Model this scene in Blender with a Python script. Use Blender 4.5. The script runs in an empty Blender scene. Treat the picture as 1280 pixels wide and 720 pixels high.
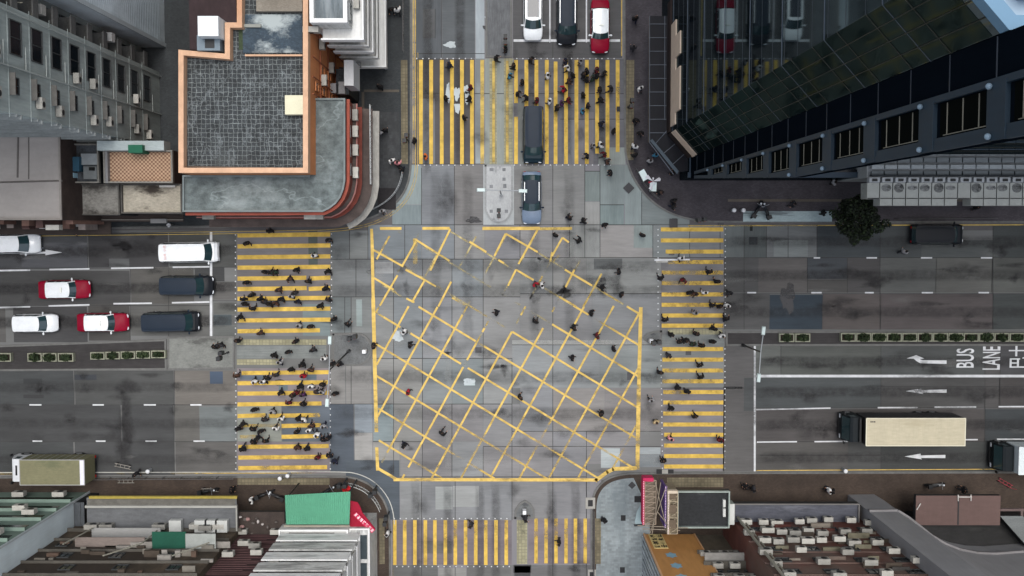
import bpy, math, random
from mathutils import Vector, Matrix
R = math.radians
rnd = random.Random(7)
sc = bpy.context.scene
col = sc.collection
H, F, T = 95.0, 1304.0, math.atan(75 / 1304.0)
S0 = F / H

def P(px, py, z=0.0):
    """image position of a surveyed point at height z -> metres in the place"""
    a, b = (px - 640) / F, (360 - py) / F
    y = b * math.cos(T) - math.sin(T)
    zz = -b * math.sin(T) - math.cos(T)
    k = (H - z) / -zz
    return (a * k, y * k)

def lin(c):
    out = []
    for v in c[:3]:
        v = v / 255.0
        out.append(v / 12.92 if v <= 0.04045 else ((v + 0.055) / 1.055) ** 2.4)
    return (out[0], out[1], out[2], 1.0)

MC = {}
def mat(name, rgb, rough=.8, var=.22, scale=.6, spec=.3, metal=0., streak=None, pattern=None, p=None,
        bump=.0, stain=None, veins=None, rand=0., warp=0., wear=0., tint=False, emis=0., coat=0., hue=.0):
    if name in MC: return MC[name]
    m = bpy.data.materials.new(name); m.use_nodes = True; MC[name] = m
    nt = m.node_tree; N = nt.nodes; L = nt.links
    b = N['Principled BSDF']; out = N['Material Output']
    b.inputs['Roughness'].default_value = rough; b.inputs['Metallic'].default_value = metal
    b.inputs['Specular IOR Level'].default_value = spec
    if coat: b.inputs['Coat Weight'].default_value = coat; b.inputs['Coat Roughness'].default_value = .06
    tc = N.new('ShaderNodeTexCoord')
    mp = N.new('ShaderNodeMapping'); L.new(tc.outputs['Object'], mp.inputs[0])
    if streak == 'x': mp.inputs['Scale'].default_value = (.12, 1, 1)
    if streak == 'y': mp.inputs['Scale'].default_value = (1, .12, 1)
    if streak == 'z': mp.inputs['Scale'].default_value = (1, 1, .12)
    def noise(s, d=5, r=.6, src=mp, w=0):
        n = N.new('ShaderNodeTexNoise'); n.inputs['Scale'].default_value = s; n.inputs['Detail'].default_value = d
        n.inputs['Roughness'].default_value = r; L.new(src.outputs[0], n.inputs['Vector']); return n.outputs['Fac']
    def math_(op, a, c, cl=False):
        n = N.new('ShaderNodeMath'); n.operation = op; n.use_clamp = cl
        for i, v in enumerate((a, c)):
            if isinstance(v, (int, float)): n.inputs[i].default_value = v
            else: L.new(v, n.inputs[i])
        return n.outputs[0]
    def mapr(v, a, c, d, e):
        n = N.new('ShaderNodeMapRange'); L.new(v, n.inputs[0])
        for i, x in zip((1, 2, 3, 4), (a, c, d, e)): n.inputs[i].default_value = x
        return n.outputs[0]
    def mix(fac, a, c, mode='MIX'):
        n = N.new('ShaderNodeMix'); n.data_type = 'RGBA'; n.blend_type = mode
        if isinstance(fac, (int, float)): n.inputs[0].default_value = fac
        else: L.new(fac, n.inputs[0])
        for i, v in zip((6, 7), (a, c)):
            if isinstance(v, tuple): n.inputs[i].default_value = v
            else: L.new(v, n.inputs[i])
        return n.outputs[2]
    base = lin(rgb)
    if tint:
        at = N.new('ShaderNodeAttribute'); at.attribute_name = 'tint'; base = at.outputs['Color']
    if pattern == 'brick' or pattern == 'grid':
        br = N.new('ShaderNodeTexBrick'); L.new(tc.outputs['Object'], br.inputs['Vector'])
        if warp:
            nw_ = N.new('ShaderNodeTexNoise'); nw_.inputs['Scale'].default_value = 2.2; nw_.inputs['Detail'].default_value = 4; L.new(tc.outputs['Object'], nw_.inputs['Vector'])
            va = N.new('ShaderNodeVectorMath'); va.operation = 'MULTIPLY_ADD'; L.new(nw_.outputs['Color'], va.inputs[0]); va.inputs[1].default_value = (warp,) * 3; L.new(tc.outputs['Object'], va.inputs[2]); L.new(va.outputs[0], br.inputs['Vector'])
        w, h, mo, c2 = p
        br.offset = .5 if pattern == 'brick' else 0.
        br.inputs['Scale'].default_value = 1; br.inputs['Brick Width'].default_value = w
        br.inputs['Row Height'].default_value = h; br.inputs['Mortar Size'].default_value = mo
        br.inputs['Mortar Smooth'].default_value = .3
        br.inputs['Color1'].default_value = base; br.inputs['Color2'].default_value = tuple(v * .72 for v in base[:3]) + (1,)
        br.inputs['Mortar'].default_value = lin(c2)
        if len(p) and rough >= 0: base = br.outputs['Color']
    if pattern == 'tile':
        ck = N.new('ShaderNodeTexChecker'); L.new(tc.outputs['Object'], ck.inputs['Vector'])
        ck.inputs['Scale'].default_value = p[0]; ck.inputs['Color1'].default_value = base; ck.inputs['Color2'].default_value = lin(p[1])
        base = ck.outputs['Color']
    if var > 0 or stain:
        n1 = noise(scale, 3, .5); n2 = noise(scale * 9, 7, .7)
        v = math_('ADD', math_('MULTIPLY', n1, .55), math_('MULTIPLY', n2, .45))
        k = mapr(v, .3, .7, 1 - var, 1 + var)
        cmb = N.new('ShaderNodeCombineColor')
        for i in range(3): L.new(k, cmb.inputs[i])
        base = mix(1.0, base, cmb.outputs[0], 'MULTIPLY')
        n3 = noise(scale * 18, 3, .6, tc)
        k3 = mapr(n3, .3, .7, 1 - var * .7, 1 + var * .7)
        c3 = N.new('ShaderNodeCombineColor')
        for i in range(3): L.new(k3, c3.inputs[i])
        base = mix(1.0, base, c3.outputs[0], 'MULTIPLY')
    if hue:
        nh = noise(scale * .6, 2, .5, tc)
        base = mix(mapr(nh, .4, .65, 0, hue), base, lin((118, 104, 98)))
    if stain:
        sc_, thr, c2, amt = stain
        ns = noise(sc_, 8, .68, tc)
        base = mix(mapr(ns, thr, thr + .09, 0, amt), base, lin(c2))
    if veins:
        vs_, c2, amt, wd = veins
        nv_ = noise(vs_, 5, .6, tc); d_ = math_('ABSOLUTE', math_('SUBTRACT', nv_, .5), 0)
        base = mix(mapr(d_, 0, wd, amt, 0), base, lin(c2))
    if rand:
        oi = N.new('ShaderNodeObjectInfo'); kr = mapr(oi.outputs['Random'], 0, 1, 1 - rand, 1.05); cr = N.new('ShaderNodeCombineColor')
        for i in range(3): L.new(kr, cr.inputs[i])
        base = mix(1.0, base, cr.outputs[0], 'MULTIPLY')
    if isinstance(base, tuple): b.inputs['Base Color'].default_value = base
    else: L.new(base, b.inputs['Base Color'])
    if bump:
        bp = N.new('ShaderNodeBump'); bp.inputs['Strength'].default_value = bump; bp.inputs['Distance'].default_value = .03
        L.new(noise(scale * 14, 4), bp.inputs['Height']); L.new(bp.outputs[0], b.inputs['Normal'])
    if emis:
        b.inputs['Emission Color'].default_value = lin(rgb); b.inputs['Emission Strength'].default_value = emis
    if wear:
        tr = N.new('ShaderNodeBsdfTransparent'); ms = N.new('ShaderNodeMixShader')
        a = math_('ADD', math_('MULTIPLY', noise(1.1, 4, .6, tc), .5), math_('MULTIPLY', noise(11, 6, .75, tc), .5))
        L.new(mapr(a, wear - .05, wear + .05, 0, 1), ms.inputs[0])
        L.new(tr.outputs[0], ms.inputs[1]); L.new(b.outputs[0], ms.inputs[2]); L.new(ms.outputs[0], out.inputs['Surface'])
    return m

def rootloc(o):
    v = Vector((0, 0, 0))
    while o is not None:
        v += o.location; o = o.parent
    return v

class MB:
    def __init__(s): s.v = []; s.f = []; s.m = []; s.c = None; s.cols = []; s.sm = []
    def face(s, pts, mi=0, c=None, smooth=False):
        i = len(s.v); s.v += [tuple(p) for p in pts]; s.f.append(tuple(range(i, i + len(pts)))); s.m.append(mi); s.cols.append(c); s.sm.append(smooth)
    def faces(s, vs, fs, mi=0, smooth=False):
        i = len(s.v); s.v += [tuple(p) for p in vs]
        for f in fs: s.f.append(tuple(i + k for k in f)); s.m.append(mi); s.cols.append(None); s.sm.append(smooth)
        return s
    def box(s, x0, y0, z0, x1, y1, z1, mi=0):
        if x0 > x1: x0, x1 = x1, x0
        if y0 > y1: y0, y1 = y1, y0
        vs = [(x0, y0, z0), (x1, y0, z0), (x1, y1, z0), (x0, y1, z0), (x0, y0, z1), (x1, y0, z1), (x1, y1, z1), (x0, y1, z1)]
        return s.faces(vs, [(0, 3, 2, 1), (4, 5, 6, 7), (0, 1, 5, 4), (1, 2, 6, 5), (2, 3, 7, 6), (3, 0, 4, 7)], mi)
    def obox(s, c, ax, L, W, z0, z1, mi=0, taper=1.):
        """box along unit vector ax from centre c (xy), length L, width W"""
        n = (-ax[1], ax[0]); vs = []
        for z, k in ((z0, 1), (z1, taper)):
            for a, b in ((-1, -1), (1, -1), (1, 1), (-1, 1)):
                vs.append((c[0] + ax[0] * L / 2 * a * k + n[0] * W / 2 * b * k, c[1] + ax[1] * L / 2 * a * k + n[1] * W / 2 * b * k, z))
        return s.faces(vs, [(0, 3, 2, 1), (4, 5, 6, 7), (0, 1, 5, 4), (1, 2, 6, 5), (2, 3, 7, 6), (3, 0, 4, 7)], mi)
    def pbox(s, x0, y0, x1, y1, z0, z1, mi=0):
        """pixel rectangle measured at the top z1"""
        a = P(x0, y0, z1); b = P(x1, y1, z1)
        return s.box(a[0], a[1], z0, b[0], b[1], z1, mi)
    def prism(s, poly, z0, z1, mi=0, mtop=None):
        ar = sum(poly[i][0] * poly[(i + 1) % len(poly)][1] - poly[(i + 1) % len(poly)][0] * poly[i][1] for i in range(len(poly)))
        if ar < 0: poly = poly[::-1]
        n = len(poly); vs = [(p[0], p[1], z0) for p in poly] + [(p[0], p[1], z1) for p in poly]
        s.faces(vs, [(i, (i + 1) % n, n + (i + 1) % n, n + i) for i in range(n)] + [tuple(range(n))[::-1]], mi)
        s.face([(p[0], p[1], z1) for p in poly], mi if mtop is None else mtop)
        return s
    def tube(s, a, b, r, n=8, mi=0, r2=None):
        a = Vector(a); b = Vector(b); d = (b - a).normalized(); r2 = r if r2 is None else r2
        u = d.orthogonal().normalized(); w = d.cross(u); vs = []
        for q, rr in ((a, r), (b, r2)):
            for k in range(n):
                t = 2 * math.pi * k / n; vs.append(q + (u * math.cos(t) + w * math.sin(t)) * rr)
        return s.faces(vs, [(k, (k + 1) % n, n + (k + 1) % n, n + k) for k in range(n)] + [tuple(range(n))[::-1], tuple(range(n, 2 * n))], mi)
    def ell(s, c, r, mi=0, nu=10, nv=6, cut=-1.):
        vs = []; fs = []
        for j in range(nv + 1):
            ph = -math.pi / 2 + math.pi * j / nv
            if math.sin(ph) < cut: ph = math.asin(cut)
            for i in range(nu):
                t = 2 * math.pi * i / nu
                vs.append((c[0] + r[0] * math.cos(ph) * math.cos(t), c[1] + r[1] * math.cos(ph) * math.sin(t), c[2] + r[2] * math.sin(ph)))
        for j in range(nv):
            for i in range(nu): fs.append((j * nu + i, j * nu + (i + 1) % nu, (j + 1) * nu + (i + 1) % nu, (j + 1) * nu + i))
        return s.faces(vs, fs, mi, True)
    def build(s, name, mats, parent=None):
        if not isinstance(mats, (list, tuple)): mats = [mats]
        off = rootloc(parent) if parent is not None else Vector((0, 0, 0))
        me = bpy.data.meshes.new(name)
        me.from_pydata([tuple(Vector(v) - off) for v in s.v], [], s.f)
        for m in mats: me.materials.append(m)
        me.polygons.foreach_set('material_index', s.m)
        me.polygons.foreach_set('use_smooth', s.sm)
        if any(c is not None for c in s.cols):
            at = me.color_attributes.new('tint', 'FLOAT_COLOR', 'CORNER'); k = 0
            for pl, c in zip(me.polygons, s.cols):
                for _ in pl.loop_indices:
                    at.data[k].color = c if c is not None else (.2, .2, .2, 1); k += 1
        me.update()
        o = bpy.data.objects.new(name, me); col.objects.link(o)
        if parent is not None: o.parent = parent
        return o

def tag(o, label=None, cat=None, group=None, kind=None):
    if label: o['label'] = label
    if cat: o['category'] = cat
    if group: o['group'] = group
    if kind: o['kind'] = kind
    return o
def empty(name, loc, label=None, cat=None, group=None, rz=0.):
    o = bpy.data.objects.new(name, None); col.objects.link(o); o.empty_display_size = .3
    o.location = loc; o.rotation_euler = (0, 0, rz)
    return tag(o, label, cat, group)
KIDS = {}
def kids(o): return list(o.children)
def copy_tree(o, parent=None):
    c = o.copy(); col.objects.link(c); c.parent = parent
    for ch in kids(o): copy_tree(ch, c)
    return c
def struct(name, mb, m): return tag(mb.build(name, m), kind='structure')
def skinned(name, verts, edges, radii, root, m, sub=1, sm=True):
    """one continuous surface grown round a skeleton"""
    me = bpy.data.meshes.new(name); me.from_pydata(verts, edges, []); o = bpy.data.objects.new(name, me); col.objects.link(o)
    md = o.modifiers.new('skin', 'SKIN'); md.use_smooth_shade = True
    for i, r in enumerate(radii):
        v = me.skin_vertices[0].data[i]; v.radius = r if isinstance(r, tuple) else (r, r); v.use_root = (i == root)
    if sub: s_ = o.modifiers.new('sub', 'SUBSURF'); s_.levels = sub; s_.render_levels = sub
    dg = bpy.context.evaluated_depsgraph_get(); dg.update()
    nm = bpy.data.meshes.new_from_object(o.evaluated_get(dg)); nm.name = name
    bpy.data.objects.remove(o); bpy.data.meshes.remove(me)
    nm.materials.clear(); nm.materials.append(m)
    return nm
def obj(name, me, parent=None):
    o = bpy.data.objects.new(name, me); col.objects.link(o)
    if parent is not None: o.parent = parent
    return o
def text_faces(txt, mb, origin, ux, uy, w, h, mi=0, dz=None, bold=0.):
    """lettering fitted to w x h, origin + ux*u + uy*v (3d vectors)"""
    cu = bpy.data.curves.new('t', 'FONT'); cu.body = txt; cu.size = 1; cu.offset = bold; cu.resolution_u = 3
    o = bpy.data.objects.new('t', cu); col.objects.link(o)
    dg = bpy.context.evaluated_depsgraph_get(); dg.update()
    me = bpy.data.meshes.new_from_object(o.evaluated_get(dg))
    xs = [v.co.x for v in me.vertices]; ys = [v.co.y for v in me.vertices]
    if xs:
        x0, x1, y0, y1 = min(xs), max(xs), min(ys), max(ys)
        O = Vector(origin); U = Vector(ux); W = Vector(uy)
        vs = [O + U * ((v.co.x - x0) / (x1 - x0) * w) + W * ((v.co.y - y0) / (y1 - y0) * h) for v in me.vertices]
        mb.faces(vs, [tuple(p.vertices) for p in me.polygons], mi)
    bpy.data.objects.remove(o); bpy.data.curves.remove(cu); bpy.data.meshes.remove(me)
def arc_pts(cx, cy, r, a0, a1, n=10):
    return [(cx + r * math.cos(R(a0 + (a1 - a0) * i / n)), cy + r * math.sin(R(a0 + (a1 - a0) * i / n))) for i in range(n + 1)]
def smooth_poly(pts, it=2):
    """round the corners of an open polyline"""
    for _ in range(it):
        q = [pts[0]]
        for a, b in zip(pts, pts[1:]):
            q += [(a[0] * .75 + b[0] * .25, a[1] * .75 + b[1] * .25), (a[0] * .25 + b[0] * .75, a[1] * .25 + b[1] * .75)]
        q.append(pts[-1]); pts = q
    return pts
def offset_line(pts, d):
    out = []
    for i, p in enumerate(pts):
        a = pts[max(0, i - 1)]; b = pts[min(len(pts) - 1, i + 1)]
        t = Vector((b[0] - a[0], b[1] - a[1])).normalized(); out.append((p[0] - t.y * d, p[1] + t.x * d))
    return out
def ribbon(mb, pts, d0, d1, z, mi=0, c=None):
    a = offset_line(pts, d0); b = offset_line(pts, d1)
    for i in range(len(pts) - 1): mb.face([(*a[i], z), (*a[i + 1], z), (*b[i + 1], z), (*b[i], z)], mi, c)
# ------------------------------------------------------------------ ground, roads, pavements, paint
m_road = mat('asphalt_concrete', (104, 105, 104), rough=.85, var=.13, scale=.22, streak='x', bump=.15, stain=(.35, .60, (66, 66, 68), .6), hue=.3)
g = MB(); g.face([(-900, -900, 0), (900, -900, 0), (900, 900, 0), (-900, 900, 0)])
struct('ground', g, mat('far_ground', (88, 86, 86), var=.2, scale=.05, rough=.9))
g = MB()
a = P(-420, 288); b = P(1700, 600); g.face([(a[0], b[1], .004), (b[0], b[1], .004), (b[0], a[1], .004), (a[0], a[1], .004)])
struct('road', g, m_road)
g = MB()
for (x0, y0, x1, y1) in ((500, -700, 800, 288), (480, 600, 748, 1300)):
    a = P(x0, y0); b = P(x1, y1); g.face([(a[0], b[1], .004), (b[0], b[1], .004), (b[0], a[1], .004), (a[0], a[1], .004)])
struct('side_road', g, mat('asphalt_side', (116, 115, 118), rough=.85, var=.13, scale=.22, streak='y', bump=.15, stain=(.35, .61, (66, 66, 68), .6), hue=.25))

# slabs and repairs: (x0,y0,x1,y1,colour)
PATCH = [
 # north leg
 (518,-60,552,75,(78,82,88)),(552,-60,594,73,(84,88,93)),(594,-60,606,205,(140,148,156)),(528,11,544,48,(98,102,108)),
 (641,-60,778,73,(84,82,84)),(518,73,594,206,(86,82,86)),(528,123,544,206,(108,108,112)),(606,73,642,206,(128,132,126)),(642,73,781,206,(96,94,100)),
 (704,149,722,206,(118,118,124)),(722,140,742,206,(112,106,112)),(748,184,782,206,(128,134,130)),(647,120,656,206,(116,120,118)),
 (527,206,568,281,(108,110,116)),(568,206,606,281,(112,108,108)),(490,206,527,256,(120,132,134)),(490,256,527,281,(106,118,122)),(641,206,690,281,(118,116,116)),
 (690,206,731,281,(124,122,121)),(731,214,750,252,(112,122,120)),(731,252,750,281,(138,136,134)),(750,206,781,256,(120,130,130)),(750,256,780,281,(112,126,126)),
 (781,206,802,281,(124,134,134)),(802,240,862,281,(114,122,122)),(594,73,606,205,(150,158,162)),
 # junction
 (413,288,437,324,(100,104,106)),(437,288,460,324,(112,114,114)),(460,281,527,324,(104,110,116)),(527,281,568,324,(110,114,120)),(568,281,606,324,(122,120,120)),
 (606,281,650,324,(116,114,118)),(650,281,712,322,(122,118,118)),(712,281,731,322,(126,126,124)),(731,281,750,322,(130,130,128)),(750,281,816,322,(140,134,132)),(792,281,816,310,(122,132,130)),
 (816,281,862,322,(118,122,122)),(416,324,463,371,(108,110,112)),(465,324,528,371,(112,114,118)),(528,324,565,371,(110,110,112)),(565,324,604,371,(112,116,120)),(604,324,650,371,(122,120,118)),
 (650,322,691,367,(118,118,118)),(691,322,733,367,(122,120,118)),(733,322,826,367,(124,124,122)),(742,323,778,337,(92,94,94)),
 (413,371,439,416,(100,106,108)),(439,371,465,416,(110,112,112)),(465,371,492,448,(116,116,116)),(492,371,528,448,(110,114,118)),(528,371,565,448,(114,114,118)),(565,371,604,448,(118,118,120)),(604,371,650,448,(124,122,122)),
 (650,367,691,431,(120,118,118)),(691,367,740,431,(118,116,118)),(740,367,826,431,(116,116,118)),(640,431,691,485,(122,124,126)),(691,431,750,485,(124,126,128)),(750,431,826,485,(122,126,126)),
 (640,425,826,431,(138,138,136)),(465,448,528,505,(122,120,118)),(528,448,565,505,(110,114,116)),(565,448,604,505,(106,112,114)),(604,448,640,505,(124,124,124)),
 (691,485,756,539,(124,118,116)),(756,485,826,539,(118,112,112)),(650,485,691,539,(118,118,122)),(413,448,432,505,(128,124,122)),(432,457,465,505,(128,124,122)),
 (443,505,466,541,(120,128,138)),(466,505,492,552,(112,124,128)),(492,505,528,552,(122,120,118)),(528,505,565,552,(112,108,110)),(565,505,604,552,(116,112,114)),(604,505,650,558,(120,118,120)),
 (443,541,466,575,(136,132,130)),(466,552,500,596,(130,126,122)),(500,552,528,596,(122,118,118)),(528,552,565,596,(116,112,114)),(565,552,604,596,(120,120,122)),
 (604,558,650,596,(118,114,116)),(650,539,691,596,(120,116,118)),(691,539,733,596,(118,116,120)),(733,539,796,580,(120,116,118)),(751,560,775,585,(142,148,150)),(798,559,826,568,(140,146,150)),(798,568,826,584,(112,118,124)),
 (412,505,443,590,(72,80,92)),(432,575,500,650,(70,78,88)),(500,597,527,650,(118,118,120)),(527,597,569,650,(110,110,114)),(569,597,640,650,(114,114,118)),(640,597,691,650,(112,110,112)),(691,597,738,650,(112,110,114)),
 (544,608,566,637,(142,144,144)),(566,607,599,634,(144,144,144)),(470,310,493,342,(0,0,0)),
 (490,650,640,706,(108,96,102)),(528,676,566,692,(96,90,92)),(660,648,738,705,(110,98,104)),(548,710,583,760,(128,126,124)),(583,706,640,800,(96,94,94)),(490,706,548,800,(92,92,92)),(640,706,738,800,(94,92,94)),
 (445,374,453,408,(126,138,138)),(580,473,594,482,(168,182,184)),
 # west approach, eastbound
 (-60,291,110,336,(84,84,88)),(110,291,211,335,(74,72,74)),(211,291,263,333,(82,82,80)),(136,323,162,334,(98,98,100)),(26,303,110,334,(92,92,98)),(-60,338,163,382,(84,82,82)),(163,334,243,380,(100,96,92)),
 (243,334,281,352,(74,74,76)),(263,291,296,334,(92,92,90)),(263,352,296,375,(106,102,100)),(-60,383,8,428,(100,96,94)),(16,383,110,428,(80,78,80)),(110,380,163,426,(88,84,82)),(163,379,263,420,(108,106,104)),
 (267,378,296,393,(104,104,100)),(267,393,290,407,(90,102,108)),(267,407,296,420,(108,110,108)),(296,288,413,334,(110,104,106)),(385,288,398,372,(80,88,84)),(296,334,413,372,(112,104,106)),(296,372,413,420,(106,104,108)),(378,380,413,420,(104,116,118)),
 # west exit
 (-60,463,93,506,(78,80,82)),(93,463,218,506,(86,86,86)),(218,463,296,506,(122,114,108)),(-60,506,152,552,(76,76,78)),(152,506,218,552,(80,80,82)),(218,506,250,552,(112,108,104)),(249,508,296,552,(122,128,130)),
 (-60,552,93,594,(76,78,80)),(93,552,219,594,(80,80,82)),(219,552,296,592,(106,102,100)),(29,473,53,480,(62,64,66)),(29,493,55,498,(64,64,66)),(93,468,121,475,(64,68,76)),(262,464,279,480,(74,92,120)),
 (296,460,413,506,(126,114,118)),(300,467,331,475,(86,96,112)),(383,467,396,475,(84,98,112)),(348,481,360,488,(90,104,112)),(296,506,352,552,(124,126,118)),(352,506,413,552,(84,92,104)),(296,552,413,592,(120,108,112)),
 # east leg north carriageway
 (905,281,930,322,(112,118,118)),(930,281,959,322,(92,98,98)),(958,281,1021,322,(120,122,124)),(967,300,1010,321,(138,144,144)),(1021,281,1100,322,(74,80,84)),(1100,281,1152,322,(82,86,88)),(1152,300,1241,322,(92,96,96)),(1241,281,1340,322,(78,82,82)),
 (905,322,948,366,(92,90,90)),(948,322,1009,366,(104,98,96)),(1009,322,1059,349,(76,80,86)),(1009,349,1059,366,(90,86,84)),(1059,322,1100,366,(88,84,84)),(1100,322,1170,366,(104,104,102)),(1170,322,1240,366,(106,104,100)),(1240,322,1340,366,(98,98,94)),
 (905,367,962,412,(96,94,94)),(962,368,1028,412,(58,72,86)),(1028,367,1101,412,(100,90,88)),(1101,367,1241,412,(98,88,88)),(1241,367,1340,412,(76,80,80)),(862,281,905,322,(116,116,118)),(826,322,905,412,(110,106,108)),(936,296,947,306,(56,62,66)),
 (937,281,941,289,(40,44,44)),
 # east leg south carriageway
 (826,432,905,485,(118,118,116)),(826,485,905,589,(112,106,110)),(905,432,942,589,(102,98,98)),(945,432,976,469,(106,108,104)),(976,432,1101,469,(94,96,92)),(1101,432,1231,469,(92,94,94)),(1231,432,1250,469,(92,88,88)),(1250,432,1340,469,(86,84,88)),
 (945,471,1101,511,(84,88,90)),(1101,471,1231,511,(88,86,86)),(1231,471,1249,511,(90,86,86)),(1249,471,1340,511,(84,78,78)),(945,511,1060,552,(90,84,84)),(1060,511,1231,552,(84,78,78)),(1231,511,1340,552,(66,70,74)),
 (945,552,1060,589,(94,90,88)),(1060,552,1101,589,(88,88,88)),(1101,552,1340,589,(74,76,76)),(930,472,942,514,(84,86,88)),(904,483,928,486,(40,40,44)),
]
pm = MB(); lev = []
for (x0, y0, x1, y1, c) in PATCH:
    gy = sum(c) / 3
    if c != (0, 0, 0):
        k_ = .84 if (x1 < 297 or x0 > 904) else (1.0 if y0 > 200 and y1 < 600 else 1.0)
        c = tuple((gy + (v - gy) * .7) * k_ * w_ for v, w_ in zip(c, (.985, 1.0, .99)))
    elif True: c = (0, 0, 0)
    if c == (0, 0, 0): x0, y0, x1, y1, c = 469, 327, 492, 342, (140, 142, 142)
    l = 1 + max([q[4] for q in lev if q[0] < x1 - .2 and q[2] > x0 + .2 and q[1] < y1 - .2 and q[3] > y0 + .2] or [0])
    lev.append((x0, y0, x1, y1, l))
    a = P(x0, y0); b = P(x1, y1); z = .004 + .003 * l
    j = .02
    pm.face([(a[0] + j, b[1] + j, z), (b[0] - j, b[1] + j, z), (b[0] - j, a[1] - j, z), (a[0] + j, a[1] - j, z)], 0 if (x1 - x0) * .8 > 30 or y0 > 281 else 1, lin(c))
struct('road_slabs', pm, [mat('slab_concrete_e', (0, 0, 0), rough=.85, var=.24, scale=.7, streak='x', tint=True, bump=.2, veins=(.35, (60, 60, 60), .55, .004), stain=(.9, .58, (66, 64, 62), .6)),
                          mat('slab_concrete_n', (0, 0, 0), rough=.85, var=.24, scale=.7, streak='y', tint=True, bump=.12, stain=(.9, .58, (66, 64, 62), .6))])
# joints
jm = MB()
def jh(y, x0, x1, w=.03, y2=None):
    a = P(x0, y); b = P(x1, y if y2 is None else y2); jm.face([(a[0], a[1] - w, .031), (b[0], b[1] - w, .031), (b[0], b[1] + w, .031), (a[0], a[1] + w, .031)])
def jv(x, y0, y1, w=.026, x2=None):
    a = P(x, y0); b = P(x if x2 is None else x2, y1); jm.face([(b[0] - w, b[1], .0335), (b[0] + w, b[1], .0335), (a[0] + w, a[1], .0335), (a[0] - w, a[1], .0335)])
for y, x0, x1 in ((281,490,862),(324,413,650),(322,650,1340),(371,400,650),(367,650,1340),(448,465,640),(431,640,826),(505,413,640),(485,826,930),(552,466,528),(539,640,826),(558,604,826),(596,500,733),
                  (336,-60,263),(382,-60,263),(506,-60,296),(552,-60,296),(334,263,413),(376,263,413),(510,945,1340),(552,945,1340),(569,950,1100),(483,1101,1340),(117,525,780),(149,700,780),(205,490,606),(67,518,606),(256,750,780),(214,731,750)): jh(y, x0, x1)
for x, y0, y1 in ((437,288,324),(431,371,416),(439,371,505),(460,281,324),(492,324,596),(506,281,324),(527,210,281),(528,324,596),(568,206,324),(565,324,448),(565,505,596),(604,324,505),(604,558,596),(640,448,596),(650,281,322),(691,206,720),(691,0,73),
                  (712,281,322),(731,206,322),(750,206,322),(816,281,322),(802,240,281),(862,281,322),(930,281,412),(958,281,322),(985,281,322),(1021,281,322),(1100,281,412),(1059,322,366),(1241,281,412),(976,432,469),(1101,432,589),(1231,432,552),(1250,432,511),
                  (163,336,428),(211,334,420),(93,463,552),(218,463,594),(152,552,594),(110,291,336),(733,539,650),(569,597,720),(527,597,720),(544,11,48),(552,0,73),(900,281,322),(1009,322,366),(640,596,650),(445,324,371)): jv(x, y0, y1)
jv(733, 600, 720); jh(485, 905, 928, .09)
struct('road_joints', jm, mat('joint_tar', (58, 58, 58), var=.3, rough=.8, wear=.38))
# stains and skid marks with shapes of their own
sm_ = MB()
def blob(px, py, rx, ry, n=22, k=.35, z=.0352, seed=0):
    q = random.Random(seed + int(px * 7 + py)); c = P(px, py); ph = [q.random() * 6.28 for _ in range(4)]
    pts = []
    for i in range(n):
        t = 2 * math.pi * i / n; r = 1 + k * (.5 * math.sin(3 * t + ph[0]) + .3 * math.sin(5 * t + ph[1]) + .3 * math.sin(8 * t + ph[2]))
        pts.append((c[0] + rx / S0 * r * math.cos(t), c[1] + ry / S0 * r * math.sin(t), z))
    sm_.face(pts)
for a in ((348,478,8,4),(610,35,6,4),(738,305,3,2),(462,340,4,3),(592,275,9,4),(752,360,8,12),(985,372,9,18)): blob(*a)
struct('oil_stains', sm_, mat('oil_stain', (58, 58, 60), var=.1, wear=.5, rough=.6))
sm_ = MB()
for a in ((563,56,7,4),(560,117,3,12),(571,117,4,8),(572,135,4,6),(582,112,4,5),(584,122,3,8),(497,420,7,7),(586,477,7,4),(608,22,2,2)): blob(*a, z=.0356)
struct('repair_spots', sm_, mat('pale_repair', (168, 176, 178), var=.1, wear=.44))

# soft grime: tyre paths, oil bands and weather marks lying on the slabs (strength stored per corner)
def grimemat(name, rgb, k):
    m = bpy.data.materials.new(name); m.use_nodes = True; N = m.node_tree.nodes; L = m.node_tree.links; b = N['Principled BSDF']; b.inputs['Base Color'].default_value = lin(rgb); b.inputs['Roughness'].default_value = .8
    at = N.new('ShaderNodeAttribute'); at.attribute_name = 'tint'; tc = N.new('ShaderNodeTexCoord'); n = N.new('ShaderNodeTexNoise'); n.inputs['Scale'].default_value = 1.6; n.inputs['Detail'].default_value = 8; n.inputs['Roughness'].default_value = .7
    L.new(tc.outputs['Object'], n.inputs['Vector']); mr = N.new('ShaderNodeMapRange'); L.new(n.outputs['Fac'], mr.inputs[0]); mr.inputs[1].default_value = .3; mr.inputs[2].default_value = .7; mr.inputs[3].default_value = .25 * k; mr.inputs[4].default_value = 1.3 * k
    mu = N.new('ShaderNodeMath'); mu.operation = 'MULTIPLY'; mu.use_clamp = True; L.new(at.outputs['Fac'], mu.inputs[0]); L.new(mr.outputs[0], mu.inputs[1])
    tr = N.new('ShaderNodeBsdfTransparent'); ms = N.new('ShaderNodeMixShader'); L.new(mu.outputs[0], ms.inputs[0]); L.new(tr.outputs[0], ms.inputs[1]); L.new(b.outputs[0], ms.inputs[2]); L.new(ms.outputs[0], N['Material Output'].inputs['Surface'])
    return m
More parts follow.
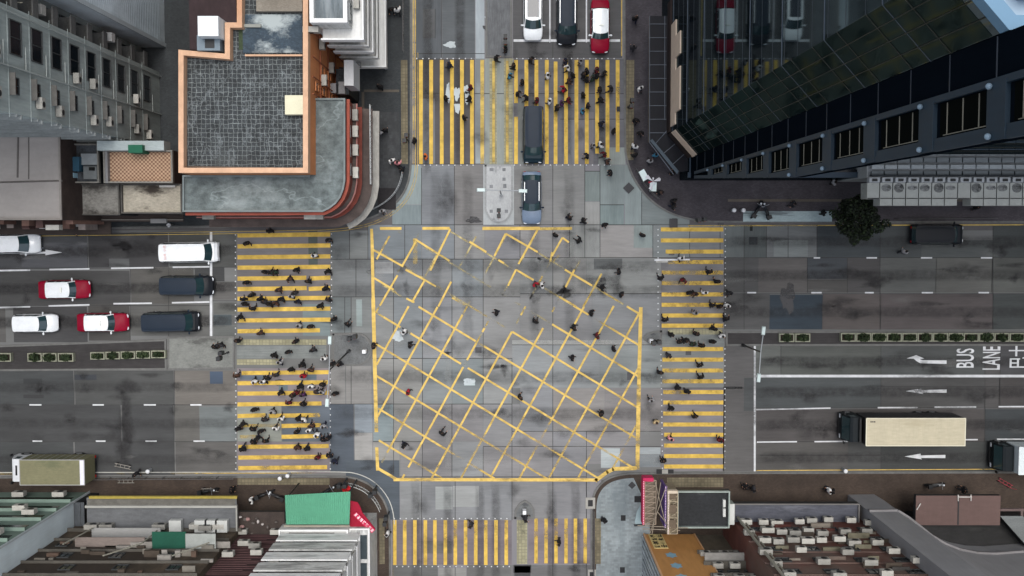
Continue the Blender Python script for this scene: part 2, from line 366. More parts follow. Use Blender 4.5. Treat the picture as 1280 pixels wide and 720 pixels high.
class Soft:
    def __init__(s): s.v = []; s.f = []; s.a = []; s.n = 0
    def tri(s, pts, al):
        i = len(s.v); s.v += pts; s.f.append(tuple(range(i, i + len(pts)))); s.a += al
    def blob(s, px, py, rx, ry, al=1., seed=0):
        q = random.Random(seed + int(px * 13 + py * 7)); c = P(px, py); ph = [q.random() * 6.28 for _ in range(3)]; n = 24; z = .0342 + .00004 * s.n; s.n += 1; rings = []
        for k in (0, .35, .7, 1.): rings.append([(c[0] + rx / S0 * k * (1 + .25 * math.sin(2 * t * 6.283 / n + ph[0]) + .18 * math.sin(5 * t * 6.283 / n + ph[1])) * math.cos(6.283 * t / n), c[1] + ry / S0 * k * (1 + .25 * math.sin(3 * t * 6.283 / n + ph[2])) * math.sin(6.283 * t / n), z) for t in range(n)])
        A = (al, al * .9, al * .4, 0)
        for k in range(3):
            for t in range(n):
                u = (t + 1) % n
                if k == 0: s.tri([rings[0][t], rings[1][t], rings[1][u]], [A[0], A[1], A[1]])
                else: s.tri([rings[k][t], rings[k + 1][t], rings[k + 1][u], rings[k][u]], [A[k], A[k + 1], A[k + 1], A[k]])
    def band(s, a, b, w, al=1.):
        a = Vector(P(*a)); b = Vector(P(*b)); d = (b - a).normalized(); nn = Vector((-d.y, d.x)) * (w / S0 / 2); z = .0342 + .00004 * s.n; s.n += 1; e = d * min(1.5, (b - a).length * .25)
        X = (a, a + e, b - e, b); AX = (0, 1, 1, 0); Y = (-1, -.45, .45, 1); AY = (0, 1, 1, 0)
        for i in range(3):
            for j in range(3):
                q = [(i, j), (i + 1, j), (i + 1, j + 1), (i, j + 1)]; s.tri([(*(X[x] + nn * Y[y]), z) for x, y in q], [al * AX[x] * AY[y] for x, y in q])
    def build(s, name, m):
        me = bpy.data.meshes.new(name); me.from_pydata(s.v, [], s.f); me.materials.append(m); at = me.color_attributes.new('tint', 'FLOAT_COLOR', 'CORNER')
        for i, a in enumerate(s.a): at.data[i].color = (a, a, a, 1)
        o = bpy.data.objects.new(name, me); col.objects.link(o); tag(o, kind='structure')
g1 = Soft(); g2 = Soft(); q = random.Random(21)
for y in (316, 362, 404): g1.band((-60, y), (300, y - 3), 17, .75)
for y in (484, 529, 574): g1.band((-60, y), (300, y), 16, .35)
for y in (302, 344, 390): g1.band((900, y), (1400, y), 17, .5)
for y in (452, 490, 531, 572): g1.band((940, y), (1400, y), 17, .6)
for x in (535, 575, 666, 709, 751): g1.band((x, -60), (x, 210), 15, .55)
for x in (520, 560, 600, 620, 690, 720): g1.band((x, 600), (x, 760), 14, .4)
for y in (330, 362, 470, 515): g1.band((410, y), (840, y + 3), 20, .35)
for x in (585, 545, 668, 712): g1.band((x, 208), (x, 430), 16, .28)
for i in range(60): g1.blob(q.uniform(410, 830), q.uniform(285, 600), q.uniform(4, 22), q.uniform(3, 12), q.uniform(.25, .7))
for i in range(46): g1.blob(q.uniform(0, 296), q.choice((q.uniform(295, 415), q.uniform(466, 590))), q.uniform(5, 26), q.uniform(3, 9), q.uniform(.3, .8))
for i in range(46): g1.blob(q.uniform(905, 1280), q.choice((q.uniform(285, 408), q.uniform(436, 585))), q.uniform(5, 26), q.uniform(3, 9), q.uniform(.3, .8))
for i in range(26): g1.blob(q.uniform(520, 780), q.choice((q.uniform(0, 280), q.uniform(605, 720))), q.uniform(4, 14), q.uniform(4, 20), q.uniform(.3, .7))
for i in range(40): g2.blob(q.uniform(410, 830), q.uniform(285, 600), q.uniform(5, 26), q.uniform(3, 14), q.uniform(.2, .6))
for i in range(26): g2.blob(q.choice((q.uniform(0, 290), q.uniform(910, 1280))), q.uniform(295, 590), q.uniform(8, 30), q.uniform(2, 8), q.uniform(.15, .4))
for a in ((160,484,16,12,1.),(157,510,9,22,1.),(158,535,11,24,1.),(155,560,10,26,.9),(560,250,12,34,.7),(770,355,12,16,.7)): g1.blob(*a)
g2.band((640, 428), (830, 428), 8, .8); g2.band((560, 440), (560, 600), 9, .3)
g1.build('road_grime', grimemat('grime', (42, 41, 42), .7)); g2.build('road_bloom', grimemat('bloom', (160, 160, 156), .5))

# pavements (raised slabs) with kerbstones
m_kerb = mat('kerb_granite', (96, 96, 94), var=.3, scale=2)
def pv(pts, z=0): return [P(x, y, z) for x, y in pts]
NW = smooth_poly(pv([(514, -500), (515, 190), (514, 222), (505, 245), (488, 262), (462, 275), (430, 281), (380, 284), (-500, 293)]), 2)
NE = smooth_poly(pv([(1800, 278), (905, 279), (868, 277), (836, 268), (810, 250), (793, 228), (783, 205), (779, 180), (779, -500)]), 2)
SW = smooth_poly(pv([(-500, 596), (300, 595), (430, 594), (448, 597), (466, 606), (480, 622), (487, 640), (489, 665), (490, 1300)]), 2)
SE = smooth_poly(pv([(739, 1300), (738, 650), (739, 622), (747, 606), (760, 596), (778, 591), (800, 590), (1800, 588)]), 2)
m_pave = {
 'NW': mat('paving_dark', (56, 60, 62), pattern='brick', p=(.2, .1, .008, (44, 46, 48)), var=.3, scale=.8, stain=(.5, .55, (36, 36, 38), .6)),
 'NE': mat('paving_plum', (68, 64, 68), pattern='brick', p=(.2, .1, .008, (50, 48, 52)), var=.3, scale=.8, stain=(.5, .57, (54, 54, 56), .5)),
 'SW': mat('paving_brown', (66, 55, 47), pattern='brick', p=(.2, .1, .008, (46, 40, 36)), var=.35, scale=.8, stain=(.4, .53, (40, 36, 33), .7)),
 'SE': mat('paving_grey', (134, 142, 144), pattern='brick', p=(.4, .2, .008, (118, 124, 126)), var=.16, scale=.5, stain=(.45, .52, (104, 114, 118), .7)),
}
EXT = {'NW': [(-120, 120)], 'NE': [(120, 120)], 'SW': [(-120, -120)], 'SE': [(120, -120)]}
for nm, ln in (('NW', NW), ('NE', NE), ('SW', SW), ('SE', SE)):
    mb = MB(); side = -1 if nm in ('NW', 'SE', 'NE', 'SW') else 1
    a = P(-500, 290)[0]
    inner = offset_line(ln, .17 * side * (1))
    if nm in ('NW', 'NE', 'SW', 'SE'):
        # decide which side is the pavement
        cx = EXT[nm][0]; mid = ln[len(ln) // 2]; i1 = inner[len(inner) // 2]
        if math.hypot(i1[0] - cx[0], i1[1] - cx[1]) > math.hypot(mid[0] - cx[0], mid[1] - cx[1]): side = -side; inner = offset_line(ln, .17 * side)
    mb.prism(inner + EXT[nm], -.02, .13, 0)
    struct('pavement', mb, m_pave[nm] if nm != 'SE' else mat('paving_brown', (0, 0, 0)))
    kb = MB()
    for i in range(len(ln) - 1):
        p, q, r_, s_ = ln[i], ln[i + 1], inner[i + 1], inner[i]
        kb.prism([p, q, r_, s_], -.02, .138)
    struct('kerb', kb, m_kerb)
# pale corner paving lying on the south-east footway
mb = MB(); c_ = offset_line(SE, -.5)
if c_[10][0] < SE[10][0]: c_ = offset_line(SE, .5)
cc = [p for p in c_ if p[1] > P(0, 900)[1] and p[0] < P(822, 590)[0]]
e = cc[-1]; mb.face([(*p, .136) for p in cc] + [(*P(812, 640), .136), (*P(812, 900), .136)])
struct('corner_paving', mb, m_pave['SE'])
# tactile strips, bands and covers on the pavements
def rects(name, L, m, z):
    mb = MB()
    for (x0, y0, x1, y1) in L:
        a = P(x0, y0, z); b = P(x1, y1, z); mb.face([(a[0], b[1], z), (b[0], b[1], z), (b[0], a[1], z), (a[0], a[1], z)])
    return struct(name, mb, m)
m_tac = mat('tactile_yellow', (150, 146, 118), pattern='grid', p=(.3, .3, .03, (118, 116, 98)), var=.2, scale=1, wear=.36)
m_tac2 = mat('tactile_brown', (112, 104, 84), pattern='grid', p=(.3, .3, .03, (90, 84, 68)), var=.2, scale=1)
rects('tactile_paving', [(501,75,510,205),(783,75,792,200),(297,598,412,606),(474,648,481,705),(744,648,751,705),(834,597,904,609),(297,272,412,279)], m_tac2, .137)
rects('tactile_paving', [(296,424,408,431),(296,449,350,456),(612,73,621,205),(630,73,641,205),(646,650,659,705),(835,411,903,418),(868,271,906,277)], m_tac, .0352)
rects('pavement_band', [(455,112,499,115),(452,115,456,200),(910,249,1340,252),(811,20,815,178)], mat('band_stone', (84, 78, 70), var=.25), .1385)
rects('pavement_band', [(452,140,500,250)], mat('dark_stone', (62, 64, 66), pattern='brick', p=(.3, .3, .01, (52, 54, 54)), var=.2), .1352)
rects('pit_cover', [(472,235,495,262)], mat('pit_dark', (34, 32, 34), var=.3), .1395)
rects('drain_cover', [(732,622,744,636),(825,587,836,592),(735,712,745,722)], mat('cover_pale', (148, 146, 140), var=.15), .1412)
rects('drain_cover', [(735,625,741,633),(820.5,586.5,827.5,592.5),(835,587,842,592),(737,715,743,722),(776,644,782,651),(793,620,802,628),(840,273,846,279),(771,133,775,139.5),(775,709,781,716)], mat('cover_black', (30, 30, 32), var=.3, rough=.6), .1436)
rects('manhole_cover', [(784,465,791,475),(857,436,864,444),(594,434,602,441),(809,592,812,594),(836,312,843,319),(897,272,905,282),(860,433,867,434)], mat('cover_dark', (66, 66, 68), var=.3, rough=.6), .0362)
mb = MB()
for (x, y, w, h, ang) in ((786, 235, 10, 10, 45), (790, 606.5, 7, 7, 45), (842, 279, 10, 11, 0)):
    c = P(x, y, .13); t = R(ang); mb.obox(c, (math.cos(t), math.sin(t)), w / S0, h / S0, .03, .145)
struct('pit_lid', mb, mat('cover_dark2', (52, 52, 54), var=.2, rough=.6))
rects('street_strip', [(929,264,1040,277)], mat('pale_strip', (150, 166, 168), var=.2, scale=1, stain=(1, .55, (70, 76, 80), .7)), .1385)

# ---- islands
def island(name, pts, z=.13, m=None, kerb=True, mk=None):
    poly = pv(pts); mb = MB(); n = len(poly); mb.prism(poly, -.02, z, 0)
    cx = sum(p[0] for p in poly) / n; cy = sum(p[1] for p in poly) / n
    struct(name, mb, m)
    if kerb:
        kb = MB(); ar = sum(poly[i][0] * poly[(i + 1) % n][1] - poly[(i + 1) % n][0] * poly[i][1] for i in range(n)); s_ = .16 if ar > 0 else -.16
        for i in range(n):
            p, q = Vector(poly[i]), Vector(poly[(i + 1) % n]); d = (q - p).normalized(); nn = Vector((-d.y, d.x)) * s_
            if (q - p).length < .01: continue
            kb.prism([tuple(p - nn * .1), tuple(q - nn * .1), tuple(q + nn), tuple(p + nn)], -.02, z + .008 + .0012 * (i % 2))
        struct('kerb', kb, mk or mat('kerb_dark', (100, 100, 98), var=.2, scale=2))
def halfend(cx, cy, rx, ry, a0, a1, n=10): return [(cx + rx * math.cos(R(a0 + (a1 - a0) * i / n)), cy + ry * math.sin(R(a0 + (a1 - a0) * i / n))) for i in range(n + 1)]
m_isl = mat('island_pale', (160, 162, 162), var=.15, scale=1.2, stain=(1.1, .54, (80, 82, 84), .8))
island('traffic_island', [(606, 206), (641, 206)] + [(641, 262)] + halfend(623.5, 262, 16, 17, 0, 180)[1:-1] + [(606, 262)], m=m_isl, mk=mat('kerb_pale', (138, 140, 140), var=.2, scale=2))
island('traffic_island', [(607, -200), (640, -200), (640, 72), (607, 72)], m=mat('island_dark', (92, 94, 96), var=.25, scale=1.2, stain=(1.4, .56, (50, 52, 54), .7)))
rects('island_lid', [(612,231,616,235),(629,230,633,235),(628,222,632,226),(612,210,617,214),(628,210,632,214),(631,262,635,266),(612,262,616,266)], mat('lid_grey', (112, 114, 116), var=.3), .1392)
rects('island_apron', [(604, 206, 642.5, 281)], mat('apron', (152, 156, 156), var=.12), .0342)
island('traffic_island', [(416, 417), (444, 416)] + halfend(446, 436.5, 19.5, 20.5, -90, 90)[1:] + [(416, 457)], m=mat('island_mid', (96, 98, 98), var=.25, scale=1.4, stain=(1.4, .53, (64, 66, 68), .8)))
island('median', [(-60, 434), (208, 424), (209, 462), (-60, 464)], m=mat('median_dark', (52, 50, 50), var=.25, scale=1.2, stain=(1, .55, (70, 66, 60), .6)))
island('median', [(210, 421), (293.5, 420), (293.5, 461), (210, 462)], m=mat('median_conc', (116, 118, 114), var=.2, scale=1.6, stain=(1.3, .53, (66, 66, 64), .75)))
island('median', [(907, 414), (1400, 413), (1400, 432), (907, 432)], m=mat('median_dark', (0, 0, 0)))
island('traffic_island', [(827, 413), (827, 432)] + [(816, 431), (806, 425.5), (803, 422), (808, 417), (816, 414)], m=mat('island_mid', (0, 0, 0)))
island('traffic_island', [(643, 648), (668.5, 648), (668, 637), (663, 629), (656, 625), (649, 629), (643.5, 638)], m=mat('island_mid', (0, 0, 0)))
rects('refuge_paving', [(296,432,408,448),(826,418,905,432)], mat('refuge', (112, 116, 114), var=.2, scale=1.2), .0342)
rects('cover_lid', [(642, 706, 664, 716), (643, 707.5, 663, 730)], mat('cover_dark2', (0, 0, 0)), .0362)

# ---- painted markings
m_yel = mat('paint_yellow', (192, 160, 72), var=.25, scale=2.2, rough=.7, wear=.432)
m_yel2 = mat('paint_yellow_worn', (184, 158, 84), var=.25, scale=2, rough=.7, wear=.48)
m_yel3 = mat('paint_yellow_box', (196, 166, 88), var=.25, scale=2.2, rough=.7, wear=.437)
m_wht = mat('paint_white', (196, 198, 200), var=.18, scale=2, rough=.7, wear=.405)
def seg(mb, a, b, w, z, mi=0):
    a = Vector(P(*a)); b = Vector(P(*b)); d = (b - a).normalized(); n = Vector((-d.y, d.x)) * w / 2
    mb.face([(*(a - n), z), (*(b - n), z), (*(b + n), z), (*(a + n), z)], mi)
ZP = .0385
bx = MB(); wn = MB()
cw = MB()
YL = [(293.7,297,413),(307.4,297,413),(321,297,413),(334,297,413),(347.7,297,383),(347.5,388,413),(360.7,297,383.5),(360.5,386,413),(372.8,297,413),(386.3,297,413),(400,297,413),(413.4,297,400),
      (465.7,302,411),(478.4,297,411),(491.4,297,411),(504.8,297,402),(545.4,352,398),(531.8,352,402),(519.4,297,332),(519.2,336,400),(558,298,411),(571.3,298,409),(584.4,298,409)]
for y, x0, x1 in YL: seg(cw, (x0, y + .6), (x1, y - .6), .38, ZP)
for y, x0, x1 in [(286.8,826,904),(300.5,826,904),(314.5,832,904),(327.5,835,904),(340.8,827,904),(353.8,827,904),(368,827,904),(381,827,904),(394.3,827,904),(407,827,904),(436.3,828,904),(449.5,828,904),(463,828,904),(476.5,828,904),(490,829,904),(503,829,904),(516.8,829,904),(530.5,829,904),(543.3,830,904),(556.8,830,904),(570,830,904),(583,830,904)]:
    seg(cw, (x0, y), (x1, y), .37, ZP)
for x, y0, y1 in [(526.2,75,205),(539,75,205),(552.2,75,205),(565,75,205),(577.5,75,205),(590,75,205),(645,75,129),(645,146,205),(658,75,205),(670.5,75,205),(683.5,75,205),(694.5,77,205),(707.5,75,205),(720.5,75,205),(733.5,75,205),(746.3,75,192),(759.3,75,197),(772,75,190)]:
    seg(cw, (x, y0), (x, y1), .34, ZP)
for x in (493.5,506,518.7,531.7,543.7,556.7,569.2,582,594.7,607.2,620,632.8): seg(cw, (x, 650), (x, 706), .33, ZP)
for x in (670,682.5,695,707.5,719.3,731.5): seg(cw, (x, 648), (x, 704), .32, ZP)
tag(cw.build('crosswalk_stripes', m_yel), kind='structure')
cw = MB()
seg(cw, (602.8, 75), (602.8, 205), .34, ZP); seg(cw, (519.2, 298), (519.2, 330), .38, ZP + .003); seg(cw, (531.8, 303), (350, 531.5), .3, ZP + .003) if False else None
seg(cw, (303, 532), (350, 531.6), .3, ZP); seg(cw, (300, 546), (322, 545.5), .3, ZP); seg(cw, (617, 76), (617, 203), .25, ZP); seg(cw, (634, 76), (634, 203), .25, ZP)
# double yellow kerb lines
for x in (516.6, 519.2): seg(cw, (x, -80), (x, 205), .1, ZP)
cw_ = offset_line(NW, 0)
for d in (.35, .55):
    for s in (1, -1):
        t = offset_line(NW, d * s)
        if t[len(t) // 2][0] > NW[len(NW) // 2][0]: break
    t = [p for p in t if P(0, 300)[1] < p[1] < P(0, 60)[1]]
    ribbon(cw, t, -.025, .025, ZP + .0015)
seg(bx, (945, 588), (1340, 585.8), .07, ZP); seg(cw, (860, 282.3), (1340, 280.8), .1, ZP); seg(cw, (777, -80), (777, 70), .1, ZP); seg(cw, (491.2, 650), (491.2, 800), .08, ZP)
seg(cw, (-60, 592.5), (430, 591), .09, ZP)
tag(cw.build('worn_yellow_lines', m_yel2), kind='structure')
# box junction
O = (525, 423.75); A = (27.5, 16.6); B = (16.2, -29.6)
def lat(m, n): return (O[0] + A[0] * m + B[0] * n, O[1] + A[1] * m + B[1] * n)
def borderx(y): return 465.5 + (y - 285) * .021
POLY = [(466, 287), (674, 287), (705, 300), (800, 384), (796.5, 584), (765, 587), (746, 599), (497, 599), (473, 588)]
def inside(p):
    c = False; n = len(POLY)
    for i in range(n):
        (x1, y1), (x2, y2) = POLY[i], POLY[(i + 1) % n]
        if (y1 > p[1]) != (y2 > p[1]) and p[0] < (x2 - x1) * (p[1] - y1) / (y2 - y1) + x1: c = not c
    return c
def gone(p):
    x, y = p
    for (cx, cy, rx, ry) in ((652,390,44,25),(626,404,8,9),(581,454,4,5),(480,577,7,12),(500,584,10,10),(775,384,8,5)):
        if ((x - cx) / rx) ** 2 + ((y - cy) / ry) ** 2 < 1: return True
    return False
def faint(p):
    x, y = p
    for (cx, cy, rx, ry) in ((592,388,18,10),(612,402,12,10),(506,412,8,6),(757,402,12,10),(750,395,16,14),(600,425,6,10),(480,388,12,8)):
        if ((x - cx) / rx) ** 2 + ((y - cy) / ry) ** 2 < 1: return True
    return False
def run(p0, p1, z):
    n = 170; cur = None; pts = [(p0[0] + (p1[0] - p0[0]) * i / n, p0[1] + (p1[1] - p0[1]) * i / n) for i in range(n + 1)]
    st = None; a = None
    for p in pts + [None]:
        s_ = None if p is None or not inside(p) or p[1] < 382 or gone(p) else ('f' if faint(p) else 's')
        if s_ != st:
            if st and a is not None and last != a: seg(bx if st == 's' else wn, a, p if s_ and p else last, .18 if st == 's' else .15, z)
            a = p; st = s_
        last = p
for n in range(-8, 9):
    run(lat(-8, n), lat(5, n), ZP + .003); run(lat(5, n), lat(18, n), ZP + .003)
for m in range(-6, 16):
    run(lat(m, -12), lat(m, -2), ZP + .006); run(lat(m, -2), lat(m, 8), ZP + .006)
gh = MB()
def ghost(p0, p1, z):
    n = 60; pts = [(p0[0] + (p1[0] - p0[0]) * i / n, p0[1] + (p1[1] - p0[1]) * i / n) for i in range(n + 1)]; ok = [p for p in pts if inside(p) and (p[1] < 384 or gone(p))]
    if len(ok) > 1: seg(gh, ok[0], ok[-1], .15, z)
for n in range(-8, 9): ghost(lat(-8, n), lat(18, n), ZP + .0012)
for m in range(-6, 16): ghost(lat(m, -12), lat(m, 8), ZP + .0021)
tag(gh.build('box_junction_ghost_lines', mat('paint_yellow_ghost', (170, 156, 110), var=.25, scale=2, rough=.7, wear=.535)), kind='structure')
Z3 = ZP + .009
for i, (a, b) in enumerate((((487,295),(471,324)),((466,312),(504,333)),((520,302),(503,332)),((519,299),(549,318)),((563,286),(538,338)),((507,337),(531,350)),((531,350),(515,378)),((508,373),(518,378)),((497,344),(475,382)),((467,347),(492,362)),((587,302),(608,315)),((623,325),(630,329)),((632,292),(618,320)),((632,292),(672,315)),
   ((564,352),(548,383)),((645,337),(635,357)),((672,287),(648,330)),((645,337),(667,350)),((703,297),(690,320)),((703,297),(711,303)),((718,337),(707,359)),((706,337),(740,357)),((699,371),(720,383)),((733,376),(729,383)))): seg(bx, a, b, .17, ZP + .003 + .0012 * i)
for i, (a, b) in enumerate((((549,318),(562,326)),((531,350),(545,358)),((752,342),(730,382)),((755,366),(772,376)),((565,372),(584,383)),((690,315),(688,327)),((678,345),(673,355)),((740,357),(756,366)),((492,362),(495,366)),((693,384),(690,390)),((657,383),(651,394)),((700,318),(692,326)))): seg(wn, a, b, .16, ZP + .004 + .0012 * i)
for a, b, w in (((465.2,300),(466.5,372),.28),((466.5,372),(470.6,540),.34),((471,559),(472.2,588),.3),((472,585),(495,598.5),.26),((492,599.3),(747,599.8),.3),((744,601),(760,589),.34),((758,590.5),(767,586),.34),((765,586),(796,585),.36),((796.6,586.5),(798.5,480),.37),((798.5,480),(801,384),.33),((603,285.5),(675,285.5),.3)):
    seg(bx, a, b, w, Z3 + .0006 * (int(a[0]) % 7))
for a, b in (((475,285.5),(502,285.5)),((528,285.5),(562,285.3)),((675,286),(715,285.5)),((464.5,286),(465,300))): seg(bx if a[0] < 600 else wn, a, b, .26, Z3 + .005)
tag(bx.build('box_junction_lines', m_yel3), kind='structure'); tag(wn.build('box_junction_worn_lines', m_yel2), kind='structure')
# white paint
w = MB()
for a, b, t in (((264,290),(264,420),.22),((943.3,431),(943.3,589),.17),((642,50.8),(686,50.8),.22),((688.5,50.8),(732,50.8),.22),((734,50.8),(775,50.8),.22),((687.3,-100),(687.3,53),.12),((733,-100),(733,53),.12),((721,-100),(721,30),.1),
                ((945,470),(1340,470),.24),((945,512),(1038,510),.12),((1097,509.5),(1147,509.3),.13),((1168,508.8),(1220,508.6),.13),((1248,508.3),(1340,508),.13),((946,552.5),(996,552),.12),((1018,552),(1060,551.5),.12),((1200,549.6),(1222,549.4),.12),((1246,549),(1340,548.8),.13),
                ((0,338.3),(38,337.6),.14),((62,336.9),(112,336),.14),((139,335.3),(192,334.6),.14),((216,334),(262,333.4),.14),((0,384.5),(38,383.4),.14),((61,382.4),(112,381),.14),((142,379.6),(190,379),.14),((215,378.4),(262,377.4),.14)): seg(w, a, b, t, ZP)
for y, L in ((506,((37,52),(116,130),(180,195),(238,252))),(551.3,((41,53),(120,132),(182,196),(242,256))),(322.3,((1017,1025),(1083,1096),(1151,1165),(1226,1240))),(365.8,((934,945),(1014,1027),(1081,1092),(1152,1166),(1223,1236)))):
    for x0, x1 in L: seg(w, (x0, y), (x1, y), .13, ZP)
def pp(L, z=ZP): w.face([(*P(x, y), z) for x, y in L])
for (x, y) in ((1132, 488.8), (1130.5, 570.5)): pp([(x, y), (x + 22, y + 3.6), (x + 20, y + 1.8), (x + 51, y + 2), (x + 51, y - 2), (x + 20, y - 1.4), (x + 20, y - 3.6)][::1])
pp([(1133, 448), (1145, 443.8), (1155, 448), (1149, 448.8), (1153, 450.2), (1183, 450.4), (1183, 454.8), (1150, 454), (1145, 451), (1142, 448.2)])
pp([(78, 315.5), (57, 319), (57, 317), (25, 318.2), (25, 316), (57, 314.5), (57, 312)]); pp([(44, 310), (50, 308), (55, 310), (52, 311), (52, 314), (49, 314), (49, 311)])
for txt, x0, x1, y0, y1 in (('BUS', 1195.5, 1217, 435.5, 459.5), ('LANE', 1228.5, 1249.5, 433, 462), ('巴士', 1261, 1284, 431, 459.5)):
    a = P(x1, y1); b = P(x0, y0); text_faces(txt, w, (a[0], a[1], ZP), (0, 1, 0), (-1, 0, 0), b[1] - a[1], a[0] - b[0], bold=.012)
a = P(1284, 459.5)
# road studs beside the crosswalks
def dot(x, y, r=.06):
    c = P(x, y); w.face([(c[0] + r * math.cos(t * math.pi / 3), c[1] + r * math.sin(t * math.pi / 3), ZP + .012) for t in range(6)])
for i in range(18): dot(294.5, 293.5 + i * 8.1 * .9); dot(414.5, 292.5 + i * 7.1)
for i in range(17): dot(295, 466 + i * 7.5); dot(413, 466 + i * 7.5)
for i in range(18): dot(822.5, 287 + i * 7.1) if i != 6 else None; dot(906.5, 286 + i * 7.1)
for i in range(22): dot(826 + i * .1, 436 + i * 7.1); dot(906, 436 + i * 7.1)
for i in range(10): dot(521 + i * 7.6, 73.3); dot(523 + i * 7.6, 206.5)
for i in range(17): dot(646 + i * 7.6, 73.3); dot(643 + i * 7.5, 206.3)
for i in range(20): dot(493 + i * 7.4, 648); dot(496 + i * 7.4, 708)
seg(w, (818, 325), (862, 324.5), .12, ZP + .003)
tag(w.build('white_road_markings', m_wht), kind='structure')
w2 = MB()
for ln_, d in ((NW, .45), (SW, .45)): pass
ribbon(w2, [p for p in SW if p[1] > P(0, 660)[1]], .32 if offset_line(SW, .3)[20][1] > SW[20][1] else -.4, .40 if offset_line(SW, .3)[20][1] > SW[20][1] else -.32, ZP + .01)
seg(w2, (820, 326), (840, 326), .3, ZP + .0)
tag(w2.build('kerb_line', mat('paint_grey', (176, 176, 170), wear=.44)), kind='structure')
# ------------------------------------------------------------------ vehicles
m_glass = mat('car_glass', (34, 56, 60), rough=.08, var=0, spec=.9)
m_tyre = mat('tyre_rubber', (24, 24, 25), rough=.9, var=.1)
m_rim = mat('rim_metal', (150, 152, 155), rough=.35, metal=.7, var=0)
m_lamp = mat('lamp_clear', (210, 215, 220), rough=.1, var=0)
m_red = mat('lamp_red', (150, 18, 20), rough=.2, var=0)
m_trim = mat('black_trim', (26, 27, 29), rough=.5, var=.1)
def paint(nm, c, rough=.28): return mat('car_paint_' + nm, c, rough=rough if sum(c) > 200 else .45, var=.1, scale=2, spec=.45 if sum(c) > 200 else .14, coat=.4 if sum(c) > 200 else 0)
M_PW = paint('white', (222, 226, 228), .35); M_PR = paint('red', (128, 8, 38)); M_PB = paint('black', (24, 27, 32)); M_PG = paint('grey', (30, 40, 52)); M_PD = paint('dark_green', (26, 42, 50)); M_PS = paint('steel', (96, 112, 132))
def rail(pts, z): return pts
def car(name, label, cat, px, py, ang, L=4.7, W=1.72, Hh=1.45, hood=1.15, boot=.95, rake=.55, rrake=.45, body=M_PW, roofm=None, belt=.95, group=None, gap=0., rails=False, sign=None, ztop=None):
    """ang: heading in degrees; px,py: middle of the roof as surveyed"""
    x, y = P(px, py, Hh)
    e = empty(name, (0, 0, 0), label, cat, group); roofm = roofm or body
    hw = W / 2; hl = L / 2
    # lower body: lofted sections
    st = [(-hl, .74, .50, .62), (-hl + .06, .88, .38, belt - .12), (-hl + .3, .97, .3, belt - .02), (-hl * .5, 1, .25, belt), (0, 1, .22, belt), (hl - hood - .2, 1, .25, belt), (hl - hood * .55, .99, .28, belt - .06), (hl - .35, .95, .3, belt - .15), (hl - .1, .84, .34, belt - .28), (hl, .62, .42, .56)]
    if L > 4.75 and hood < .9: st = [(a, max(b, .9) if a > 0 else b, c, d) for a, b, c, d in st]
    mb = MB(); vs = []; fs = []; K = 9
    for (sx, wk, z0, z1) in st:
        w = hw * wk
        for (a, b) in ((-.86, 0), (-1, .22), (-1.0, .62), (-.95, .9), (-.78, 1.0), (.78, 1.0), (.95, .9), (1.0, .62), (1, .22), (.86, 0)):
            vs.append((sx, a * w, z0 + (z1 - z0) * b + (.025 if abs(a) < .8 else 0)))
    K = 10
    for i in range(len(st) - 1):
        for k in range(K): fs.append((i * K + k, (i + 1) * K + k, (i + 1) * K + (k + 1) % K, i * K + (k + 1) % K))
    fs.append(tuple(range(K))); fs.append(tuple(range((len(st) - 1) * K, len(st) * K))[::-1])
    mb.faces(vs, fs, 0, False)
    bo = mb.build('body', body, e)
    for p_ in bo.data.polygons: p_.use_smooth = True
    bo.data.set_sharp_from_angle(angle=R(32)) if hasattr(bo.data, 'set_sharp_from_angle') else None
    # greenhouse
    xb0, xb1 = -hl + boot, hl - hood; xt0, xt1 = xb0 + rrake, xb1 - rake; wb = hw * .93; wt = hw * .8
    def bow(xc, w, z, b, n=6): return [(xc + b * (1 - (2 * i / n - 1) ** 2) - b * .2, -w + 2 * w * i / n, z) for i in range(n + 1)]
    zb, zt = belt - .03, Hh - .05
    F0, F1 = bow(xb1, wb, zb, .16), bow(xt1, wt, zt, .12); G0, G1 = bow(xb0, wb, zb, -.08), bow(xt0, wt, zt, -.05)
    cb = MB()
    for i in range(6):
        cb.face([F0[i], F0[i + 1], F1[i + 1], F1[i]], 0); cb.face([G0[i + 1], G0[i], G1[i], G1[i + 1]], 0)
    cb.face([G0[0], F0[0], F1[0], G1[0]]); cb.face([F0[6], G0[6], G1[6], F1[6]])
    cb.face([(p[0], p[1], p[2]) for p in (G1 + F1[::-1])])
    cb.build('cabin_frame', roofm, e)
    rf = MB(); n = 8
    rv = []; rfs = []; nx = 7
    for i in range(nx + 1):
        u = i / nx
        for j in range(n + 1):
            v = j / n; q = 2 * v - 1; wv = wt * 1.02 * (1 - .05 * (2 * u - 1) ** 4)
            xx = (xt0 - .06) + (xt1 - xt0 + .12) * u + (.12 * u - .04 * (1 - u)) * (1 - q * q)
            rv.append((xx, wv * q, Hh - .035 * q * q - .03 * (2 * u - 1) ** 4 - (.04 if j in (0, n) else 0)))
    for i in range(nx):
        for j in range(n): rfs.append((i * (n + 1) + j, (i + 1) * (n + 1) + j, (i + 1) * (n + 1) + j + 1, i * (n + 1) + j + 1))
    rf.faces(rv, rfs, 0, True); rf.build('roof', roofm, e)
    def lerp(a, b, t): return tuple(a[k] + (b[k] - a[k]) * t for k in range(3))
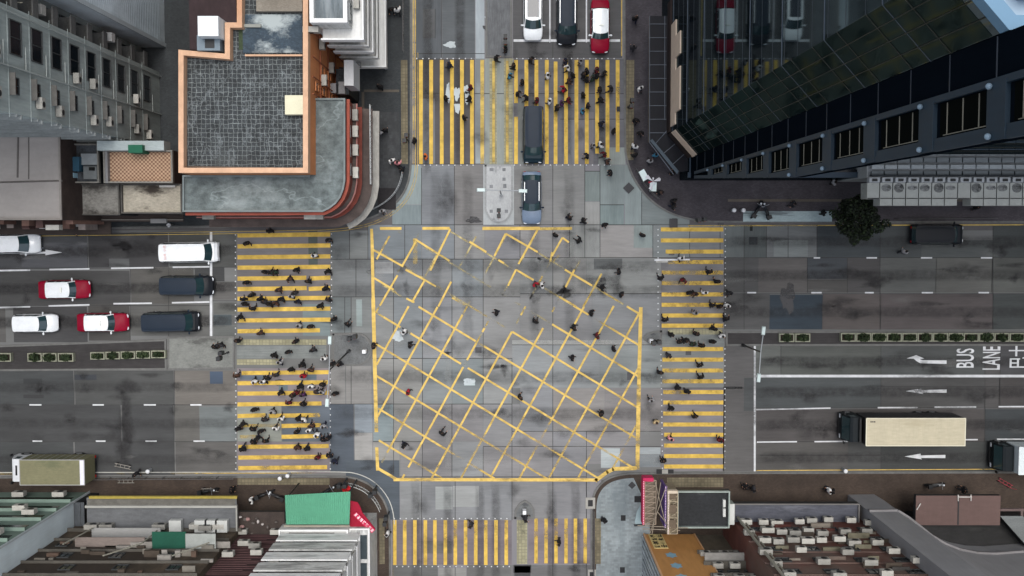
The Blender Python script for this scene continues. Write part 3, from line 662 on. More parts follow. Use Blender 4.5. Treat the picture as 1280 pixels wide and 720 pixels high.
    def pane(nm, B_, T_, off, i0, i1):
        g_ = MB()
        for i in range(6):
            a, b, c, d = B_[i], B_[i + 1], T_[i + 1], T_[i]
            q = [lerp(a, d, .06), lerp(b, c, .06), lerp(b, c, .95), lerp(a, d, .95)]
            if i == 0: q = [lerp(q[0], q[1], .25), q[1], q[2], lerp(q[3], q[2], .25)]
            if i == 5: q = [q[0], lerp(q[0], q[1], .75), lerp(q[3], q[2], .75), q[3]]
            g_.face([(p[0] + off, p[1], p[2] + .022) for p in (q if off > 0 else q[::-1])])
        return g_.build(nm, m_glass, e)
    pane('windscreen', F0, F1, .012, 0, 6); pane('rear_window', G0, G1, -.012, 0, 6)
    for s in (-1, 1):
        g_ = MB(); i = 0 if s < 0 else 6; yo = .014 * s
        for u0, u1 in ((.06, .36), (.39, .66), (.69, .93)):
            q = [lerp(lerp(G0[i], F0[i], u0), lerp(G1[i], F1[i], u0), .1), lerp(lerp(G0[i], F0[i], u1), lerp(G1[i], F1[i], u1), .1), lerp(lerp(G0[i], F0[i], u1), lerp(G1[i], F1[i], u1), .88), lerp(lerp(G0[i], F0[i], u0), lerp(G1[i], F1[i], u0), .88)]
            g_.face([(p[0], p[1] + yo, p[2]) for p in (q if s < 0 else q[::-1])])
        g_.build('side_window', m_glass, e)
        mm = MB(); mm.ell((xb1 - .25, s * (hw + .1), belt + .08), (.09, .13, .08), 0, 8, 5); mm.box(xb1 - .3, s * (hw - .1), belt, xb1 - .22, s * (hw + .05), belt + .06); mm.build('wing_mirror', M_PW if body is M_PW else roofm, e)
        for sx in (-1, 1):
            wx = sx * hl * .6; t_ = MB(); t_.tube((wx, s * (hw - .2), .31), (wx, s * (hw + .005), .31), .31, 16)
            wo = t_.build('wheel', m_tyre, e); t_ = MB(); t_.tube((wx, s * (hw - .01), .31), (wx, s * (hw + .02), .31), .19, 12); t_.build('rim', m_rim, wo)
        t_ = MB(); t_.ell((hl - .16, s * hw * .62, belt - .33), (.15, .2, .085), 0, 10, 6); t_.build('headlight', m_lamp, e)
        t_ = MB(); t_.ell((-hl + .06, s * hw * .68, belt - .22), (.06, .16, .08), 0, 8, 5); t_.build('tail_light', m_red, e)
    t_ = MB(); t_.box(hl - .12, -hw * .55, .42, hl + .012, hw * .55, .56); t_.build('grille', m_trim, e)
    for s in (-1, 1):
        t_ = MB(); t_.tube((xb1 + .06, s * .12 + .15, belt + .0), (xb1 - .16, s * .38 + .1, belt + .19), .012, 5); t_.build('wiper', m_trim, e)
    t_ = MB()
    for s in (-1, 1):
        t_.box(hl - hood * .95, s * hw * .55 - .012, belt - .03, hl - .45, s * hw * .48 + .012, belt - .005)
    if rails:
        for s in (-1, 1): t_ = MB(); t_.box(xt0 + .1, s * wt * .9 - .03, Hh - .03, xt1 - .1, s * wt * .9 + .03, Hh + .035); t_.build('roof_rail', m_rim, e)
    if sign:
        t_ = MB(); t_.box(-.02, -.22, Hh - .01, .1, .22, Hh + .13); so = t_.build('roof_sign', mat('taxi_sign', (232, 234, 226), var=0), e)
    if ztop: ztop(e, hw, hl, Hh, xt0, xt1, wt)
    e.location = (x, y, .035); e.rotation_euler = (0, 0, R(ang))
    return e
LN = 'vehicles waiting and driving at the junction'
G_T = 'red taxis with white roofs'
car('parked_car', 'white people carrier half out of frame beside the white lane arrow', 'car', 12, 305, 1, L=4.7, W=1.78, Hh=1.62, hood=.95, boot=.25, rake=.75, rrake=.3, group=LN)
def taxi(label, px, py, ang): return car('taxi', label, 'taxi', px, py, ang, L=4.68, W=1.7, Hh=1.5, hood=1.25, boot=.78, rake=.5, rrake=.22, body=M_PR, roofm=M_PW, sign=True, group=G_T)
taxi('red taxi with white roof in the middle lane, left of the dark van', 76, 362.5, 1)
taxi('red taxi with white roof in the lane beside the planted median', 124.5, 404, 0.5)
taxi('red taxi with white roof at the stop line above the top crosswalk', 751, 31, -90)
car('small_car', 'small white hatchback behind the red taxi in the median lane', 'car', 40, 405, .5, L=4.0, W=1.68, Hh=1.5, hood=.95, boot=.12, rake=.6, rrake=.16, group=LN)
def roofmarks(e, hw, hl, Hh, x0, x1, wt):
    mb = MB(); mk = mat('faded_lettering', (196, 128, 118), var=.2)
    for y0, tx in ((-.62, '公共'), (.12, '小巴')): text_faces(tx, mb, (x0 + .62, y0, Hh + .012), (0, 1, 0), (-1, 0, 0), .55, .26)
    mb.build('roof_lettering', mk, e)
car('minibus', 'white minibus waiting at the stop line of the topmost lane', 'minibus', 233, 315.7, 1, L=5.1, W=1.86, Hh=1.95, hood=.55, boot=.04, rake=.55, rrake=.1, body=M_PW, belt=1.15, group=LN, ztop=roofmarks)
car('people_carrier', 'dark people carrier at the stop line in the middle lane', 'car', 230, 358, 0, L=4.75, W=1.83, Hh=1.85, hood=.9, boot=.1, rake=.55, rrake=.12, body=M_PB, roofm=M_PG, belt=1.05, group=LN)
car('people_carrier', 'dark people carrier behind the stop line in the lane beside the median', 'car', 210, 403.7, 1, L=5.0, W=1.85, Hh=1.9, hood=.6, boot=.06, rake=.5, rrake=.1, body=M_PB, roofm=M_PG, belt=1.1, group=LN)
def darkroof(e, hw, hl, Hh, x0, x1, wt):
    mb = MB(); mb.box(x0 + .05, -wt * .72, Hh - .02, x1 - .12, wt * .72, Hh + .006); mb.build('sunroof', mat('roof_glass', (30, 40, 52), rough=.1, var=0), e)
car('people_carrier', 'white people carrier with dark roof glass at the top stop line', 'car', 666.5, 14, -90, L=4.75, W=1.75, Hh=1.6, hood=1.0, boot=.2, rake=.75, rrake=.25, ztop=darkroof, group=LN)
car('people_carrier', 'long black people carrier between the white car and the taxi', 'car', 709.5, 18, -90, L=5.0, W=1.85, Hh=1.85, hood=.95, boot=.1, rake=.7, rrake=.12, body=M_PB, roofm=M_PG, belt=1.05, rails=True, group=LN)
car('people_carrier', 'dark green people carrier driving over the top crosswalk', 'car', 667, 167, -90, L=5.1, W=1.87, Hh=1.85, hood=.75, boot=.08, rake=.75, rrake=.12, body=M_PD, roofm=M_PG, belt=1.05, group=LN)
car('estate_car', 'steel blue hatchback entering the junction beside the pale traffic island', 'car', 664.8, 247, -90, L=4.75, W=1.8, Hh=1.5, hood=1.25, boot=.35, rake=.75, rrake=.55, body=M_PS, roofm=M_PG, rails=True, group=LN)
car('people_carrier', 'black people carrier stopped at the kerb right of the street tree', 'car', 1177, 293, 0, L=4.8, W=1.84, Hh=1.85, hood=.75, boot=.08, rake=.6, rrake=.12, body=M_PB, roofm=M_PB, belt=1.05, group=LN)

def truck(name, label, x_front, x_back, y0, y1, zr, m_box, m_cab, m_roofline, cabL, gapc=.5, cabh=2.6, extra=None, m_side=None):
    """truck heading towards -x; roof rectangle surveyed at zr"""
    a = P(x_front, y0, zr); b = P(x_back, y1, zr); cx, cy = (a[0] + b[0]) / 2, (a[1] + b[1]) / 2; L = b[0] - a[0]; W = a[1] - b[1]
    e = empty(name, (0, 0, 0), label, 'truck', LN); x0 = -L / 2; hw = W / 2
    mb = MB(); mb.box(x0 + .02, -hw, .95, -x0, hw, zr - .012); cb = mb.build('cargo_box', m_side or m_box, e)
    mb = MB(); mb.box(x0 + .03, -hw + .01, zr - .012, -x0 - .01, hw - .01, zr); mb.build('box_roof', m_box, cb)
    mb = MB()
    for s in (-1, 1): mb.box(x0, s * (hw + .012) - .03, zr - .06, -x0 + .02, s * (hw + .012) + .03, zr + .03)
    for q in (x0, -x0): mb.box(q - .035, -hw, zr - .06, q + .035, hw, zr + .026)
    mb.build('roof_trim', m_roofline, cb)
    mb = MB()
    for i in range(1, int(L / .62)): mb.box(x0 + i * .62 - .02, -hw - .02, 1.0, x0 + i * .62 + .02, hw + .02, zr - .07)
    mb.build('box_rib', m_side or m_roofline, cb)
    ch = MB(); ch.box(x0 - gapc - cabL * .9, -.5, .55, -x0 - .05, .5, .94); ch.build('chassis', m_trim, e)
    c1 = x0 - gapc; c0 = c1 - cabL; w_ = min(hw, 1.22) * .98; mb = MB()
    prof = [(c1, .5), (c0 + .02, .5), (c0, 1.35), (c0 + .32, cabh - .1), (c0 + .55, cabh), (c1, cabh)]
    n = len(prof); vs = [(p[0], -w_ * (1 if p[1] < 1.5 else .93), p[1]) for p in prof] + [(p[0], w_ * (1 if p[1] < 1.5 else .93), p[1]) for p in prof]
    mb.faces(vs, [(i, (i + 1) % n, n + (i + 1) % n, n + i) for i in range(n)] + [tuple(range(n))[::-1], tuple(range(n, 2 * n))]); cab = mb.build('cab', m_cab, e)
    mb = MB(); z0, z1 = 1.42, cabh - .16; xx0, xx1 = c0 + .0, c0 + .30
    mb.face([(xx0 - .0, -w_ * .88, z0), (xx0 - .0, w_ * .88, z0), (xx1 - .0, w_ * .85, z1), (xx1 - .0, -w_ * .85, z1)][::-1])
    mb.v = [(p[0] - .014, p[1], p[2] + .01) for p in mb.v]; mb.build('windscreen', m_glass, cab)
    for s in (-1, 1):
        mb = MB(); q = [(c0 + .35, s * (w_ * .95 + .02), 1.5), (c1 - .35, s * (w_ * .95 + .02), 1.5), (c1 - .35, s * (w_ * .93 + .02), cabh - .2), (c0 + .5, s * (w_ * .93 + .02), cabh - .2)]
        mb.face(q if s < 0 else q[::-1]); mb.build('side_window', m_glass, cab)
        mb = MB(); mb.box(c0 + .0, s * (w_ + .06), 1.7, c0 + .1, s * (w_ + .26), 2.2); mb.tube((c0 + .1, s * w_ * .95, 2.2), (c0 + .05, s * (w_ + .2), 2.2), .02); mb.build('wing_mirror', m_trim, e)
        for wx in ([c0 + .75, -x0 - 1.6] + ([-x0 - 2.8] if L > 8 else [])):
            mb = MB(); mb.tube((wx, s * (w_ - .32), .48), (wx, s * w_, .48), .48, 18); wo = mb.build('wheel', m_tyre, e); mb = MB(); mb.tube((wx, s * (w_ - .02), .48), (wx, s * (w_ + .015), .48), .26, 12); mb.build('rim', m_rim, wo)
        mb = MB(); mb.box(c0 - .03, s * w_ * .62, .72, c0 + .05, s * w_ * .93, .92); mb.build('headlight', m_lamp, e)
        mb = MB(); mb.box(-x0 - .02, s * hw * .7, .7, -x0 + .03, s * hw * .9, .9); mb.build('tail_light', m_red, e)
    mb = MB(); mb.box(c0 - .05, -w_ * .98, .42, c0 + .12, w_ * .98, .68); mb.build('bumper', m_trim, e)
    if extra: extra(e, x0, hw, zr, c0, c1, w_, cabh)
    e.location = (cx, cy, .035); return e
def ex1(e, x0, hw, zr, c0, c1, w_, ch):
    mb = MB(); mb.box(c0 + .65, -.45, ch, c0 + .8, .45, ch + .05); mb.build('roof_vent', m_trim, e)
    mb = MB(); mb.box(-x0 - .38, -hw * .98, zr + .005, -x0 - .03, hw * .98, zr + .05); mb.build('roof_rim_board', mat('white_board', (212, 212, 222), var=.08), e)
t = truck('box_truck', 'box truck with olive green roof and white cab driving away at lower left', 24.5, 106, 575, 606, 3.3, mat('truck_olive', (112, 110, 84), var=.12, scale=1, rough=.7, stain=(.7, .55, (84, 90, 66), .6)), paint('cab_white', (205, 208, 212)), mat('alu_trim', (150, 150, 148), rough=.5, var=.1), 1.25, .15, 2.5, extra=ex1)
def ex2(e, x0, hw, zr, c0, c1, w_, ch):
    mb = MB(); [mb.box(x0 + .35 + k * .16, hw - .36, zr, x0 + .46 + k * .16, hw - .24, zr + .01) for k in range(3)]; mb.build('roof_mark', m_trim, e)
    mb = MB(); mb.box(c1 - .28, -w_ * .9, ch - .05, c1 - .12, w_ * .9, ch + .35); mb.build('wind_deflector', m_trim, e)
truck('lorry', 'long cream box lorry with black cab in the middle lane at right', 1083, 1206, 523, 557, 3.9, mat('lorry_cream', (180, 172, 148), var=.1, scale=.8, rough=.6, streak='y', stain=(.7, .56, (160, 150, 124), .5)), paint('cab_black', (22, 28, 32)), mat('cream_trim', (214, 210, 190), var=.05), 1.3, .08, 2.9, extra=ex2, m_side=mat('lorry_side', (44, 42, 44), var=.2, rough=.5))
def ex3(e, x0, hw, zr, c0, c1, w_, ch):
    mb = MB()
    for s in (-.4, .35): mb.tube((x0 + .7, s, zr), (x0 + .7, s, zr + .05), .11, 10)
    mb.build('roof_vent', mat('vent_grey', (96, 108, 112)), e)
truck('lorry', 'white box lorry with dark cab partly cut off by the right edge', 1274, 1352, 559, 593, 3.4, mat('lorry_white', (205, 214, 216), var=.06), paint('cab_black', (0, 0, 0)), mat('white_trim', (200, 206, 208)), 1.25, .08, 2.6, extra=ex3)

# ------------------------------------------------------------------ motorcycles
def motorcycle(label, px, py, ang, c=(40, 42, 48)):
    e = empty('motorcycle', (0, 0, 0), label, 'motorcycle', 'motorcycles parked on the pavements')
    for wx in (-.65, .65):
        mb = MB(); mb.tube((wx, -.06, .3), (wx, .06, .3), .3, 16); mb.build('wheel', m_tyre, e)
    mb = MB(); mb.ell((.05, 0, .62), (.62, .15, .24), 0, 10, 6); mb.ell((-.55, 0, .75), (.3, .12, .12), 0, 8, 5); mb.tube((.65, 0, .3), (.42, 0, .95), .05); mb.build('body', paint('bike%d' % c[0], c), e)
    mb = MB(); mb.ell((-.2, 0, .84), (.42, .14, .08), 0, 10, 5); mb.build('seat', m_trim, e)
    mb = MB(); mb.tube((.42, -.36, 1.0), (.42, .36, 1.0), .022); mb.build('handlebar', m_rim, e)
    mb = MB(); mb.box(-.85, -.2, .85, -.5, .2, 1.15); mb.build('top_box', m_trim, e)
    mb = MB(); mb.ell((.6, 0, .85), (.1, .1, .1), 0, 8, 5); mb.build('headlight', m_lamp, e)
    x, y = P(px, py); e.location = (x, y, .14); e.rotation_euler = (0, 0, R(ang))
for a in (('black motorcycle parked left of another behind the pale kerb strip at upper right', 944, 262, 60, (30, 32, 38)), ('black motorcycle parked next to the pale kerb strip, nearer the street tree', 955, 263, 110, (46, 48, 54)),
          ('dark motorcycle on the brown pavement left of the green awning, left of two', 333, 615, 20, (36, 30, 30)), ('dark motorcycle on the brown pavement left of the green awning, right of two', 347, 617, 160, (50, 50, 52)),
          ('dark motorcycle parked behind the upper edge of the green awning', 412, 610, 30, (30, 34, 32)), ('grey motorcycle parked above the brown canopy at lower right', 1166, 604, 5, (120, 122, 124)),
          ('dark motorcycle lying close to the yellow edged roof at lower left', 263, 611, 8, (44, 44, 44))): motorcycle(*a)
# ------------------------------------------------------------------ people
m_skin = mat('skin', (176, 132, 108), var=.05, rough=.6)
m_hair = [mat('hair_black', (18, 16, 16), var=.2, rough=.6), mat('hair_brown', (48, 34, 26), var=.2, rough=.6)]
COL = {'black': (20, 20, 22), 'dark grey': (44, 44, 48), 'navy': (24, 28, 46), 'white': (206, 206, 204), 'light grey': (140, 140, 142), 'red': (150, 22, 40), 'brown': (70, 48, 38), 'purple': (70, 40, 76),
       'blue': (58, 116, 142), 'orange': (190, 96, 48), 'pink': (196, 130, 134), 'beige': (168, 148, 112), 'green': (34, 52, 40), 'dark red': (86, 20, 28)}
def cloth(c): return mat('cloth_' + c.replace(' ', '_'), COL[c], rough=.9, var=.15, scale=6)
def pose(k):
    """joint table: stride, arm swing, bend; facing +x"""
    s, a, lean = [(.34, .3, .05), (.24, -.22, .03), (.05, .05, 0), (.42, .38, .09), (-.28, -.3, .05), (.14, .16, .0)][k]
    s *= .58; a *= .4
    hip = .90; kn = .48
    j = {}
    j['pel'] = (0, 0, hip + .04); j['wai'] = (lean * .3, 0, 1.08); j['che'] = (lean * .7, 0, 1.30); j['nec'] = (lean, 0, 1.50); j['hd0'] = (lean + .02, 0, 1.58); j['hd1'] = (lean + .03, 0, 1.70)
    for n, q in (('L', 1), ('R', -1)):
        d = s * q
        j['hip' + n] = (0, .1 * q, hip); j['kne' + n] = (d * .55 + (.06 if d < 0 else .03), .1 * q, kn); j['ank' + n] = (d if d > 0 else d * 1.1, .1 * q, .09 if d >= 0 else .13); j['toe' + n] = (d + .19 if d > 0 else d * 1.1 + .17, .11 * q, .035)
        e_ = -a * q
        j['sho' + n] = (lean, .17 * q, 1.43); j['elb' + n] = (lean + e_ * .45 - .03, .215 * q, 1.14); j['wri' + n] = (lean + e_ + .1, .205 * q, .92 + abs(e_) * .2); j['han' + n] = (lean + e_ * 1.1 + .13, .2 * q, .85 + abs(e_) * .2)
        for f, (dx, dy, dz) in enumerate(((.03, .0, -.08), (.01, .0, -.088), (-.01, .0, -.085), (-.028, .0, -.07), (.04, -.02 * q, -.035))):
            h = j['han' + n]; j['f%d' % f + n] = (h[0] + dx + .01, h[1] + dy, h[2] + dz)
    return j
def mesh_from(j, names, edges, rad, root, nm, m, sub=1):
    idx = {n: i for i, n in enumerate(names)}
    return skinned(nm, [j[n] for n in names], [(idx[a], idx[b]) for a, b in edges], [rad[n] for n in names], idx[root], m, sub)
POSES = []
base_body = []
for k in range(6):
    j = pose(k)
    names = ['pel', 'wai', 'che', 'nec', 'hd0', 'hd1']; ed = [('pel', 'wai'), ('wai', 'che'), ('che', 'nec'), ('nec', 'hd0'), ('hd0', 'hd1')]
    rad = {'pel': (.13, .1), 'wai': (.12, .1), 'che': (.15, .1), 'nec': .055, 'hd0': .082, 'hd1': .085}
    for n in 'LR':
        names += [a + n for a in ('hip', 'kne', 'ank', 'toe', 'sho', 'elb', 'wri', 'han')] + ['f%d%s' % (f, n) for f in range(5)]
        ed += [('pel', 'hip' + n), ('hip' + n, 'kne' + n), ('kne' + n, 'ank' + n), ('ank' + n, 'toe' + n), ('che', 'sho' + n), ('sho' + n, 'elb' + n), ('elb' + n, 'wri' + n), ('wri' + n, 'han' + n)] + [('han' + n, 'f%d%s' % (f, n)) for f in range(5)]
        rad.update({'hip' + n: .085, 'kne' + n: .055, 'ank' + n: .04, 'toe' + n: .035, 'sho' + n: .055, 'elb' + n: .04, 'wri' + n: .027, 'han' + n: .03}); rad.update({'f%d%s' % (f, n): .009 for f in range(5)})
    body = mesh_from(j, names, ed, rad, 'pel', 'person', m_skin, 1)
    # jacket
    nm = ['pel', 'wai', 'che']; e2 = [('pel', 'wai'), ('wai', 'che')]; r2 = {'pel': (.21, .17), 'wai': (.2, .16), 'che': (.225, .17)}
    for n in 'LR': nm += [a + n for a in ('sho', 'elb', 'wri')]; e2 += [('che', 'sho' + n), ('sho' + n, 'elb' + n), ('elb' + n, 'wri' + n)]; r2.update({'sho' + n: .105, 'elb' + n: .082, 'wri' + n: .06})
    jac = mesh_from(j, nm, e2, r2, 'pel', 'jacket', cloth('black'), 1)
    nm = ['pel']; e2 = []; r2 = {'pel': (.15, .12)}
    for n in 'LR': nm += [a + n for a in ('hip', 'kne', 'ank')]; e2 += [('pel', 'hip' + n), ('hip' + n, 'kne' + n), ('kne' + n, 'ank' + n)]; r2.update({'hip' + n: .11, 'kne' + n: .08, 'ank' + n: .062})
    tro = mesh_from(j, nm, e2, r2, 'pel', 'trousers', cloth('dark grey'), 1)
    hx = j['hd1']; hb = MB(); hb.ell((hx[0] - .02, 0, hx[2] + .0), (.108, .095, .12), 0, 10, 8, cut=-.25); hb.ell((hx[0] - .07, 0, hx[2] - .06), (.06, .08, .1), 0, 8, 6)
    ho = hb.build('hair', m_hair[0]); hm = ho.data; bpy.data.objects.remove(ho)
    fb = MB(); fb.ell((hx[0] + .095, 0, hx[2] - .04), (.022, .014, .02), 0, 6, 4)
    for q in (1, -1): fb.ell((hx[0] + .0, .088 * q, hx[2] - .03), (.022, .012, .03), 0, 6, 4); fb.ell((hx[0] + .086, .03 * q, hx[2] - .005), (.008, .012, .007), 0, 6, 4)
    fo = fb.build('face', m_skin); fm = fo.data; bpy.data.objects.remove(fo)
    shm = []
    for n in 'LR': sh = MB(); a = j['ank' + n]; t_ = j['toe' + n]; sh.ell(((a[0] + t_[0]) / 2 + .01, a[1], a[2] - .03), (.14, .05, .055), 0, 8, 5); so = sh.build('shoe', m_trim); shm.append(so.data); bpy.data.objects.remove(so)
    POSES.append((body, jac, tro, hm, fm, shm))
CACHE = {}
def dressed(k, part, c):
    key = (k, part, c)
    if key not in CACHE:
        me = POSES[k][part].copy(); me.materials.clear(); me.materials.append(c if not isinstance(c, str) else cloth(c)); CACHE[key] = me
    return CACHE[key]
PEOPLE = []
def ppl(zone, L):
    for q in L:
        PEOPLE.append((zone,) + tuple(q))
K_, G_, W_, N_, LG, RD, BR = 'black', 'dark grey', 'white', 'navy', 'light grey', 'red', 'brown'
ppl('LC', [(337,289,K_),(308,304,K_),(411,300,G_),(393,320,W_),(331,340,K_),(338,341,G_),(343,340,'green'),(370,337,K_),(410,339,K_),(362,348,BR),(308,353,K_),(385,352,K_),(348,362,BR),(407,361,K_),(314,369,K_),(368,366,G_),(364,371,LG),(304,374,K_),(325,374,K_),
 (330,378,G_),(337,380,K_),(345,379,BR),(352,374,K_),(372,377,N_),(411,375,K_),(306,380,K_),(316,386,K_),(400,382,K_),(300,396,K_),(417,399,K_),(374,406,LG),(388,408,K_),(325,417,BR)])
ppl('LM', [(297,426,K_),(369,427,K_),(391,438,G_),(343,444,K_),(360,440,K_),(405,448,W_),(349,454,LG),(378,455,K_),(269,434,K_),(276,431,G_),(415,455,K_)])
ppl('LL', [(364,462,K_),(388,463,BR),(296,470,BR),(345,469,G_),(379,470,RD),(318,476,W_),(329,478,W_),(334,473,K_),(376,482,K_),(389,483,W_),(403,481,K_),(351,490,K_),(370,491,'dark red'),(366,494,K_),(378,494,'purple'),(396,490,G_),(402,491,LG),(419,492,K_),
 (361,504,'dark red'),(379,505,K_),(318,512,K_),(341,514,LG),(331,525,G_),(351,524,W_),(374,523,K_),(380,524,W_),(298,536,K_),(303,530,K_),(316,537,K_),(326,539,K_),(344,536,W_),(389,533,BR),(386,537,W_),(404,532,LG),(396,542,W_),(371,540,K_),(404,550,K_),(410,548,K_),
 (322,547,K_),(317,553,K_),(332,552,K_),(304,560,K_),(372,559,BR),(384,560,K_),(397,572,'dark red'),(412,570,K_),(419,576,N_)])
ppl('TC', [(642,83,K_),(663,75,K_),(707,77,N_),(711,85,W_),(716,94,K_),(711,101,BR),(726,77,LG),(734,89,K_),(729,94,K_),(733,100,K_),(746,88,'dark red'),(746,95,K_),(741,98,'green'),(755,92,K_),(684,95,W_),(653,103,K_),(647,117,K_),(658,122,K_),(671,126,'dark red'),(687,127,W_),
 (705,112,RD),(696,135,K_),(702,129,'purple'),(710,125,'dark red'),(729,119,K_),(735,132,K_),(728,139,'blue'),(750,112,K_),(764,111,G_),(750,125,K_),(751,155,N_),(767,164,K_),(750,181,W_),(742,182,LG),(734,195,K_),(756,193,'dark red'),(759,202,BR),(763,216,K_)])
ppl('TL', [(562,82,N_),(557,123,K_),(588,110,'dark red'),(587,124,K_),(580,147,K_),(532,196,'orange'),(620,73,K_),(632,62,K_),(637,95,'blue'),(518,176,K_)])
ppl('RU', [(803,294,K_),(851,324,W_),(886,340,K_),(854,350,'dark red'),(826,348,K_),(896,352,K_),(862,366,K_),(869,367,BR),(881,366,W_),(912,366,G_),(890,382,K_),(900,383,K_),(909,382,W_),(869,391,LG),(831,400,K_),(907,399,K_),(892,411,K_)])
ppl('RM', [(839,418,K_),(850,427,K_),(857,425,K_),(866,430,'green'),(870,417,K_),(877,432,K_),(891,427,K_),(902,419,W_),(822,427,K_)])
ppl('RL', [(836,444,G_),(825,466,K_),(875,457,K_),(876,472,K_),(847,484,K_),(859,489,K_),(839,510,K_),(869,521,K_),(814,501,LG),(820,527,'beige'),(838,549,'pink'),(900,550,'dark red'),(829,576,K_)])
ppl('BX', [(711,272,K_),(729,276,K_),(694,294,K_),(724,301,K_),(756,281,K_),(774,339,K_),(669,355,RD),(677,357,W_),(752,359,K_),(777,368,K_),(739,391,K_),(669,402,K_),(717,409,K_),(746,420,'dark red'),(767,436,K_),(715,447,K_),(650,497,K_),(752,517,K_),(506,415,W_),(512,431,K_),
 (510,490,RD),(621,391,K_),(505,556,K_),(552,542,K_),(434,406,K_),(425,455,K_),(467,432,K_)])
ppl('BC', [(699,678,K_),(589,656,G_),(656,648,G_),(485,667,W_)])
ppl('NW', [(489,11,K_),(497,14,W_),(466,50,W_),(475,109,K_),(475,166,LG),(481,163,K_),(490,200,W_),(497,205,'pink'),(502,210,K_),(478,263,LG),(127,278,K_),(90,290,G_)])
ppl('NE', [(794,24,K_),(791,60,G_),(800,110,W_),(795,151,K_),(800,166,K_),(793,184,W_),(793,194,K_),(812,202,LG),(819,194,'blue'),(825,240,K_),(841,257,K_),(841,216,K_),(1042,228,LG),(992,255,G_),(1029,266,K_),(1221,260,K_),(1130,315,LG),(842,251,K_)])
ppl('SW', [(290,612,K_),(314,626,W_),(170,592,K_),(308,646,W_)])
ppl('SE', [(755,650,K_),(932,609,K_),(941,611,G_),(1040,614,K_),(1036,613,W_),(1084,626,K_),(1204,612,K_)])
def ordn(i): return ['first', 'second', 'third', 'fourth', 'fifth', 'sixth', 'seventh', 'eighth', 'ninth', 'tenth', 'eleventh', 'twelfth', 'thirteenth', 'fourteenth', 'fifteenth', 'sixteenth', 'seventeenth', 'eighteenth', 'nineteenth', 'twentieth', 'twenty-first', 'twenty-second'][i]
def near(L, v): return min(range(len(L)), key=lambda i: abs(L[i] - v))
def fifth(v, a, b, names): return names[max(0, min(len(names) - 1, int((v - a) / (b - a) * len(names))))]
SL = [293.7,307.4,321,334,347.6,360.6,372.8,386.3,400,413.4]; SLL = [465.7,478.4,491.4,504.8,519.4,531.8,545.4,558,571.3,584.4]
SRU = [286.8,300.5,314.5,327.5,340.8,353.8,368,381,394.3,407]; SRL = [436.3,449.5,463,476.5,490,503,516.8,530.5,543.3,556.8,570,583]
STR = [645,658,670.5,683.5,694.5,707.5,720.5,733.5,746.3,759.3,772]
HS = ['far left end', 'left part', 'middle', 'right part', 'far right end']
def where(z, x, y):
    if z == 'LC': return 'on stripe %s from the top of the left crosswalk, %s' % (ordn(near(SL, y)), fifth(x, 296, 413, HS))
    if z == 'LL': return 'on lower stripe %s of the left crosswalk below the median, %s' % (ordn(near(SLL, y)), fifth(x, 296, 413, HS))
    if z == 'LM': return 'on the median strip of the left crosswalk, %s' % fifth(x, 265, 420, HS)
    if z == 'TC': return 'at stripe %s of the top crosswalk right of its island, %s' % (ordn(near(STR, x)), fifth(y, 70, 220, ['upper end', 'upper part', 'middle', 'lower part', 'lower end']))
    if z == 'TL': return 'on the left half of the top crosswalk, %s' % fifth(x, 520, 640, ['left side', 'centre left', 'centre', 'island side'])
    if z == 'RU': return 'on stripe %s from the top of the right crosswalk, %s' % (ordn(near(SRU, y)), fifth(x, 820, 912, HS))
    if z == 'RM': return 'on the median strip of the right crosswalk, %s' % fifth(x, 825, 905, HS)
    if z == 'RL': return 'on lower stripe %s of the right crosswalk below the median, %s' % (ordn(near(SRL, y)), fifth(x, 820, 905, HS))
    if z == 'BX': return 'walking across the open junction, %s %s' % (fifth(y, 270, 560, ['near its top edge', 'in its upper third', 'just above its middle', 'just below its middle', 'in its lower third', 'near its bottom edge']), fifth(x, 425, 800, ['at the far left', 'left', 'centre left', 'centre', 'centre right', 'right', 'far right']))
    return {'BC': 'at the bottom crosswalk, ' + fifth(x, 480, 720, ['left kerb', 'left half', 'island', 'right half']), 'NW': 'on the dark pavement left of the top road, ' + fifth(y, 0, 280, ['far top', 'upper part', 'middle', 'lower part', 'curved corner']),
            'NE': 'on the pavement below the glass tower, ' + fifth(x, 785, 1240, ['corner side', 'left part', 'middle', 'right part', 'far right']), 'SW': 'on the brown pavement at lower left, ' + fifth(x, 160, 330, ['left', 'middle', 'beside the awning']),
            'SE': 'on the pavement at lower right, ' + fifth(x, 750, 1210, ['pale corner', 'left part', 'middle', 'right part', 'far right'])}[z]
LEG = ['black', 'dark grey', 'navy', 'dark grey', 'black']
labs = {}
recs = []
for i, (z, x, y, c) in enumerate(PEOPLE):
    q = random.Random(i * 31 + 5)
    leg = q.choice(LEG); lab = 'person in %s %s %s' % (c, 'coat' if c in ('black', 'dark grey', 'navy', 'brown', 'green') else 'top', where(z, x, y))
    labs.setdefault(lab, []).append(i); recs.append([z, x, y, c, leg, lab])
for lab, ids in labs.items():
    if len(ids) > 1:
        xs = [recs[i][1] for i in ids]; ys = [recs[i][2] for i in ids]; byx = max(xs) - min(xs) >= max(ys) - min(ys)
        ids.sort(key=lambda i: recs[i][1] if byx else recs[i][2]); n = len(ids)
        for r_, i in enumerate(ids):
            w_ = (('leftmost' if byx else 'uppermost') if r_ == 0 else (('rightmost' if byx else 'lowest') if r_ == n - 1 else ('middle one' if n == 3 else ordn(r_) + (' from left' if byx else ' from top')))) if n > 2 else (('left' if byx else 'upper') if r_ == 0 else ('right' if byx else 'lower')) + ' one'
            recs[i][5] = lab + ', ' + w_
SHORT = (('from the top of the', 'of the'), ('walking across', 'crossing'), ('below the median, ', ', '), ('right of its island, ', ', '))
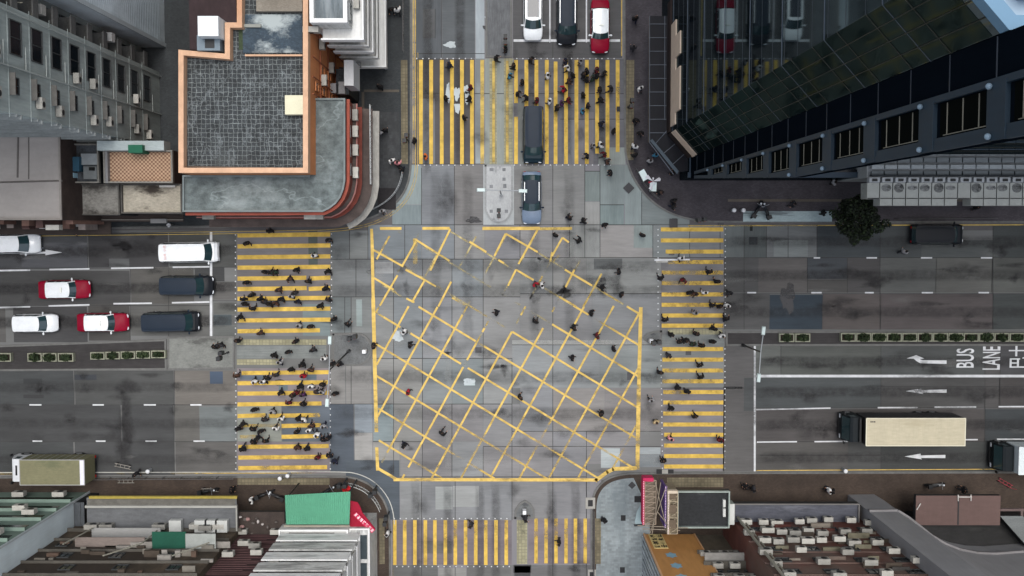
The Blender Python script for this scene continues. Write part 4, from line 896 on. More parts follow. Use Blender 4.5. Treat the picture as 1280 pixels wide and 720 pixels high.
for i, (z, x, y, c, leg, lab) in enumerate(recs):
    q = random.Random(i * 17 + 3); k = q.randrange(6)
    if z == 'LL': lab = lab.replace(' below the median', '')
    if z == 'RL': lab = lab.replace(' below the median', '')
    for a, b in SHORT:
        if len(lab.split()) > 16: lab = lab.replace(a, b).replace(' ,', ',')
    if len(lab.split()) > 16: lab = lab.replace('the ', '', 1)
    if len(lab.split()) > 16: lab = ' '.join(lab.replace('the ', '').split()[:16])
    o = obj('person', POSES[k][0]); tag(o, lab, 'person', 'pedestrians on the crosswalks' if z in ('LC', 'LL', 'LM', 'TC', 'TL', 'RU', 'RM', 'RL', 'BC') else 'pedestrians on the street')
    obj('jacket', dressed(k, 1, c), o); obj('trousers', dressed(k, 2, leg), o); obj('hair', dressed(k, 3, m_hair[q.random() < .2]), o); obj('face', POSES[k][4], o); obj('shoe', POSES[k][5][0], o); obj('shoe', POSES[k][5][1], o)
    if z in ('LC', 'LL', 'LM', 'RU', 'RM', 'RL'): base = 90 if q.random() < .5 else -90
    elif z in ('TC', 'TL', 'BC'): base = 0 if q.random() < .5 else 180
    elif z in ('NW', 'NE') and x < 830: base = 90 * q.choice((1, -1))
    else: base = q.choice((0, 45, 135, 180, -45, -90))
    pvm = z in ('NW', 'NE', 'SW', 'SE') and not (x, y) == (1130, 315) or (x, y) in ((822, 427), (269, 434), (276, 431), (656, 648), (467, 432))
    xx, yy = P(x, y, 1.2); o.location = (xx, yy, .135 if pvm else .04); o.rotation_euler = (0, 0, R(base + q.uniform(-22, 22)))
    s = q.uniform(1.0, 1.1); o.scale = (s * 1.08, s * 1.08, s)
# ------------------------------------------------------------------ street furniture
m_steel = mat('galvanised', (150, 154, 156), rough=.45, metal=.3, var=.08)
m_dark = mat('dark_metal', (34, 36, 38), rough=.5, var=.1)
m_lhead = mat('lamp_head_pale', (176, 190, 188), rough=.4, var=.05)
def lamp(label, base, heads, top=10.4, split=None):
    bx_, by_ = P(*base); e = empty('street_lamp', (bx_, by_, .1), label, 'street lamp', 'tall street lamps')
    hp = [Vector((*P(h[0], h[1], top), top)) for h in heads]; mid = (hp[0] + hp[1]) / 2 if len(hp) > 1 else hp[0]
    tp = Vector((bx_, by_, top - .25)) if split is None else Vector((*P(*split, top - .2), top - .2))
    mb = MB(); mb.tube((bx_, by_, .1), (tp.x, tp.y, tp.z), .09, 10, 0, .055); mb.tube((bx_, by_, .1), (bx_, by_, 1.1), .15, 10); mb.build('pole', m_dark if split else m_steel, e)
    for h in hp:
        mb = MB(); mb.tube(tp, h, .04, 8); mb.build('arm', m_steel, e)
        d = (h - tp); d.z = 0; d.normalize(); mb = MB(); c = (h.x + d.x * .3, h.y + d.y * .3)
        mb.obox(c, (d.x, d.y), .72, .3, h.z - .1, h.z + .06, 0, .85); mb.build('lamp_head', m_lhead, e)
lamp('twin headed street lamp on the rounded island right of the left crosswalk', (437, 438), ((412, 430), (409, 499)), split=(411.5, 463))
lamp('twin headed street lamp on the pale traffic island above the box junction', (626.5, 243), ((606, 237.5), (649, 238.5)))
lamp('twin headed street lamp on the right median beside the right crosswalk', (928, 431), ((954, 418), (949, 468)), split=(951, 440))
def signal(label, px, py, ang=0, h=3.3):
    x, y = P(px, py); e = empty('traffic_light', (x, y, .13), label, 'traffic light', 'traffic lights at the junction'); d = (math.cos(R(ang)), math.sin(R(ang)))
    mb = MB(); mb.tube((x, y, .13), (x, y, h), .06, 8); mb.tube((x, y, .13), (x, y, .5), .1, 8); mb.build('pole', m_dark, e)
    for s in (-1, 1):
        cx, cy = x + d[0] * .26 * s, y + d[1] * .26 * s; mb = MB(); mb.box(cx - .17, cy - .17, h - .95, cx + .17, cy + .17, h); mb.tube((x, y, h - .5), (cx, cy, h - .5), .03)
        ho = mb.build('signal_head', m_dark, e)
        for i, c in enumerate(((120, 20, 18), (110, 80, 16), (16, 80, 50))):
            mb = MB(); mb.tube((cx, cy - .165, h - .17 - .3 * i), (cx, cy - .2, h - .17 - .3 * i), .1, 10); mb.build('lens', mat('lens%d' % i, c, var=0, rough=.3), ho)
for a in (('black traffic light at the top of the rounded left island', 446, 418, 20), ('black traffic light at the round end of the pale top island', 624, 267, 90), ('black traffic light on the curved kerb at lower left, upper one', 471, 607, 40),
          ('black traffic light on the curved kerb at lower left, beside the first stripe', 486.5, 640, 80), ('black traffic light on the pavement left of the curved kerb, above the green roof', 434, 597.5, 0), ('black traffic light on the pointed island right of the box junction', 815, 424, 10),
          ('black traffic light on the dark top island above the crosswalk', 632, 57, 90), ('black traffic light by the corner tree pit at upper right kerb', 870, 275, 10), ('black traffic light on the kerb right of the top crosswalk', 785, 134, 80),
          ('black traffic light left of the top crosswalk on the dark pavement', 511, 176, 70), ('black traffic light at the right end of the left median', 286, 440, 70)): signal(*a)
def bollard(label, px, py):
    x, y = P(px, py); e = empty('lit_bollard', (x, y, .13), label, 'bollard', 'white keep left bollards on the islands')
    mb = MB(); mb.box(x - .2, y - .2, .13, x + .2, y + .2, .3); mb.build('base', m_dark, e); mb = MB(); mb.obox((x, y), (1, 0), .36, .36, .3, 1.15, 0, .85); mb.build('cover', mat('bollard_white', (222, 224, 226), var=.04, rough=.4), e)
bollard('white square bollard on the rounded island right of the left crosswalk', 457, 438); bollard('white square bollard on the pointed island at the bottom crosswalk', 655.5, 637); bollard('white square bollard on the pointed island left of the right crosswalk', 812.5, 425)
def railing(label, pts, h=1.05, m=None, z=.13, step=1.6, group='guard railings'):
    pts = [Vector((*P(*p), z)) for p in pts] if pts and abs(pts[0][0]) > 90 or True and isinstance(pts[0], tuple) and len(pts[0]) == 2 and pts[0][0] > 60 else [Vector((p[0], p[1], z)) for p in pts]
    return pts
def rail(label, pts, world=False, m=None, h=1.05, z=.13, step=1.5, thick=.03):
    p3 = [Vector((*(q if world else P(*q)), z)) for q in pts]; e = empty('guard_railing', tuple(p3[0]), label, 'railing', 'guard railings along the kerbs'); m = m or m_steel
    for hh in (h, h * .15):
        mb = MB()
        for a, b in zip(p3, p3[1:]): mb.tube(a + Vector((0, 0, hh)), b + Vector((0, 0, hh)), thick, 6)
        mb.build('rail', m, e)
    mb = MB(); mp_ = MB()
    for a, b in zip(p3, p3[1:]):
        n = max(1, int((b - a).length / .28))
        for i in range(n): q = a.lerp(b, (i + .5) / n); mb.tube(q + Vector((0, 0, h * .15)), q + Vector((0, 0, h)), .009, 4)
        n = max(1, int((b - a).length / step))
        for i in range(n): q = a.lerp(b, i / n); mp_.tube(q, q + Vector((0, 0, h + .04)), .035, 6)
    mb.build('bars', m, e); mp_.build('posts', m, e)
m_rd = mat('rail_dark', (84, 84, 84), rough=.5, metal=.2, var=.1)
def clip(ln, d, f):
    a = offset_line(ln, d); b = offset_line(ln, -d); return [p for p in a if f(p)], [p for p in b if f(p)]
q1 = [p for p in offset_line(NW, -.7) if -13.5 < p[0] < -9.3 and -1 < p[1] < 5.2]; q2 = [p for p in offset_line(NW, .7) if -13.5 < p[0] < -9.3 and -1 < p[1] < 5.2]
rail('guard railing round the curved pavement corner at upper left', q1 if min(p[0] for p in q1) < min(p[0] for p in q2) else q2, True)
rail('guard railing on the dark pavement left of the top road', ((505, -40), (505, 66)), m=m_rd)
rail('guard railing along the upper left pavement, street side', ((90, 292), (184, 290.5), (288, 288)), m=m_rd)
rail('guard railing along the upper left pavement, inner line by the shops', ((92, 275), (160, 275), (226, 274.5)), m=m_rd)
rail('guard railing along the middle of the upper left pavement', ((160, 283), (330, 282)), m=m_rd)
q = [p for p in offset_line(SW, .6) if p[0] > -15.2 and p[1] > -26]; q_ = [p for p in offset_line(SW, -.6) if p[0] > -15.2 and p[1] > -26]
rail('guard railing round the curved pavement corner at lower left', q if sum(p[1] for p in q) / len(q) < sum(p[1] for p in q_) / len(q_) else q_, True, m=mat('rail_light', (176, 178, 176), rough=.45, var=.05))
rail('guard railing left of the pale corner paving at lower right', ((741.5, 636), (741.5, 730)), m=m_rd)
rail('guard railing along the kerb right of the street tree', ((1118, 274), (1180, 273.5), (1240, 273)), m=m_rd)
rail('guard railing round the pavement corner by the white boards', ((794, 212), (802, 228), (812, 240), (822, 249)), m=m_rd)
rail('guard railing on the lower left pavement behind the parked truck', ((118, 596), (296, 595)), m=m_rd)
# white round markers seen as dots: litter bins and posts
def bin_(label, px, py, c=(206, 208, 210), r=.16):
    x, y = P(px, py); e = empty('litter_bin', (x, y, .13), label, 'bin', 'small white topped posts')
    mb = MB(); mb.tube((x, y, .13), (x, y, .95), r, 12); mb.build('post', m_steel, e); mb = MB(); mb.ell((x, y, .96), (r * 1.25, r * 1.25, .1), 0, 12, 6); mb.build('cap', mat('cap_white%d' % c[0], c, var=.05), e)
for a in (('white topped post on the kerb line below the big lorry', 1053, 586), ('white topped post on the upper left pavement above the minibus', 215, 281.5), ('white topped post at the right end of the upper left pavement', 280, 276.5), ('white topped post near the patterned terrace on the pavement edge', 127, 282),
          ('left one of two white topped posts below the left crosswalk', 352.5, 595.3), ('right one of two white topped posts below the left crosswalk', 362, 592), ('white topped post at the kerb beside the lower left truck', 189, 586.5), ('white topped post on the dark pavement near the white sign blade', 483, 85.5),
          ('white topped post left of the pale kerb strip, left of a pair', 915, 263), ('white topped post left of the pale kerb strip, right of a pair', 926.7, 263)): bin_(*a)
# planters
m_trough = mat('trough_pale', (140, 142, 124), var=.2, rough=.7); m_leaf = mat('hedge_leaf', (34, 46, 26), var=.4, scale=3, rough=.8); m_soil = mat('soil', (40, 32, 24), var=.3)
def leafmesh(mb, c, r, n, s, seed, zf=0.):
    q = random.Random(seed)
    for _ in range(n):
        while True:
            p = Vector((q.uniform(-1, 1), q.uniform(-1, 1), q.uniform(-1, 1)))
            if .3 < p.length < 1: break
        p = Vector((c[0] + p.x * r[0], c[1] + p.y * r[1], c[2] + p.z * r[2])); u = Vector((q.uniform(-1, 1), q.uniform(-1, 1), q.uniform(-.5, .5))).normalized(); w_ = u.cross(Vector((q.uniform(-1, 1), q.uniform(-1, 1), q.uniform(-1, 1)))).normalized(); k = s * q.uniform(.6, 1.3)
        mb.face([p - u * k, p + w_ * k * .6, p + u * k, p - w_ * k * .6], q.choice((0, 0, 1)))
def planter(label, x0, y0, x1, y1, seed):
    a = P(x0, y0, .6); b = P(x1, y1, .6); cx, cy = (a[0] + b[0]) / 2, (a[1] + b[1]) / 2; W = abs(b[0] - a[0]) - .04; D = abs(a[1] - b[1]); e = empty('planter', (cx, cy, .13), label, 'planter', 'planters on the road median')
    mb = MB(); t = .09; z0, z1 = .13, .62
    mb.box(cx - W / 2, cy - D / 2, z0, cx + W / 2, cy - D / 2 + t, z1); mb.box(cx - W / 2, cy + D / 2 - t, z0, cx + W / 2, cy + D / 2, z1)
    mb.box(cx - W / 2, cy - D / 2 + t, z0, cx - W / 2 + t, cy + D / 2 - t, z1); mb.box(cx + W / 2 - t, cy - D / 2 + t, z0, cx + W / 2, cy + D / 2 - t, z1); mb.build('trough', m_trough, e)
    mb = MB(); mb.box(cx - W / 2 + t, cy - D / 2 + t, z0, cx + W / 2 - t, cy + D / 2 - t, .5); mb.build('soil', m_soil, e)
    mb = MB(); leafmesh(mb, (cx, cy, .68), ((W / 2 - .1) * (.75 + .3 * ((seed * 7) % 5) / 4), (D / 2 - .02) * (.8 + .3 * ((seed * 3) % 4) / 3), .2 + .12 * (seed % 3)), 170 + 40 * (seed % 4), .12, seed); mb.build('hedge', [m_leaf, mat('hedge_leaf_light', (52, 64, 38), var=.3, scale=3)], e)
pl = [(-5, 441.5, 14, 452), (34, 441.5, 52.5, 452), (53, 441.5, 71, 452), (72, 441.5, 92, 452)] + [(112.5 + 19 * i, 440.4 - .55 * i, 131 + 19 * i, 449.5 - .45 * i) for i in range(5)]
nm_ = ['at the left edge of the photo', 'left of the middle trio', 'centre of the middle trio', 'right of the middle trio'] + ['%s from the left in the row of five beside the taxi lane' % w_ for w_ in ('first', 'second', 'third', 'fourth', 'fifth')]
for i, (q, n_) in enumerate(zip(pl, nm_)): planter('pale trough with dark hedge on the left median, ' + n_ if i < 4 else 'pale hedge trough ' + n_, *q, seed=i)
planter('pale hedge trough on the right median, left one of the separate pair', 974, 417, 993, 427.5, 30); planter('pale hedge trough on the right median, right one of the separate pair', 994, 417, 1013, 427.5, 31)
for i in range(12): planter('pale hedge trough, %s from the left in the long row on the right median' % ordn(i), 1051 + 19.2 * i, 416.5, 1069.8 + 19.2 * i, 427, 40 + i)
# street tree
e = empty('street_tree', (*P(1073, 271), .13), 'dark leafy street tree on the kerb left of the stopped black car', 'tree')
tx, ty = P(1075, 273, 6)
mb = MB(); bx0 = P(1073, 271); mb.tube((*bx0, .13), (tx, ty, 3.6), .2, 10, 0, .13)
q = random.Random(4); tips = []
for i in range(9):
    t = i * .7; a = Vector((tx, ty, 3.2 + .1 * i)); b_ = a + Vector((math.cos(t) * 1.5, math.sin(t) * 1.3, 1.6 + q.random())); mb.tube(a, b_, .09, 6, 0, .03); tips.append(b_)
mb.build('trunk', mat('bark', (66, 56, 46), var=.3, scale=3), e)
mb = MB()
for i, b_ in enumerate(tips + [Vector((tx, ty, 6.6)), Vector((tx - .8, ty + .5, 6.3)), Vector((tx + .9, ty - .2, 6.2)), Vector((tx + .3, ty - 1.3, 5.8))]): leafmesh(mb, b_, (.55 + .12 * (i % 5), .5 + .13 * ((i * 3) % 4), .6), 190, .15, 100 + i)
leafmesh(mb, (tx + .2, ty - .1, 5.2), (1.7, 1.3, 1.0), 700, .13, 77)
q = random.Random(31)
for i in range(13):
    t = q.uniform(0, 6.28); r_ = q.uniform(1.2, 2.2); leafmesh(mb, (tx + r_ * math.cos(t), ty + .85 * r_ * math.sin(t), 4.9 + q.uniform(-.6, .8)), (q.uniform(.35, .8), q.uniform(.3, .7), .4), 150, .13, 200 + i)
mb.build('crown', [mat('tree_leaf', (16, 24, 14), var=.4, scale=1.5), mat('tree_leaf_light', (34, 46, 25), var=.4, scale=1.5)], e)
# stall boards on the corner
def board(label, px, py, ang, w, d, c):
    x, y = P(px, py, .9); e = empty('folding_table', (x, y, .13), label, 'table', 'tables on the corner pavement'); ax = (math.cos(R(ang)), math.sin(R(ang)))
    mb = MB(); mb.obox((x, y), ax, w, d, .82, .88); mb.build('tabletop', mat('board_%d' % c[0], c, var=.05), e)
    for a_ in (-.42, .42):
        for b_ in (-.4, .4): cx, cy = x + ax[0] * a_ * w - ax[1] * b_ * d, y + ax[1] * a_ * w + ax[0] * b_ * d; mb = MB(); mb.tube((cx, cy, .13), (cx, cy, .82), .02, 6); mb.build('leg', m_steel, e)
board('white folding table at the curved kerb, upper one of two', 804.5, 219, -60, .95, .6, (212, 226, 224)); board('white folding table at the curved kerb, lower one of two', 816.5, 233.5, 88, .8, .6, (214, 228, 226))
x, y = P(815, 227, 1.5); e = empty('parasol', (x, y, .13), 'folded white parasol with a red panel between the two white tables', 'parasol')
mb = MB(); mb.tube((x, y, .13), (x, y, 2.2), .02, 6); mb.build('pole', m_steel, e); mb = MB()
for i in range(6):
    t = i * math.pi / 3 + .3; L_ = (.7, .35)[i % 2]; mb.face([(x, y, 2.1), (x + L_ * math.cos(t - .25), y + L_ * math.sin(t - .25), 1.75), (x + L_ * 1.1 * math.cos(t), y + L_ * 1.1 * math.sin(t), 1.85), (x + L_ * math.cos(t + .25), y + L_ * math.sin(t + .25), 1.75)], 0 if i != 3 else 1)
mb.build('canopy', [mat('canvas_white', (206, 206, 210), var=.05), mat('canvas_red', (150, 28, 50))], e)
# red lantern / umbrella over the awning corner
x, y = P(433, 612, 2.2); e = empty('red_umbrella', (x, y, .13), 'small red umbrella at the upper right corner of the green roof', 'umbrella')
mb = MB(); mb.tube((x, y, .13), (x, y, 2.3), .025, 6); mb.build('pole', m_steel, e); mb = MB()
for i in range(8):
    t0, t1 = i * math.pi / 4, (i + 1) * math.pi / 4; mb.face([(x, y, 2.4), (x + .42 * math.cos(t0), y + .42 * math.sin(t0), 2.15), (x + .42 * math.cos(t1), y + .42 * math.sin(t1), 2.15)], i % 2)
mb.build('canopy', [mat('umb_red', (196, 30, 34), var=.05), mat('umb_red2', (168, 20, 28), var=.05)], e)
# bicycles-like handcarts
def cart(label, px, py, ang, red=False):
    x, y = P(px, py, .5); e = empty('handcart', (x, y, .13), label, 'cart', 'handcarts on the lower left street'); ax = Vector((math.cos(R(ang)), math.sin(R(ang)), 0)); nx = Vector((-ax.y, ax.x, 0)); c = Vector((x, y, .45)); mb = MB()
    for s in (-.13, .13): mb.tube(c - ax * .75 + nx * s, c + ax * .75 + nx * s, .025, 6)
    for t in (-.6, -.2, .2, .6): mb.tube(c + ax * t - nx * .13, c + ax * t + nx * .13, .02, 6)
    mb.tube(c + ax * .75 - nx * .13, c + ax * .95 + nx * .0 + Vector((0, 0, .5)), .02, 6); mb.build('frame', mat('cart_pale', (150, 146, 138), rough=.5) if not red else mat('cart_red', (150, 60, 70)), e)
    for s in (-.17, .17):
        for t in (-.55, .55): mb = MB(); k = c + ax * t + nx * s; mb.tube((k.x - nx.x * .03, k.y - nx.y * .03, .26), (k.x + nx.x * .03, k.y + nx.y * .03, .26), .13, 10); mb.build('wheel', m_tyre, e)
cart('pale handcart on the road by the dark stain at lower left', 153, 583, -12); cart('pale handcart on the pavement below the dark stain at lower left', 157, 602, 0); cart('reddish handcart on the pavement at the lower right edge', 1257, 604, -30, True); cart('pale handcart on the pavement above the yellow edged roof', 262, 613, 0)
# ------------------------------------------------------------------ buildings
m_win = mat('window_glass', (22, 28, 32), rough=.12, var=.0, spec=.6); m_frame = mat('window_frame', (120, 124, 124), rough=.5, var=.1); m_sill = mat('sill', (128, 126, 120), var=.2)
m_ac = mat('ac_casing', (176, 174, 166), rand=.5, var=.2, scale=3, rough=.6, stain=(2.5, .55, (112, 106, 96), .6)); m_acf = mat('ac_fan', (30, 32, 34), rough=.5)
# one air conditioner, wall behind it at y=0, facing +y
mb = MB(); mb.box(-.42, .08, 0, .42, .5, .56, 0); mb.tube((.08, .5, .28), (.08, .515, .28), .22, 14, 1); mb.box(-.36, 0, -.07, -.3, .46, -.01, 1); mb.box(.3, 0, -.07, .36, .46, -.01, 1)
_o = mb.build('air_conditioner', [m_ac, m_acf]); AC = _o.data; bpy.data.objects.remove(_o)
class Wall:
    """a vertical wall through p0 towards d (unit), outward normal n, from z0; u runs along d"""
    def __init__(s, parent, p0, d, n): s.e = parent; s.p = p0; s.d = d; s.n = n
    def at(s, u, z, o=0.): return (s.p[0] + s.d[0] * u + s.n[0] * o, s.p[1] + s.d[1] * u + s.n[1] * o, z)
    def slab(s, mb, u0, u1, z0, z1, o0, o1, mi=0):
        vs = [s.at(u0, z0, o0), s.at(u1, z0, o0), s.at(u1, z0, o1), s.at(u0, z0, o1), s.at(u0, z1, o0), s.at(u1, z1, o0), s.at(u1, z1, o1), s.at(u0, z1, o1)]
        mb.faces(vs, [(0, 3, 2, 1), (4, 5, 6, 7), (0, 1, 5, 4), (1, 2, 6, 5), (2, 3, 7, 6), (3, 0, 4, 7)], mi)
    def window(s, u0, u1, z0, z1, fm=None, bars=1, out=.1):
        t = .06; mb = MB()
        s.slab(mb, u0, u1, z0, z0 + t, 0, out); s.slab(mb, u0, u1, z1 - t, z1, 0, out); s.slab(mb, u0, u0 + t, z0 + t, z1 - t, 0, out); s.slab(mb, u1 - t, u1, z0 + t, z1 - t, 0, out)
        for i in range(bars): um = u0 + (u1 - u0) * (i + 1) / (bars + 1); s.slab(mb, um - .025, um + .025, z0 + t, z1 - t, 0, out * .8)
        f = mb.build('window', fm or m_frame, s.e); mb = MB(); mb.face([s.at(u0 + t, z0 + t, .035), s.at(u1 - t, z0 + t, .035), s.at(u1 - t, z1 - t, .035), s.at(u0 + t, z1 - t, .035)]); mb.build('pane', m_win, f)
    def ac(s, u, z, k=1., m=None, ext=0.):
        o = obj('air_conditioner', AC, s.e); v = Vector(s.at(u, z, ext)) - rootloc(s.e); o.location = v; o.rotation_euler = (0, 0, math.atan2(s.n[1], s.n[0]) - math.pi / 2); o.scale = (k, 1, k)
    def band(s, name, u0, u1, z0, z1, out, m):
        mb = MB(); s.slab(mb, u0, u1, z0, z1, .002, out); return mb.build(name, m, s.e)
def bld(name, label, poly, z0, z1, m, mroof=None, cat='building'):
    cx = sum(p[0] for p in poly) / len(poly); cy = sum(p[1] for p in poly) / len(poly)
    e = empty(name, (cx, cy, z0), label, cat); mb = MB(); mb.prism(poly, z0 - (.05 if z0 == 0 else 0), z1 - .02); mb.build('wall', m, e)
    a = sum(poly[i][0] * poly[(i + 1) % len(poly)][1] - poly[(i + 1) % len(poly)][0] * poly[i][1] for i in range(len(poly)))
    mb = MB(); mb.prism([(p[0] + (cx - p[0]) * .002, p[1] + (cy - p[1]) * .002) for p in poly], z1 - .02, z1); mb.build('roof', mroof or m, e); return e
def parapet(e, poly, z0, z1, t, m, name='parapet'):
    n = len(poly); ar = sum(poly[i][0] * poly[(i + 1) % n][1] - poly[(i + 1) % n][0] * poly[i][1] for i in range(n)); s_ = t if ar > 0 else -t; mb = MB()
    ins = []
    for i in range(n):
        p0, p1, p2 = Vector(poly[i - 1]), Vector(poly[i]), Vector(poly[(i + 1) % n]); d1 = (p1 - p0).normalized(); d2 = (p2 - p1).normalized(); n1 = Vector((-d1.y, d1.x)); n2 = Vector((-d2.y, d2.x)); b = (n1 + n2)
        k = s_ / max(.3, b.length_squared / 2) ; ins.append(tuple(p1 + b * k * .5 * (1)) if b.length > .01 else tuple(p1 + n1 * s_))
    ins = []
    for i in range(n):
        p0, p1, p2 = Vector(poly[i - 1]), Vector(poly[i]), Vector(poly[(i + 1) % n]); d1 = (p1 - p0).normalized(); d2 = (p2 - p1).normalized(); n1 = Vector((-d1.y, d1.x)); n2 = Vector((-d2.y, d2.x)); c = 1 + n1.dot(n2)
        ins.append(tuple(p1 + (n1 + n2) * (s_ / max(c, .4))))
    for i in range(n):
        j = (i + 1) % n; mb.prism([poly[i], poly[j], ins[j], ins[i]], z0, z1)
    return mb.build(name, m, e)
def rect(x0, y0, x1, y1, z):
    a = P(x0, y0, z); b = P(x1, y1, z); return [(a[0], b[1]), (b[0], b[1]), (b[0], a[1]), (a[0], a[1])]
def stuffbox(e, name, L, m, z0, hgt):
    for (x0, y0, x1, y1) in L: mb = MB(); mb.pbox(x0, y0, x1, y1, z0, z0 + hgt); mb.build(name, m, e)

# --- A tall grey residential block at upper left (east wall seen)
m_gre = mat('render_grey', (142, 150, 147), var=.28, scale=.5, streak='z', stain=(.3, .46, (62, 62, 60), .9)); XA = -31.75
e = bld('apartment_block', 'tall grey apartment block with stained wall, tall windows and air conditioners at upper left', [(XA, 7.3), (XA, 14.0), (XA - 1.6, 14.0), (XA - 1.6, 16.2), (-75, 16.2), (-75, 7.3)], 0, 52, m_gre, mat('roof_grey', (110, 110, 108)))
wl = Wall(e, (XA, 7.3), (0, 1), (1, 0))
for k in range(12):
    z = 3.2 + k * 3.0
    wl.window(3.7, 5.9, z - .4, z + 1.2, mat('frame_dark', (58, 60, 60)), 1)
    wl.window(1.2, 2.3, z + .1, z + 1.2, mat('frame_dark', (0, 0, 0)), 1)
    wl.band('window_hood', 1.1, 2.5, z + 1.25, z + 1.33, .4, mat('hood_dark', (92, 90, 86), var=.3, scale=2))
    if k % 3 != 2: wl.ac(.8 + .2 * (k % 2), z + .3, .9)
    if k in (1, 4, 5, 9): wl.ac(3.5, z + .3, .9)
mb = MB()
for u in (2.9, 6.3): mb.tube(wl.at(u, .1, .12), wl.at(u, 50, .12), .06, 8)
for k in range(14): mb.tube(wl.at(2.9, 2.4 + k * 3, .12), wl.at(4.4, 2.4 + k * 3, .12), .03, 6)
mb.build('drainpipe', mat('pipe_pale', (150, 156, 152), var=.1), e)
mb = MB()
for k in range(13): wl.slab(mb, -.3, 6.9, 4.55 + 3 * k, 4.62 + 3 * k, 0, .04)
mb.build('string_course', m_gre, e)
rc = Wall(e, (XA - 1.6, 14.0), (0, 1), (1, 0))
for k in range(12):
    z = 3 + k * 3.0
    mb = MB(); rc.slab(mb, .02, 1.3, z, z + .12, 0, 1.55); rc.slab(mb, .02, 1.3, z + .12, z + .8, 1.45, 1.55); mb.build('balcony', mat('balcony_dark', (84, 84, 82), var=.25), e)
    rc.window(.3, 1.7, z + .9, z + 2.2, mat('frame_dark', (0, 0, 0)))
    if k % 3 == 0: rc.ac(1.0, z + 1.2, .9, ext=.3)
for z, yk, cc in ((31, .4, (226, 228, 228)), (22.5, .5, (150, 148, 142)), (10, .9, (190, 190, 186))): mb = MB(); rc.slab(mb, yk, yk + .7, z, z + .7, .6, 1.4); mb.build('water_tank', mat('tank%d' % cc[0], cc, var=.08), e)
q = random.Random(3); mb = MB()
for k in range(26):
    z = 24 + q.random() * 9; u = q.uniform(.1, 1.9); mb.tube(rc.at(u, z, .5 + q.random()), rc.at(u + q.uniform(-.7, .7), z + q.uniform(-.6, .6), .9 + q.random() * .7), .035, 5)
mb.build('laundry_rack', mat('rack_pale', (176, 170, 150)), e)
sc_w = Wall(e, (XA, 7.3), (-1, 0), (0, -1)); mb = MB()
for k in range(15): sc_w.slab(mb, 0, 30, 2.85 + 3 * k, 2.95 + 3 * k, 0, .3); sc_w.slab(mb, 0, 30, 3.5 + 3 * k, 3.6 + 3 * k, .0, .18)
mb.build('walkway', mat('walkway_grey', (128, 132, 130), var=.25, scale=1), e)
# --- blue-grey brick wall block
m_bl = mat('brick_bluegrey', (142, 156, 164), pattern='brick', p=(.3, .14, .012, (112, 126, 136)), var=.2, scale=.4, stain=(.5, .56, (98, 108, 116), .7))
m_bl = mat('brick_pale_blue', (190, 200, 204), var=.16, scale=.8, streak='z', stain=(1.4, .56, (104, 116, 124), .6))
e = bld('tower_block', 'windowless pale blue brick tower behind the grey block at the top left', [(-31.2, 16.2), (-31.2, 60), (-75, 60), (-75, 16.2)], 0, 50, m_bl, mat('roof_grey', (0, 0, 0)))
wl = Wall(e, (-31.2, 16.2), (0, 1), (1, 0)); mb = MB()
for k in range(110): wl.slab(mb, .0, 44, 1.6 + k * .42, 1.62 + k * .42, .0, .015)
mb.build('brick_course', mat('course_line', (140, 152, 160), var=.3, scale=2), e)
wl.band('corner_pilaster', -.0, .35, 0, 50, .12, mat('pilaster', (160, 168, 170), var=.15))
# --- podium C beige roof and small terraces
m_bei = mat('roof_beige', (150, 145, 140), var=.1, scale=.35, stain=(.2, .58, (120, 116, 110), .6), rough=.9)
e = bld('low_building', 'low building with plain beige concrete roof at the left edge', rect(-300, 160, 78, 275, 12), 0, 12, mat('wall_brown', (56, 46, 42), var=.35), m_bei)
for a, b, w_ in (((23, 165), (22, 222), .07), ((78, 226), (0, 228), .07), ((36, 160), (36, 224), .04)):
    mb = MB(); A_ = P(*a, 12); B_ = P(*b, 12); mb.tube((*A_, 12.02), (*B_, 12.02), w_, 6); mb.build('roof_cable', mat('cable', (96, 92, 88)), e)
parapet(e, rect(-300, 160, 78, 275, 12), 11.99, 12.14, .14, mat('parapet_beige', (132, 126, 120), var=.15))
q = random.Random(8); sw = Wall(e, P(78, 275, 12), (-1, 0), (0, -1))
for k in range(13):
    u = k * .75 + .1; mb = MB(); sw.slab(mb, u, u + .6, 2.6 + q.random() * 3, 4 + q.random() * 6, 0, .25 + q.random() * .55); c = q.choice(((110, 84, 74), (134, 124, 118), (70, 48, 44), (150, 150, 148), (90, 70, 66))); mb.build('shop_sign', mat('sign%d' % c[0], c, var=.3, scale=2), e)
sw.ac(2.0, 8.6, 1.3, ext=.3)
mb = MB(); sw.slab(mb, -.2, 25, 2.4, 2.55, 0, 1.2); mb.build('canopy', mat('canopy_dark', (54, 46, 42), var=.3, scale=1), e)
e = bld('low_building', 'low roof cluttered with pipes and a blue panel between beige roof and patterned terrace', rect(78, 180, 126, 229, 9), 0, 9, m_dark, mat('roof_clutter', (70, 74, 78), var=.35, scale=1, stain=(.9, .5, (32, 34, 36), .8)))
parapet(e, rect(78, 180, 126, 229, 9), 8.99, 9.4, .12, mat('parapet_mid', (112, 110, 104), var=.2))
for b_ in ((88, 196, 99, 214, (44, 78, 96)), (101, 192, 122, 206, (132, 138, 140)), (78, 182, 86, 206, (92, 96, 98)), (104, 208, 121, 224, (100, 104, 104)), (88, 216, 92, 222, (140, 172, 184)), (111, 209, 117, 213, (14, 14, 14))):
    mb = MB(); mb.pbox(*b_[:4], 9, 9.3 + (b_[4][0] % 3) * .25); mb.build('roof_box', mat('rbox%d' % b_[4][0], b_[4], var=.2, scale=2), e)
mt = mat('tile_pattern', (168, 142, 116), pattern='tile', p=(6.3, (112, 82, 66)), var=.15, scale=1)
